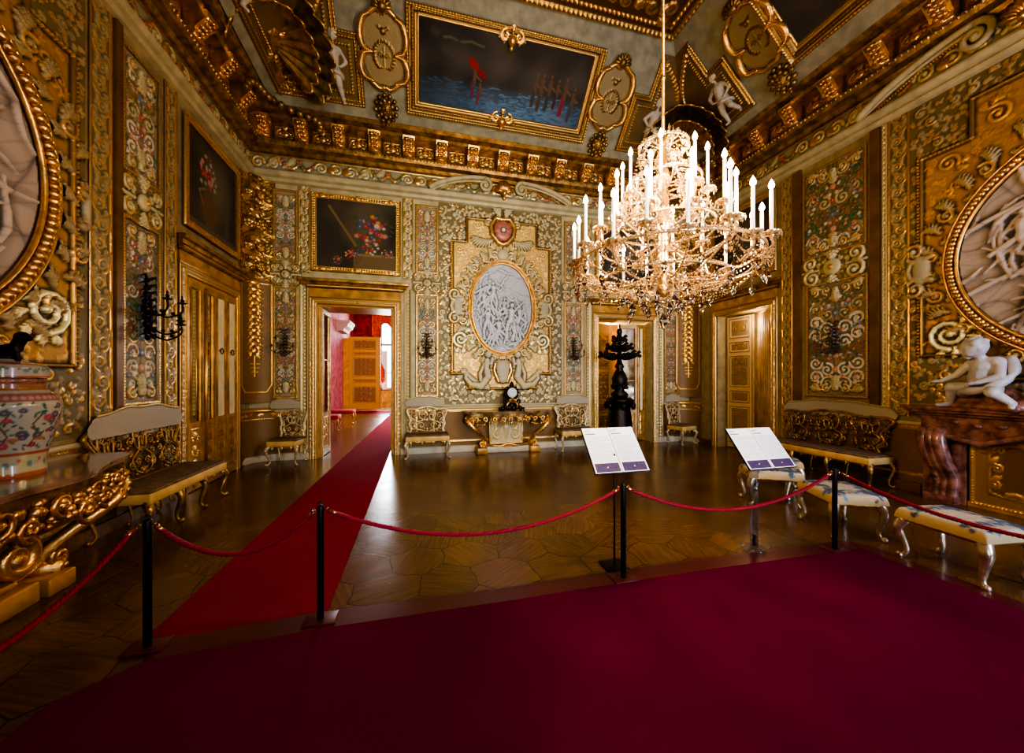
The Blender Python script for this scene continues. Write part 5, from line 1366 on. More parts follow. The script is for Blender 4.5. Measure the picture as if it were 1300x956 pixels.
console('console_table', (-3.13, 2.90, 0), PI/2, 2.55, .86, .93, 'large gilded carved console table carrying the porcelain jar, left foreground', True)
r = R(.78, .62, .0115, (.52, .42, .24, .3)); r.sym = True
nosym_line(r, rrect(.78, .62, .02), .016, .02, GOLD); r.spiral(.2, .22, .12, 1.4, 1.57, -1, .03, CREAM, GOLD); r.spiral(.17, .42, .10, 1.4, -1.57, 1, .026, CREAM, GOLD); r.leaf(0, .1, 1.57, .4, .07, CREAM, GOLD); r.dome(0, .4, .06, .03, (.9, .8, .6, .3), .01); r.leaf(.3, .1, 1.2, .4, .06, CREAM, GOLD)
r.build('carved_back_panel', (1.92, 8.10-.05, .15), (1, 0, 0), (0, 0, 1), (0, -1, 0)); o = bpy.data.objects['carved_back_panel']; tag(o, 'cream and gilt carved panel between the legs of the back console', 'wall panel')
m = MB(); m.bbox(1.36, 2.48, 7.86, 8.12, 0, .13, .01); tag(m.build('stone_plinth', M['white_wood']), 'pale plinth under the back console table', 'plinth')
# big console: solid carved base block seen at the left edge
m = MB(); m.bbox(-3.12, -2.62, 2.3, 3.42, 0, .15, .015); m.bbox(-3.12, -2.70, 2.35, 3.36, .15, .19, .01)
pl = tag(m.build('wooden_plinth', M['gold_wood']), 'gilded wooden plinth and carved block under the big left console', 'plinth')
m = MB(); m.box(-3.10, -2.80, 2.40, 3.32, .19, .78); m.build('carved_block', M['antique'], pl)
r = R(.90, .58, .0115, DGOLD); r.sym = True; nosym_line(r, rrect(.9, .58, .03), .02, .025, GOLD); r.fill(lambda x, y: abs(x) < .4 and .06 < y < .52, 30, .04, .12, AGOLD, GOLD, 3, .3); r.spiral(.3, .14, .09, 1.5, -1.57, 1, .03, GOLD); r.patina(.3)
r.build('carved_front', (-2.795, 2.86, .19), (0, 1, 0), (0, 0, 1), (1, 0, 0), parent=pl)
m = MB(); m.spiral((3.36, .34), .13, 1.6, 1.57, -1, .05, 'yz', 8, -2.72); m.build('corner_volute', M['gold'], pl)

# ------------------------------------------------------------ mantel clock on the back console
t = empty('table_clock', (1.99, 7.82, .92), 0, 'small gilt and dark bronze clock with round white dial on the back console', 'clock')
m = MB(); 
for (x, z, r_) in ((-.20, .04, .05), (-.13, .07, .06), (-.05, .05, .07), (.05, .05, .07), (.13, .07, .06), (.20, .04, .05), (0, .10, .07), (-.08, .13, .05), (.08, .13, .05), (-.27, .03, .03), (.27, .03, .03)): m.ball((x, 0, z), r_, 8, 6, (1, .7, 1))
for sx in (-1, 1): m.spiral((sx*.14, .20), .09, 1.3, 1.57, sx, .022, 'xz', 6, -.0)
m.build('rocky_base', M['bronze'], t)
m = MB(); m.lathe([(.001, -.06), (.12, -.06), (.135, -.03), (.135, .03), (.115, .05), (.11, .05)], (0, 0, .38), 24, 'y'); 
for k in range(14): a = 2*PI*k/14; m.ball((.15*math.cos(a), 0, .38+.15*math.sin(a)), .028, 6, 4)
m.ball((0, 0, .57), .045, 8, 6); m.tube([(0, 0, .52), (0, 0, .64)], [.03, .006], 6); m.build('clock_case', M['bronze'], t)
m = MB(); m.lathe([(.001, .052), (.105, .052), (.105, .045), (.001, .045)], (0, 0, .38), 28, 'y'); dl = m.build('dial', M['dial'], t)
m = MB()
for k in range(12): a = 2*PI*k/12; m.box(.085*math.cos(a)-.006, .085*math.cos(a)+.006, -.058, -.054, .38+.085*math.sin(a)-.006, .38+.085*math.sin(a)+.006)
m.tube([(0, -.058, .38), (.03, -.058, .43)], .004, 4); m.tube([(0, -.058, .38), (-.055, -.058, .40)], .003, 4); m.build('hands_and_numerals', M['ink'], dl)
m = MB()
for sx in (-1, 1): m.ball((sx*.05, -.06, .22), .035, 7, 5); m.tube([(sx*.05, -.05, .2), (sx*.12, -.05, .12), (sx*.1, -.06, .04)], [.022, .02, .012], 6)
m.ball((0, -.07, .25), .03, 7, 5); m.build('gilt_ornament', M['gold'], t)

# ------------------------------------------------------------ famille rose jar
t = empty('porcelain_jar', (-2.76, 3.36, .93), 0, 'large lidded porcelain jar with pink peonies on the left console', 'jar')
prof = [(0, .20), (.02, .205), (.10, .195), (.20, .215), (.35, .255), (.48, .285), (.57, .29), (.64, .265), (.68, .215), (.70, .20), (.74, .20)]
zs = [p[0] for p in prof]; rs_ = [p[1] for p in prof]
def jar_raster(H_, seed, ground, n_fl, res=.008):
    r = R(1.86, H_, res, ground); q = random.Random(seed)
    return r, q
r, q = jar_raster(.74, 3, (.40, .40, .34, 0), 0)
r.rect(-1, 1, 0, .035, (.42, .13, .06, 0)); r.rect(-1, 1, .035, .17, (.44, .42, .26, 0)); r.rect(-1, 1, .17, .20, (.36, .10, .07, 0)); r.rect(-1, 1, .60, .66, (.30, .14, .12, 0)); r.rect(-1, 1, .69, .74, (.30, .13, .05, 0))
for k in range(11):
    x0 = -.93+k*.18
    r.line([(x0, .24), (x0+.05, .33), (x0+.01, .42), (x0+.07, .52)], .005, .0002, (.16, .10, .06, 0))
    for _ in range(22): r.paint(x0+q.random()*.16, .21+q.random()*.38, .022, .010, q.choice([(.04, .16, .09, 0), (.03, .12, .08, 0), (.10, .18, .12, 0)]), .95, q.random()*3)
    for _ in range(7):
        x, y, s_ = x0+q.random()*.17, .25+q.random()*.32, .018+.022*q.random(); c = q.choice([(.34, .03, .07, 0), (.42, .09, .13, 0), (.28, .03, .05, 0), (.08, .10, .14, 0)])
        for j in range(7): a = j*.9; r.paint(x+s_*.6*math.cos(a), y+s_*.5*math.sin(a), s_*.55, s_*.4, c, .9)
        r.paint(x, y, s_*.35, s_*.3, (.42, .18, .18, 0), .8)
    r.paint(x0+.08, .30, .05, .018, (.40, .14, .05, 0), .9); r.paint(x0+.10, .105, .03, .016, (.30, .36, .38, 0), .9); r.paint(x0+.04, .10, .03, .03, (.12, .22, .24, 0), .9); r.paint(x0+.13, .13, .02, .02, (.5, .1, .1, 0), .9)
    for j in range(4): r.paint(x0+.045*j, .63, .02, .018, (.50, .30, .26, 0), .8)
def lathe_fn(zz, rr, cz=0):
    def fn(X, Y, H):
        a = X/.93*PI; rad = np.interp(Y, zz, rr); return np.stack([rad*np.sin(a), -rad*np.cos(a), Y+cz], -1)
    return fn
jb = r.build('jar_body', (0,)*3, (1, 0, 0), (0, 0, 1), (0, -1, 0), M['porcelain'], t, lathe_fn(zs, rs_))
m = MB(); m.lathe([(.001, .73), (.19, .735), (.20, .74), (.205, .765), (.20, .785), (.001, .79)], (0, 0, 0), 32); m.build('rim_band', M['marble_red'], t)
r, q = jar_raster(.18, 4, (.36, .34, .30, 0), 0)
for k in range(24):
    x = -.92+k*.078; c = q.choice([(.45, .08, .10, 0), (.50, .2, .2, 0), (.10, .2, .12, 0), (.12, .2, .28, 0)]); r.paint(x, .05+.03*q.random(), .03, .022, c, .9); r.paint(x+.03, .07, .015, .01, (.04, .15, .08, 0), .9)
r.rect(-1, 1, 0, .012, (.35, .1, .06, 0)); r.rect(-1, 1, .10, .12, (.35, .12, .1, 0))
r.build('lid', (0,)*3, (1, 0, 0), (0, 0, 1), (0, -1, 0), M['porcelain'], t, lathe_fn([0, .08, .105, .13, .18], [.215, .215, .19, .10, .02], .79))
A = [((-.06, 0, 1.0), (.05, 0, 1.03), .05, .045), ((.05, 0, 1.03), (.08, 0, 1.10), .04, .04), ((-.08, .02, .98), (-.11, .03, .94), .025, .02), ((.07, -.02, 1.0), (.09, -.03, .93), .02, .018), ((-.1, 0, 1.03), (-.14, 0, 1.10), .02, .015)]
t.scale = (.86, .86, .86); fuse('lion_finial', A, [((.09, 0, 1.12), .045, (1.1, 1, 1)), ((.135, 0, 1.11), .025, (1, 1, 1)), ((0, 0, .95), .08, (1, 1, .4))], M['bronze'], t, .010)

# ------------------------------------------------------------ fireplace
t = empty('fireplace', (XR, 1.87, 0), 0, 'red brown marble fireplace with shaped mantel on the right wall', 'fireplace')
def mantel_fn(m, z0, z1, hw, dep, rr=.0):
    pts = [(0, -hw), (-dep*.6, -hw), (-dep, -hw+.16), (-dep*1.0, -hw*.45), (-dep*1.18, -hw*.2), (-dep*1.22, 0), (-dep*1.18, hw*.2), (-dep, hw*.45), (-dep, hw-.16), (-dep*.6, hw), (0, hw)]
    m.prism(pts, z0, z1, 'xy')
m = MB(); mantel_fn(m, 1.20, 1.24, 1.86, .36); mantel_fn(m, 1.165, 1.20, 1.83, .33); mantel_fn(m, 1.13, 1.165, 1.78, .28); m.build('mantel_shelf', M['marble_red'], t)
m = MB()   # shaped lintel (serpentine underside)
pts = [(-1.62, 1.13), (-1.62, .92), (-1.35, .86), (-1.05, .80), (-.9, .88), (-.6, .98), (-.25, .96), (0, .90), (.25, .96), (.6, .98), (.9, .88), (1.05, .80), (1.35, .86), (1.62, .92), (1.62, 1.13)]
m.prism(pts, -.24, 0, 'yz'); m.tube([(-.25, y, z) for y, z in pts[1:-1]], .035, 8)
for k in range(14): y = -1.3+2.6*k/13; m.ball((-.25, y, 1.04+.02*math.sin(k*2)), .04, 6, 5, (.6, 1.4, .8))
m.build('lintel', M['marble_red'], t)
for sy in (-1, 1):
    m = MB(); P = catm([(-.20, sy*1.52, .92), (-.27, sy*1.50, .78), (-.24, sy*1.46, .55), (-.14, sy*1.42, .32), (-.18, sy*1.42, .05)], 6)
    for y_ in (-.07, 0, .07): m.tube([(p[0], p[1]+y_, p[2]) for p in P], [.085-.03*i/len(P) for i in range(len(P))], 8)
    m.box(-.14, 0, sy*1.45-.2, sy*1.45+.2, 0, 1.0)
    for k in range(9): m.ball((-.27+.012*k, sy*1.5, .9-.08*k), .035, 6, 4)
    m.box(-.26, 0, sy*1.44-.15, sy*1.44+.15, 0, .09)
    m.build('jamb', M['marble_red'], t)
t = empty('fire_screen', (XR-.10, 1.87, 0), 0, 'brown fire screen panel with rope-carved gilt frame closing the fireplace', 'fire screen')
r = R(2.46, .93, .0115, BROWN); r.sym = True; r.C[:] = (.17, .085, .025, .1)
w_, h_ = 2.46, .93; r.mask = r.Y < .80+.13*np.cos(np.clip(np.abs(r.X)/.9, 0, 1)*PI/2)*0+.10
m_ = (np.abs(r.X) > w_/2-.16) | (r.Y < .16) | (r.Y > h_-.14); r.C[m_] = (.46, .26, .07, .6)
nosym_beads(r, rrect(w_, h_, .025), .035, .018, GOLD)
r.line([(w_/2-.17, .2), (w_/2-.17, .74), (w_/2-.35, .79), (0, .79)], .010, None, GOLD); r.line([(w_/2-.17, .2), (w_/2-.3, .16), (0, .16)], .010, None, GOLD)
for (x, y, a) in ((w_/2-.18, .3, 1.8), (w_/2-.2, .5, 1.4), (w_/2-.22, .72, -.6), (w_/2-.5, .76, .3), (.3, .74, .2), (.05, .70, 1.57), (w_/2-.3, .2, 2.8), (.2, .18, .1)): r.spiral(x-.03, y, .05, 1.2, a, 1, .014, GOLD); r.leaf(x, y, a, .13, .035, GOLD, curl=.8)
r.build('screen_panel', (0, 0, .02), (0, -1, 0), (0, 0, 1), (-1, 0, 0), parent=t)
m = MB(); m.box(-.01, .03, -1.24, 1.24, 0, .06); m.build('bottom_rail', M['gold_wood'], t)
# seated marble cherubs on the mantel
def cherub(loc, rz, flip, label):
    k = .92; A = []; B = []; f = flip
    def c(p0, p1, r0, r1): A.append(((p0[0]*f*k, p0[1]*k, p0[2]*k), (p1[0]*f*k, p1[1]*k, p1[2]*k), r0*k, r1*k))
    # local: faces -Y, x to the side; sitting half kneeling, leaning forward
    c((0, .04, .27), (.0, -.02, .52), .125, .13); c((-.10, 0, .60), (.12, 0, .60), .075, .08); c((0, -.07, .36), (0, -.06, .42), .11, .12); c((.01, -.02, .62), (-.02, -.07, .70), .05, .055)
    c((-.08, .02, .26), (-.26, -.12, .27), .095, .075); c((-.26, -.12, .27), (-.30, -.10, .06), .066, .040); c((-.30, -.10, .04), (-.36, -.20, .03), .036, .030)
    c((.08, .0, .26), (.22, -.20, .22), .095, .075); c((.22, -.20, .22), (.30, -.05, .08), .064, .042); c((.30, -.05, .08), (.34, -.13, .04), .038, .030)
    c((-.14, 0, .60), (-.24, -.08, .44), .056, .048); c((-.24, -.08, .44), (-.34, -.18, .36), .046, .030)
    c((.15, 0, .60), (.20, -.08, .42), .056, .048); c((.20, -.08, .42), (.06, -.20, .34), .046, .030)
    A.extend(hand((-.34*f*k, -.18*k, .36*k), (-.9*f, -.3, -.1), f, 1.15, curl=.3)); A.extend(hand((.06*f*k, -.20*k, .34*k), (-1*f, -.3, -.25), f, 1.1, curl=.5))
    hc, hb = head((-.04*f*k, -.10*k, .80*k), .125*k, (-.55*f, -.8, -.35), (0, -.3, 1)); A.extend(hc); B.extend(hb)
    t = empty('marble_cherub', loc, rz, label, 'statue'); fuse('body', A, B, M['marble_white'], t, .012)
    fuse('rocky_seat', [((-.3*f, .05, .05), (.3*f, .05, .05), .10, .10), ((-.1*f, .08, .14), (.15*f, .06, .14), .12, .12), ((-.34*f, -.08, .02), (.32*f, -.08, .02), .04, .04)], [], M['marble_red'], t, .02)
    m = MB(); m.tube(catm([(.18*f, .08, .62), (.22*f, .02, .40), (.10*f, -.14, .24), (-.12*f, -.12, .20), (-.2*f, .02, .16)], 5), [.03, .045, .05, .055, .05]*4+[.02], 8); m.build('drapery', M['marble_white'], t)
    return t
cherub((6.60, 2.90, 1.24), -PI/2-.22, 1, 'white marble cherub seated on the left end of the mantel')
cherub((6.60, .85, 1.24), -PI/2+.15, -1, 'white marble cherub on the far end of the mantel beyond the picture edge')
m = MB(); q = random.Random(6)
for k in range(34): m.ball((6.52+q.random()*.14, 2.28+q.random()*.30, 1.27+q.random()*.16), .034, 7, 5)
for k in range(10): m.ball((6.55+q.random()*.1, 2.30+q.random()*.25, 1.44+q.random()*.1), .04, 7, 5, (1, 1.5, .5))
tag(m.build('marble_grapes', M['marble_white']), 'heap of white marble grapes beside the cherub on the mantel', 'statue')

# ------------------------------------------------------------ bronze torchere in front of the back doorway
t = empty('bronze_torchere', (4.42, 7.50, 0), .3, 'tall dark bronze candelabrum on a tapered pedestal before the right back doorway', 'candelabrum')
m = MB(); m.lathe([(.001, 0), (.36, 0), (.36, .10), (.30, .14), (.33, .20), (.28, .30), (.29, .60), (.24, .9), (.23, 1.02), (.30, 1.08), (.31, 1.14), (.24, 1.18), (.001, 1.18)], (0, 0, 0), 6)
for k in range(6): a = PI/3*k; m.ball((.30*math.cos(a), .30*math.sin(a), 1.0), .06, 7, 5, (1, 1, 1.5)); m.ball((.33*math.cos(a), .33*math.sin(a), .16), .06, 7, 5)
m.build('pedestal', M['bronze'], t)
m = MB(); m.lathe([(.001, 1.18), (.17, 1.18), (.20, 1.26), (.11, 1.34), (.16, 1.46), (.18, 1.60), (.12, 1.74), (.07, 1.82), (.11, 1.88), (.07, 1.95), (.045, 2.06), (.04, 2.6), (.001, 2.66)], (0, 0, 0), 12)
for k in range(10): a = k*.63; m.ball((.15*math.cos(a), .15*math.sin(a), 1.40+.04*(k % 3)), .045, 6, 4)
m.build('stem', M['bronze'], t)
for tier, (z, rad, n_) in enumerate(((2.16, .42, 8), (2.34, .26, 6), (2.52, .13, 4))):
    for k in range(n_):
        a = 2*PI*k/n_+tier*.3; ca, sa = math.cos(a), math.sin(a); m = MB()
        m.tube(catm([(0, 0, z-.08), (ca*rad*.45, sa*rad*.45, z-.12), (ca*rad*.9, sa*rad*.9, z-.04), (ca*rad, sa*rad, z+.03)], 4), .020, 6)
        for j in range(7): m.ball((ca*rad*(.25+.13*j), sa*rad*(.25+.13*j)+.02*(j % 2), z-.05+.04*(j % 2)), .05, 6, 4, (1, 1, .8))
        m.lathe([(.001, 0), (.045, .01), (.05, .03), (.03, .05), (.001, .07)], (ca*rad, sa*rad, z+.01), 8); m.build('branch', M['bronze'], t)
m = MB(); m.ball((0, 0, 2.66), .06, 8, 6, (1, 1, 1.5)); m.tube([(0, 0, 2.7), (0, 0, 2.84)], [.03, .004], 6); m.build('finial', M['bronze'], t)
# ------------------------------------------------------------ chandelier
CH = (2.06, 2.78)
chd = empty('chandelier', (CH[0], CH[1], 2.08), 0, 'huge lit crystal and gilt chandelier with tall white candles hanging over the room', 'chandelier')
z0 = -2.08
m = MB(); m.tube([(0, 0, 3.74+z0), (0, 0, ZC+z0-.02)], .014, 8)
for z in (4.2, 4.9, 5.6, 6.3, 7.0): m.ball((0, 0, z+z0), .022, 8, 5)
m.lathe([(.001, ZC-.12), (.10, ZC-.10), (.14, ZC-.02), (.001, ZC-.01)], (0, 0, z0), 16); m.build('suspension_rod', M['gold'], chd)
m = MB(); m.lathe([(.001, 2.30), (.03, 2.32), (.05, 2.40), (.03, 2.46), (.07, 2.54), (.04, 2.62), (.035, 2.85), (.07, 2.95), (.04, 3.05), (.03, 3.3), (.055, 3.36), (.03, 3.44), (.02, 3.62), (.045, 3.68), (.001, 3.74)], (0, 0, z0), 12); m.build('stem', M['gold'], chd)
def strand(m, P0, P1, sag, n, r, mid=None):
    for i in range(n+1):
        t = i/n; p = [P0[k]*(1-t)+P1[k]*t for k in range(3)]; p[2] -= sag*4*t*(1-t); m.octa(p, r)
def Cc(rad, a, z): return (rad*math.cos(a), rad*math.sin(a), z+z0)
# openwork basket: gilt scroll ribs with beads
for tier, (zb, zt, rb, rt, nn) in enumerate(((2.92, 3.30, .36, .28, 8), (3.26, 3.62, .26, .20, 6))):
    for k in range(nn):
        a = 2*PI*k/nn+tier*.2; m = MB()
        P = catm([Cc(.05, a, zb-.05), Cc(rb*.8, a, zb-.02), Cc(rb, a, zb+.12), Cc(rt*.7, a, (zb+zt)/2+.02), Cc(rt*1.05, a, zt-.06), Cc(rt*.7, a, zt), Cc(.06, a, zt-.02)], 5)
        m.tube(P, .008, 5)
        for p in P[::1]: m.octa(p, .011)
        for (zz, rr, cr_) in ((zb+.12, rb*.72, .07), (zt-.09, rt*.72, .06)):
            for i in range(13): t = i/12; an = 2*PI*1.2*t; q_ = cr_*(1-t*.8); m.octa((Cc(rr+q_*math.cos(an), a, zz+q_*math.sin(an))), .011)
        m.ball(P[len(P)//2], .018, 6, 4); m.build('basket_scroll', M['bead'], chd)
for (zr, rr) in ((2.90, .40), (3.28, .30), (3.60, .20), (2.60, .74), (2.46, .50)):
    m = MB(); n_ = int(rr*2*PI/.030); m.tube([Cc(rr, 2*PI*i/40, zr) for i in range(40)], .009, 6, closed=True)
    for i in range(n_): m.octa(Cc(rr, 2*PI*i/n_, zr+.012), .014)
    m.build('beaded_hoop', M['bead'], chd)
# crown of glass spikes and flowers
m = MB()
for k in range(8):
    a = 2*PI*k/8; P = catm([Cc(.03, a, 3.60), Cc(.12, a, 3.66), Cc(.17, a, 3.58)], 4); m.tube(P, .006, 5)
    for b in range(6): an = b*PI/3; c = Cc(.17, a, 3.62); m.octa((c[0]+.03*math.cos(an)*math.cos(a), c[1]+.03*math.cos(an)*math.sin(a), c[2]+.03*math.sin(an)), .014)
    m.octa(Cc(.08, a, 3.72), .014, .05)
m.build('crown', M['bead'], chd)
# candle arms
def arm(a, rad, z, zs, clen, rs=.05):
    m = MB(); P = catm([Cc(rs, a, zs), Cc(rad*.45, a, zs-.12), Cc(rad*.85, a, z-.16), Cc(rad*1.0, a, z-.08), Cc(rad, a, z)], 5)
    m.tube(P, .0055, 6)
    for i in range(len(P)-1):
        for tt in (0, .5): p = P[i]+(P[i+1]-P[i])*tt; m.octa(p, .0125)
    m.lathe([(.001, -.03), (.012, -.02), (.02, 0), (.022, .03), (.001, .03)], Cc(rad, a, z), 8)
    o = m.build('candle_arm', M['bead'], chd)
    m = MB(); m.lathe([(.012, .0), (.05, .008), (.066, .022), (.062, .026), (.04, .016), (.012, .012)], Cc(rad, a, z), 14)
    for k in range(8): b = 2*PI*k/8; c = Cc(rad, a, z); m.octa((c[0]+.062*math.cos(b), c[1]+.062*math.sin(b), c[2]+.0), .009, .022)
    m.build('drip_pan', M['bead'], o)
    m = MB(); c = Cc(rad, a, z+.03); m.lathe([(.0125, 0), (.0125, clen), (.009, clen+.006), (.004, clen+.01)], c, 10); m.build('candle', M['wax'], o)
    m = MB(); c = (c[0], c[1], c[2]+clen+.008); m.lathe([(.004, 0), (.016, .012), (.020, .026), (.015, .046), (.006, .064), (.001, .074)], c, 8); m.build('bulb', M['bulb'], o)
    m = MB(); c = Cc(rad, a, z-.10); m.octa(c, .018, .03); m.octa((c[0], c[1], c[2]-.07), .026, .045); m.build('pendant', M['glass'], o)
M['wax'] = simple('white candle tube', (.90, .88, .82), .35, emis=(1, .85, .6), estr=.35)
NA_ = 18
for k in range(NA_): arm(2*PI*k/NA_+.1, .73+.04*(k % 2), 2.60+.05*(k % 2), 2.52, .30)
for k in range(12): arm(2*PI*k/12+.25, .54, 2.86+.03*(k % 2), 2.74, .30)
for k in range(8): arm(2*PI*k/8+.1, .34, 3.12+.03*(k % 2), 3.0, .30)
# swags of beads: outer ring down to the lower basket
for k in range(NA_):
    a, b = 2*PI*k/NA_+.1, 2*PI*(k+1)/NA_+.1; m = MB(); ra, rb_ = .76+.03*(k % 2), .76+.03*((k+1) % 2)
    for s_ in (.10, .22): strand(m, Cc(ra, a, 2.58), Cc(rb_, b, 2.60), s_*.6, 16, .0085)
    for j, s_ in enumerate((.05, .14)): strand(m, Cc(ra, a, 2.56), Cc(.22, a+.3, 2.34), s_, 24, .0075)
    m.build('bead_swag', M['bead'], chd)
for k in range(12):
    a, b = 2*PI*k/12+.25, 2*PI*(k+1)/12+.25; m = MB()
    strand(m, Cc(.54, a, 2.84), Cc(.54, b, 2.86), .10, 14, .009); strand(m, Cc(.54, a, 2.84), Cc(.76, a+.1, 2.62), .06, 14, .008); strand(m, Cc(.34, a, 3.12), Cc(.54, a, 2.86), .08, 16, .008); strand(m, Cc(.2, a, 3.58), Cc(.34, a, 3.14), .06, 18, .008)
    m.build('bead_swag', M['bead'], chd)
# hanging crystal drops
def drop(p, s_):
    m = MB(); x, y, z = p; m.octa((x, y, z), .012*s_); m.tube([(x, y, z), (x, y, z-.06*s_)], .0015, 4)
    m.add([(x+.026*s_*math.cos(a), y+.026*s_*math.sin(a), z-.10*s_) for a in [PI/3*k for k in range(6)]]+[(x, y, z-.05*s_), (x, y, z-.155*s_)], [(i, (i+1) % 6, 6) for i in range(6)]+[((i+1) % 6, i, 7) for i in range(6)])
    m.build('crystal_drop', M['glass'], chd)
q = random.Random(12)
for k in range(20): drop(Cc(.74, 2*PI*k/20, 2.50-.03*(k % 2)), .9+.3*q.random())
for k in range(16): drop(Cc(.30+.04*(k % 2), 2*PI*k/16, 2.42-.05*(k % 3)), 1.0+.4*q.random())
for k in range(10): drop(Cc(.15, 2*PI*k/10, 2.34-.04*(k % 2)), 1.2)
drop(Cc(0, 0, 2.26), 1.6)
for k in range(12): drop(Cc(.50, 2*PI*k/12+.2, 2.46), .9)
# ------------------------------------------------------------ carpets
def flat(name, pts, z0, z1, mat, label, cat):
    m = MB(); m.prism(pts, z0, z1, 'xy'); return tag(m.build(name, M[mat], None), label, cat)
flat('red_runner', [(-1.62, 2.60), (-.60, 2.74), (-.545, 17.7), (-1.17, 17.7)], .001, .010, 'runner', 'long red carpet runner leading through the left back doorway', 'carpet')
CE = [(-1.75, 2.42), (4.03, 2.57)]
flat('crimson_carpet', [(-2.0, -2.75), (3.92, -2.75), (4.02, 2.55), (2.27, 2.58), (.66, 2.57), (-.57, 2.58), (-1.48, 2.53), (-1.75, 2.3)], .002, .014, 'carpet', 'wide crimson carpet covering the foreground floor', 'carpet')
flat('carpet_edge_strip', [(-1.49, 2.533), (-.57, 2.583), (.66, 2.573), (2.27, 2.583), (4.02, 2.553), (4.10, 2.72), (2.28, 2.76), (.70, 2.74), (-.61, 2.77), (-1.50, 2.71)], .0105, .0125, 'carpet_edge', 'thin reddish edging strip along the far side of the crimson carpet', 'carpet edging')
flat('carpet_edge_strip', [(3.925, -2.75), (4.08, -2.75), (4.18, 2.55), (4.10, 2.70), (4.025, 2.55)], .002, .012, 'carpet_edge', 'thin reddish edging strip along the right side of the crimson carpet', 'carpet edging')
# ------------------------------------------------------------ barrier posts and ropes
def post(loc, label, rz=0, g='black rope barrier posts'):
    t = empty('barrier_post', loc, rz, label, 'post', g)
    m = MB(); m.lathe([(.001, 0), (.021, 0), (.021, .735), (.019, .745), (.001, .75)], (0, 0, .008), 16); m.build('pole', M['black'], t)
    m = MB(); m.bbox(-.10, .10, -.07, .07, 0, .008, .003); m.build('base_plate', M['carpet_edge'], t)
    for sx in (-1, 1):
        m = MB(); m.tube([(sx*.02, 0, .72), (sx*.05, 0, .735), (sx*.06, 0, .715), (sx*.045, 0, .70)], .005, 6); m.build('rope_hook', M['brass'], t)
    m = MB(); m.tube([(.016*math.cos(a), 0, .765+.014*math.sin(a)) for a in [2*PI*i/12 for i in range(12)]], .003, 5, closed=True); m.build('top_ring', M['black'], t)
    return t
PP = [(-1.55, 2.66, .0125), (-.62, 2.68, .0125), (1.59, 2.64, .0125), (3.77, 2.60, .0125)]
for p, l in zip(PP, ('leftmost black barrier post, beside the left bench', 'black barrier post standing at the edge of the red runner', 'black barrier post in front of the left information board', 'black barrier post right of the acrylic information stand')): post(p, l)
post((-1.62, 1.00, .012), 'black barrier post beyond the left picture edge'); post((3.92, .75, .014), 'black barrier post beyond the right picture edge')
def rope(a, b, sag, label):
    t = empty('barrier_rope', a, 0, label, 'rope', 'red barrier ropes'); a = Vector(a); b = Vector(b); m = MB(); n_ = 150; L = (b-a).length; d = (b-a); s_ = d.cross(Vector((0, 0, 1))).normalized()
    for st in range(3):
        P = []
        for i in range(n_+1):
            u_ = i/n_; c = d*u_-Vector((0, 0, sag*4*u_*(1-u_))); ph = 2*PI*(u_*L/.07)+st*2*PI/3
            P.append(c+s_*(.0075*math.cos(ph))+Vector((0, 0, .0075*math.sin(ph))))
        m.tube(P, .0088, 6)
    m.build('twisted_cord', M['rope'], t)
    for u_ in (.0, 1.0):
        dd = (d*.04-Vector((0, 0, sag*.154))) if u_ == 0 else (-d*.04-Vector((0, 0, sag*.154))); p = d*u_; e = p+dd.normalized()*.055
        m = MB(); m.tube([p, e], .014, 8); m.build('brass_ferrule', M['brass'], t)
T = .725
rope((-1.60, 2.63, T), (-1.62, 1.04, T), .20, 'red twisted rope running from the leftmost post toward the camera')
rope((-1.51, 2.66, T), (-.66, 2.68, T), .22, 'short red rope between the leftmost post and the post by the runner')
rope((-.57, 2.68, T), (1.55, 2.64, T), .25, 'long red rope in the middle, from the runner to the left information board')
rope((1.63, 2.64, T), (3.73, 2.60, T), .25, 'long red rope in front of the acrylic information stand')
rope((3.80, 2.56, T), (3.92, .79, T), .17, 'red rope leaving the right-hand post past the stools')
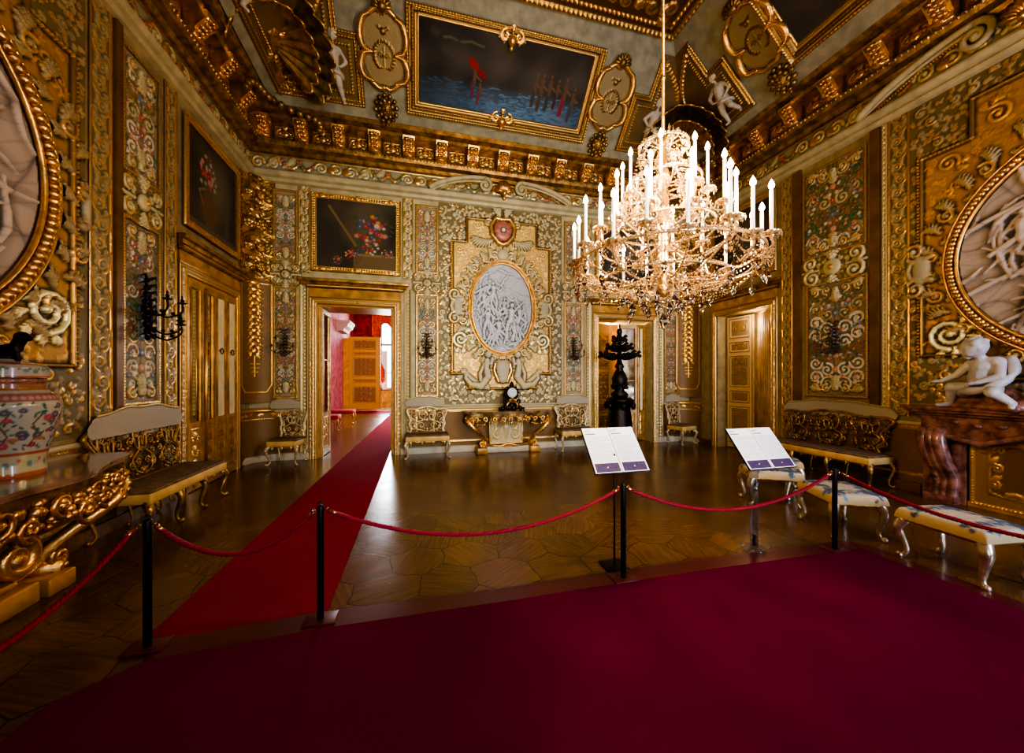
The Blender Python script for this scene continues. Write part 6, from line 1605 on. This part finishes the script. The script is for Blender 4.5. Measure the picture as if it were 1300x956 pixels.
# ------------------------------------------------------------ information boards
def text(parent, s, size, loc, mat, name='heading', rx=0):
    c = bpy.data.curves.new(name, 'FONT'); c.body = s; c.size = size; c.extrude = .0004; c.align_x = 'LEFT'
    o = bpy.data.objects.new(name, c); col.objects.link(o); dg = bpy.context.evaluated_depsgraph_get(); me = bpy.data.meshes.new_from_object(o.evaluated_get(dg)); bpy.data.objects.remove(o); bpy.data.curves.remove(c)
    me.name = name; me.materials.clear(); me.materials.append(M[mat]); o = bpy.data.objects.new(name, me); o.location = loc; return link(o, parent)
def board(loc, w, L, tilt, label, kind, head1, head2):
    """reading board: local x along the lower edge, tilted up and away; origin at lower left corner"""
    t = empty('information_board', loc, 0, label, 'information board')
    b = empty('panel', (0, 0, 0)); b.parent = t; b.rotation_euler = (tilt, 0, 0)
    m = MB(); m.box(-.004, w+.004, -.004, L+.004, -.012, 0); p = m.build('backing', M['black'], t); p.rotation_euler = (tilt, 0, 0)
    bpy.data.objects.remove(b)
    m = MB(); m.box(-.01, w+.05 if kind == 0 else w+.01, -.018, -.004, -.012, .008); lp = m.build('lip', M['acrylic'], t); lp.rotation_euler = (tilt, 0, 0)
    for i in range(2):
        x0 = i*w/2+.003; x1 = (i+1)*w/2-.003; m = MB(); m.box(x0, x1, 0, L, .0, .002); s = m.build('text_sheet', M['paper'], t); s.rotation_euler = (tilt, 0, 0)
        m = MB(); m.box(x0+.012, x1-.012, .006, L*.20, .002, .003); 
        ph = m.build('photo_strip', M['paper_dark'], s)
        m = MB(); m.ball(((x0+x1)/2, L*.11, .003), .006, 8, 4, (1, 1, .2)); m.build('photo_highlight', M['paper'], s)
        text(s, 'mrT', .036, (x0+.012, L*.90, .0025), 'ink', 'logo'); m = MB(); m.box(x0+.014, x0+.11, L*.845, L*.845+.009, .002, .0027); m.build('heading_line', M['ink'], s)
        m = MB(); q = random.Random(i)
        for k in range(17):
            y = L*.79-k*L*.034
            m.box(x0+.014, x1-.014-(.06*q.random() if k % 5 == 4 else 0), y, y+.0042, .002, .0026)
        m.build('text_lines', M['ink_grey'], s)
    if kind == 0:
        m = MB(); m.lathe([(.001, 0), (.008, 0), (.008, loc[2]+.12), (.001, loc[2]+.12)], (w*.45, .10, -loc[2]+.012), 10); m.build('stand_rod', M['black'], t)
        m = MB(); m.bbox(w*.45-.1, w*.45+.1, .0, .2, -loc[2]+.006, -loc[2]+.016, .003); m.build('stand_foot', M['black'], t)
    else:
        m = MB(); x = w*.33; m.lathe([(.036, 0), (.036, loc[2]+.05), (.032, loc[2]+.05), (.032, 0)], (x, .12, -loc[2]+.03), 20); m.build('acrylic_column', M['acrylic'], t)
        m = MB(); m.lathe([(.001, 0), (.09, 0), (.10, .012), (.09, .03), (.05, .045), (.001, .05)], (x, .12, -loc[2]+.016), 24); m.build('acrylic_foot', M['acrylic'], t)
        m = MB(); m.lathe([(.001, 0), (.012, 0), (.012, .1), (.001, .1)], (x, .12, -loc[2]+.06), 8); m.build('fixing_bolt', M['black'], t)
board((1.40, 2.74, .83), .50, .43, math.radians(50), 'left of two tilted white information boards, on a thin black rod', 0, '', '')
board((2.84, 2.64, .80), .52, .42, math.radians(50), 'right-hand tilted white information board, on a clear acrylic column', 1, '', '')

# ------------------------------------------------------------ door leaves
def panel_leaf(name, parent, W_, H_, mats, seed, panels, base=(.50, .30, .10, .3), hi=GOLD, loc=(0, 0, 0), rz=0, mat=None):
    """leaf standing at local x 0..W, facing -y: carved panels list of (z0,z1)"""
    r = R(W_, H_, .0105, base); r.sym = True; q = random.Random(seed)
    for (a, b) in panels:
        mg = W_*.14; nosym_line(r, [(-W_/2+mg, a), (W_/2-mg, a), (W_/2-mg, b), (-W_/2+mg, b), (-W_/2+mg, a)], .012, .014, hi)
        mg2 = mg+.04; r.rect(-W_/2+mg2, W_/2-mg2, a+.04, b-.04, tuple(x*.45 for x in base[:3])+(base[3],))
        cx, cy = 0, (a+b)/2; hh = (b-a)
        n_ = max(1, int(hh/.22))
        for k in range(n_):
            yy = a+hh*(k+.5)/n_; s_ = min(W_*.13, hh/n_*.36); r.spiral(W_*.14, yy, s_, 1.4, q.choice((0, 1.57)), q.choice((-1, 1)), s_*.22, hi); r.leaf(0, yy-s_*.6, 1.57, s_*1.6, s_*.5, hi)
            r.leaf(.02, yy, .8, s_*1.4, s_*.35, hi, None, 0, .9)
    r.line([(W_/2-.02, 0), (W_/2-.02, H_)], .014, None, hi)
    t = empty(name, loc, rz) if False else None
    o = r.build(name, (W_/2, -.003, .02), (1, 0, 0), (0, 0, 1), (0, -1, 0), parent=parent)
    o.location = loc; o.rotation_euler = (0, 0, rz)
    m = MB(); m.box(0, W_, 0, .045, .02, H_+.02); b = m.build('leaf_board', mat or M['gold_wood'], o); b.parent = o
    return o
def glazed_leaf(parent, W_, H_, loc, rz, glass, fr='gold_wood', sill=.95, name='glazed_leaf', bars=()):
    m = MB(); s_ = .07 if W_ > .45 else .048
    m.box(0, s_, -.02, .03, .02, H_); m.box(W_-s_, W_, -.02, .03, .02, H_); m.box(s_, W_-s_, -.02, .03, H_-.10, H_); m.box(s_, W_-s_, -.02, .03, .02, .14); m.box(s_, W_-s_, -.02, .03, sill-.08, sill)
    m.tube([(s_, -.025, sill), (s_, -.025, H_-.1), (W_-s_, -.025, H_-.1), (W_-s_, -.025, sill)], .010, 6, closed=True)
    for z in bars: m.box(s_, W_-s_, -.015, .02, z-.012, z+.012)
    o = m.build(name, M[fr], parent); o.location = loc; o.rotation_euler = (0, 0, rz)
    m = MB(); m.box(s_-.01, W_-s_+.01, 0, .01, sill-.01, H_-.09); m.build('mirror_pane', M[glass], o)
    r = R(W_-2*s_, sill-.2, .0105, (.45, .27, .09, .3)); r.sym = True; nosym_line(r, rrect(W_-2*s_, sill-.2, .04), .012, .012, GOLD)
    for k in range(3): r.spiral((W_-2*s_)*.2, .18+.2*k, (W_-2*s_)*.17, 1.4, 1.57, -1, .015, GOLD); r.leaf(0, .12+.2*k, 1.57, .16, .05, GOLD)
    r.build('lower_panel', (W_/2, -.002, .13), (1, 0, 0), (0, 0, 1), (0, -1, 0), parent=o)
    return o
def ring_latch(parent, x, z, y=-.03):
    m = MB(); m.tube([(x+.045*math.cos(a), y, z+.045*math.sin(a)) for a in [2*PI*i/16 for i in range(16)]], .007, 5, closed=True); m.tube([(x-.09, y, z), (x-.045, y, z)], .006, 5); m.tube([(x+.045, y, z), (x+.09, y, z)], .006, 5); return m.build('ring_ornament', M['black'], parent)
# left wall mirrored doors (closed)
lv = glazed_leaf(d4, .37, 3.0, (XL+.035, 6.12, 0), PI/2, 'mirror', sill=.98)
lv = glazed_leaf(d4, .34, 3.0, (XL+.035, 6.49, 0), PI/2, 'mirror', sill=.98)
m = MB(); m.lathe([(.02, 0), (.02, 2.9)], (XL+.09, 6.49, .05), 8); m.build('astragal', M['gold'], d4)
lv = glazed_leaf(d4, .36, 3.0, (XL+.035, 6.83, 0), PI/2, 'mirror_gold', sill=1.0); ring_latch(lv, .18, 2.05)
lv = glazed_leaf(d4, .36, 3.0, (XL+.035, 7.19, 0), PI/2, 'mirror_gold', sill=1.0); ring_latch(lv, .18, 2.05)
m = MB(); m.box(XL, XL+.03, DL[0], DL[1], 0, DL[2]); m.build('door_backing', M['gold_wood'], d4)
# back right doorway: carved leaf, mirrored leaf and folded leaf
m = MB(); m.box(D2[0]-.2, D2[1]+.2, YB+1.6, YB+1.7, 0, 3.3); m.box(D2[0]-.3, D2[0]-.2, YB+TH, YB+1.7, 0, 3.3); m.box(D2[1]+.2, D2[1]+.3, YB+TH, YB+1.7, 0, 3.3); m.box(D2[0]-.3, D2[1]+.3, YB+TH, YB+1.7, 3.3, 3.4)
o = m.build('passage_wall', M['gold_wood']); o['kind'] = 'structure'
panel_leaf('carved_leaf', d2, .74, 3.0, None, 5, [(.12, .62), (.72, .92), (1.02, 1.75), (1.85, 2.05), (2.15, 2.75)], (.50, .27, .07, .25), AGOLD, (D2[0]+.03, YB+.35, 0), .35)
glazed_leaf(d2, .50, 3.0, (D2[0]+.80, YB+.42, 0), -.18, 'mirror', 'beige_wood', .80, bars=(1.55,))
lv = glazed_leaf(d2, .20, 3.0, (D2[0]+1.28, YB+.30, 0), .0, 'mirror_gold', 'gold', .80)
m = MB(); 
for x in (D2[0]+.77, D2[0]+1.30): m.lathe([(.001, .02), (.03, .02), (.022, .1), (.022, 2.9), (.03, 3.0), (.001, 3.0)], (x, YB+.30, 0), 10); m.ball((x, YB+.30, .85), .04, 8, 5); m.ball((x, YB+.30, 1.95), .04, 8, 5)
m.build('turned_astragal', M['gold'], d2)
# right wall doorway: open carved leaf and stepped reveal
m = MB(); m.box(XR+.55, XR+.62, D3[0]-.1, D3[1]+.1, 0, 3.2); o = m.build('passage_wall', M['beige_wood']); o['kind'] = 'structure'
panel_leaf('carved_leaf', d3, .66, 3.0, None, 8, [(.12, .95), (1.05, 1.3), (1.4, 2.1), (2.2, 2.42), (2.52, 2.95)], (.70, .50, .27, .1), (.40, .24, .10, .3), (XR+.22, D3[1]-.04, 0), -PI/2+.10, M['beige_wood'])
m = MB()
for k in range(7):   # stepped vertical mouldings of the reveal
    y = D3[0]+.02+k*.085; m.box(XR+.02+.05*k, XR+.10+.05*k, y, y+.055, 0, 3.04); m.lathe([(.012, 0), (.012, 3.0)], (XR+.015+.05*k, y+.065, 0), 6)
m.build('reveal_mouldings', M['beige_wood'], d3)
m = MB(); m.tube([(XR+.14, D3[1]-.12, 1.08), (XR+.09, D3[1]-.12, 1.08), (XR+.09, D3[1]-.22, 1.08)], .010, 6); m.build('door_handle', M['brass'], d3)
# left back doorway reveal: white and gilt glazed leaf folded in the jamb
glazed_leaf(d1, .62, 3.05, (D1[0]+.05, YB+.12, 0), PI/2-.02, 'mirror', 'paint_gold_wood', .9, 'folded_leaf', (2.0,))
m = MB(); 
for k in range(3): m.box(D1[0], D1[0]+.03+.02*k, YB+.02+.05*k, YB+.055+.05*k, 0, 3.1); m.box(D1[1]-.03-.02*k, D1[1], YB+.02+.05*k, YB+.055+.05*k, 0, 3.1)
m.box(D1[0], D1[1], YB+.01, YB+TH, D1[2]-.03, D1[2]); m.build('jamb_mouldings', M['gold_wood'], d1)

# ------------------------------------------------------------ red rooms beyond the left doorway
def bx(name, mat, *b):
    m = MB(); m.box(*b); o = m.build(name, M[mat]); o['kind'] = 'structure'; return o
FX0, FX1, FY = -3.5, 2.2, 22.4
bx('wall_far_left', 'pink_damask', FX0-.2, FX0, YB+TH, FY, 0, 7.6); bx('wall_far_right', 'red_damask', FX1, FX1+.2, YB+TH, FY, 0, 7.6)
m = MB(); wx0, wx1, wz0, wz1 = -2.05, -.75, .98, 4.9
for b in ((FX0, wx0, 0, 7.6), (wx0, wx1, 0, wz0), (wx0, wx1, wz1, 7.6), (wx1, FX1, 0, 7.6)): m.box(b[0], b[1], FY, FY+.3, b[2], b[3])
o = m.build('wall_far_end', M['red_damask']); o['kind'] = 'structure'
bx('ceiling_far_room', 'paint_cream', FX0-.2, FX1+.2, YB+TH, FY+.3, 7.6, 7.7)
bx('trim_4', 'gold_wood', wx0-.2, wx1+.2, FY-.06, FY, 0, wz0-.05)
t = empty('window_3', (0, FY, 0), kind='structure')
m = MB()
for x in (wx0, wx0+.62, wx1-.08): m.box(x, x+.08, .0, .08, wz0, wz1)
for z in (wz0, 1.9, 3.5, wz1-.1): m.box(wx0, wx1, 0, .08, z, z+(.06 if z == 1.9 else .12))
m.build('window_frame', M['beige_wood'], t)
m = MB(); m.box(wx0, wx1, .03, .035, wz0, wz1); m.build('window_pane', M['acrylic'], t)
m = MB(); m.box(wx0-1, wx1+1, 1.6, 1.62, 0, 6); sk_ = m.build('daylight_sky', M['sky'], t)
# curtains
t = empty('red_curtain', (-1.4, FY-.12, 0), 0, 'red patterned window curtain with swagged pelmet in the far room', 'curtain')
m = MB(); n_ = 60
for j in range(13):
    for i in range(n_+1):
        u_ = i/n_; z = 5.3-(.9+.45*math.cos(u_*2*PI*1.5)*.8)*(j/12); m.v.append((-1.1+2.2*u_, .06*math.sin(u_*60)-.03*math.sin(j/12*PI), z))
for j in range(12):
    for i in range(n_): q_ = j*(n_+1)+i; m.f.append((q_, q_+1, q_+n_+2, q_+n_+1)); m.sm.append(True); m.mi.append(0)
m.build('pelmet', M['red_curtain'], t)
for sx in (-1, 1):
    m = MB()
    for j in range(21):
        for i in range(31):
            u_ = i/30; z = 5.2-3.9*j/20; wd = .62*(1-.55*math.sin(PI*min(1, j/16))**.8); m.v.append((sx*(1.02-wd*u_), .05*math.sin(u_*40+j*.1)+.02, z))
    for j in range(20):
        for i in range(30): q_ = j*31+i; m.f.append((q_, q_+1, q_+32, q_+31)); m.sm.append(True); m.mi.append(0)
    m.build('drape', M['red_curtain'], t)
m = MB()
for i in range(21): 
    for j in range(2): m.v.append((-.56+.28*i/20, .10+.02*math.sin(i*1.7), (1.0, 3.2)[j]))
for i in range(20): m.f.append((2*i, 2*i+2, 2*i+3, 2*i+1)); m.sm.append(True); m.mi.append(0)
m.build('lace_curtain', M['paper'], t)
# open orange door leaf and post of the farther doorway
t = empty('carved_door_leaf', (-3.42, 19.6, 0), 0, 'orange varnished door leaf with dark carved panels standing open in the far room', 'door')
panel_leaf('door_leaf', t, 1.5, 3.55, None, 12, [(.3, 1.1), (1.3, 1.45), (1.6, 2.5), (2.65, 2.8), (2.95, 3.4)], (.62, .27, .04, .1), (.30, .11, .06, .2), (.15, .0, .10), -.12, M['orange_wood'])
m = MB(); m.box(-.08, .16, -.05, .25, 0, 3.6); m.build('door_post', M['orange_wood'], t)
t = empty('overdoor_cornice', (-3.5, 18.6, 3.75), 0, 'pale pink cornice block on the left wall of the far room', 'cornice')
m = MB(); m.prism([(0, 0), (.28, 0), (.32, .12), (.45, .22), (.50, .34), (.56, .40), (.56, .48), (0, .48)], -.7, .7, 'xz'); m.build('cornice_block', simple('pale pink stone', (.42, .26, .19), .6), t)
# console with candelabrum, stools in the far room
t = empty('far_console', (-3.25, 13.6, 0), 0, 'slender pale console table under the candelabrum in the far room', 'console table')
m = MB(); m.box(-.2, .28, -.6, .6, 1.0, 1.06); m.build('table_top', M['marble_white'], t)
for sy in (-1, 1): m = MB(); m.tube(catm([(.2, sy*.5, 1.0), (.26, sy*.5, .8), (.12, sy*.48, .4), (.2, sy*.5, .0)], 5), .045, 8); m.build('leg', M['paint_gold_wood'], t)
t = empty('branched_candelabrum', (-3.12, 13.5, 1.06), 0, 'dark branched candelabrum standing on the far room console', 'candelabrum')
m = MB(); m.lathe([(.001, 0), (.12, 0), (.05, .06), (.07, .25), (.03, .35), (.025, .62), (.001, .64)], (0, 0, 0), 10); m.build('stem', M['gold'], t)
for k in range(6): a = PI/3*k; m = MB(); m.tube(catm([(0, 0, .45), (.14*math.cos(a), .14*math.sin(a), .42), (.24*math.cos(a), .24*math.sin(a), .58)], 4), .014, 6); m.ball((.24*math.cos(a), .24*math.sin(a), .60), .04, 7, 5); m.lathe([(.014, .6), (.014, .72)], (.24*math.cos(a), .24*math.sin(a), 0), 6); m.build('branch', M['bronze'], t)
def red_stool(x, y, w, h, label, back=False):
    t = empty('red_upholstered_stool' if not back else 'red_upholstered_chair', (x, y, 0), 0, label, 'stool' if not back else 'chair')
    m = MB(); m.bbox(-w/2, w/2, -.25, .25, h-.14, h, .03); m.build('seat', M['pink_velvet'], t)
    for sx in (-1, 1):
        for sy in (-1, 1): cabriole(sx*.5, sy*.5, h-.12, sx*(w/2-.05), sy*.2, .028).build('leg', M['gold'], t)
    if back: m = MB(); m.bbox(-w/2, -w/2+.07, -.25, .25, h, h+.55, .02); m.build('backrest', M['pink_velvet'], t)
red_stool(-2.65, 12.6, .6, .48, 'nearer crimson stool by the left wall of the far room'); red_stool(-2.55, 14.3, .75, .50, 'crimson stool farther back in the red room')
red_stool(-3.1, 11.4, .5, .48, 'pink backed chair half hidden by the doorway jamb', True)
flat('red_crossing_carpet', [(-3.2, 18.2), (-.0, 18.2), (-.0, 19.4), (-3.2, 19.4)], .001, .011, 'runner', 'red carpet crossing behind the far barrier', 'carpet')
t = empty('barrier_stand', (-.80, 17.75, 0), 0, 'black barrier stand at the far end of the red runner', 'post')
m = MB(); m.bbox(-.45, .45, -.06, .06, .0, .03, .01)
for x in (-.35, .2): m.lathe([(.022, 0), (.022, 1.05)], (x, 0, .03), 8)
m.tube([(-.35, 0, 1.0), (.2, 0, 1.0)], .012, 6); m.build('barrier_frame', M['black'], t)
# ------------------------------------------------------------ camera
cam = bpy.data.cameras.new('camera'); co = bpy.data.objects.new('camera', cam); col.objects.link(co); sc.camera = co
YAW = math.atan(120/470.)
co.location = (0, 0, 1.6); co.rotation_euler = (PI/2, 0, -YAW)
cam.sensor_width = 36; cam.sensor_fit = 'HORIZONTAL'; cam.lens = 470/1300*36; cam.shift_y = (481-478)/1300; cam.clip_start = .02; cam.clip_end = 100
# ------------------------------------------------------------ lights
def area(name, loc, target, sx, sy, power, color, spread=PI):
    l = bpy.data.lights.new(name, 'AREA'); l.shape = 'RECTANGLE'; l.size = sx; l.size_y = sy; l.energy = power; l.color = color; l.spread = spread
    o = bpy.data.objects.new(name, l); o.location = loc; d = Vector(target)-Vector(loc); o.rotation_euler = d.to_track_quat('-Z', 'Y').to_euler(); col.objects.link(o); return o
def point(name, loc, power, color, r=.05):
    l = bpy.data.lights.new(name, 'POINT'); l.energy = power; l.color = color; l.shadow_soft_size = r
    o = bpy.data.objects.new(name, l); o.location = loc; col.objects.link(o); return o
WARM = (1, .66, .32)
area('far_window_daylight', (-1.4, FY-.6, 3.0), (-1.4, 12, 0), 1.4, 3.6, 420, (.9, .95, 1.0))
area('far_room_fill', (1.9, 14.5, 3.0), (-3.4, 15.5, 1.6), 3.0, 3.0, 420, (.95, .97, 1.0))  # added fill for the far room; no window on this side
point('passage_fill', (5.0, 9.0, 2.9), 50, (1, .72, .4), .03)  # added light to brighten the back right doorway; no fixture there
point('passage_fill', (6.93, 6.35, 2.85), 12, (1, .8, .55), .03)  # added light for the leaf and reveal of the right doorway
area('right_passage_fill', (7.30, 5.95, 1.8), (6.95, 7.0, 1.6), .1, 1.8, 10, (1, .85, .65))  # added fill inside the right doorway, with no opening behind it
area('window_daylight', (1.0, YR-.4, 2.6), (2.0, 8.2, 3.6), 1.6, 3.6, 120, (.98, .97, .84), math.radians(75))
area('window_daylight', (5.4, YR-.4, 2.6), (4.4, 5.5, .3), 1.6, 3.6, 400, (.60, .70, 1.0))
for a in range(5):
    point('chandelier_light', (CH[0]+.62*math.cos(a*1.257+.3), CH[1]+.62*math.sin(a*1.257+.3), 2.98), 66, WARM, .04)
point('chandelier_light', (CH[0], CH[1], 3.62), 40, WARM, .04)
w = bpy.data.worlds.new('world'); sc.world = w; w.use_nodes = True
w.node_tree.nodes['Background'].inputs['Color'].default_value = (.7, .8, 1, 1); w.node_tree.nodes['Background'].inputs['Strength'].default_value = .12
sc.view_settings.view_transform = 'AgX'
try: sc.view_settings.look = 'AgX - High Contrast'
except Exception: pass
sc.view_settings.exposure = 0.38
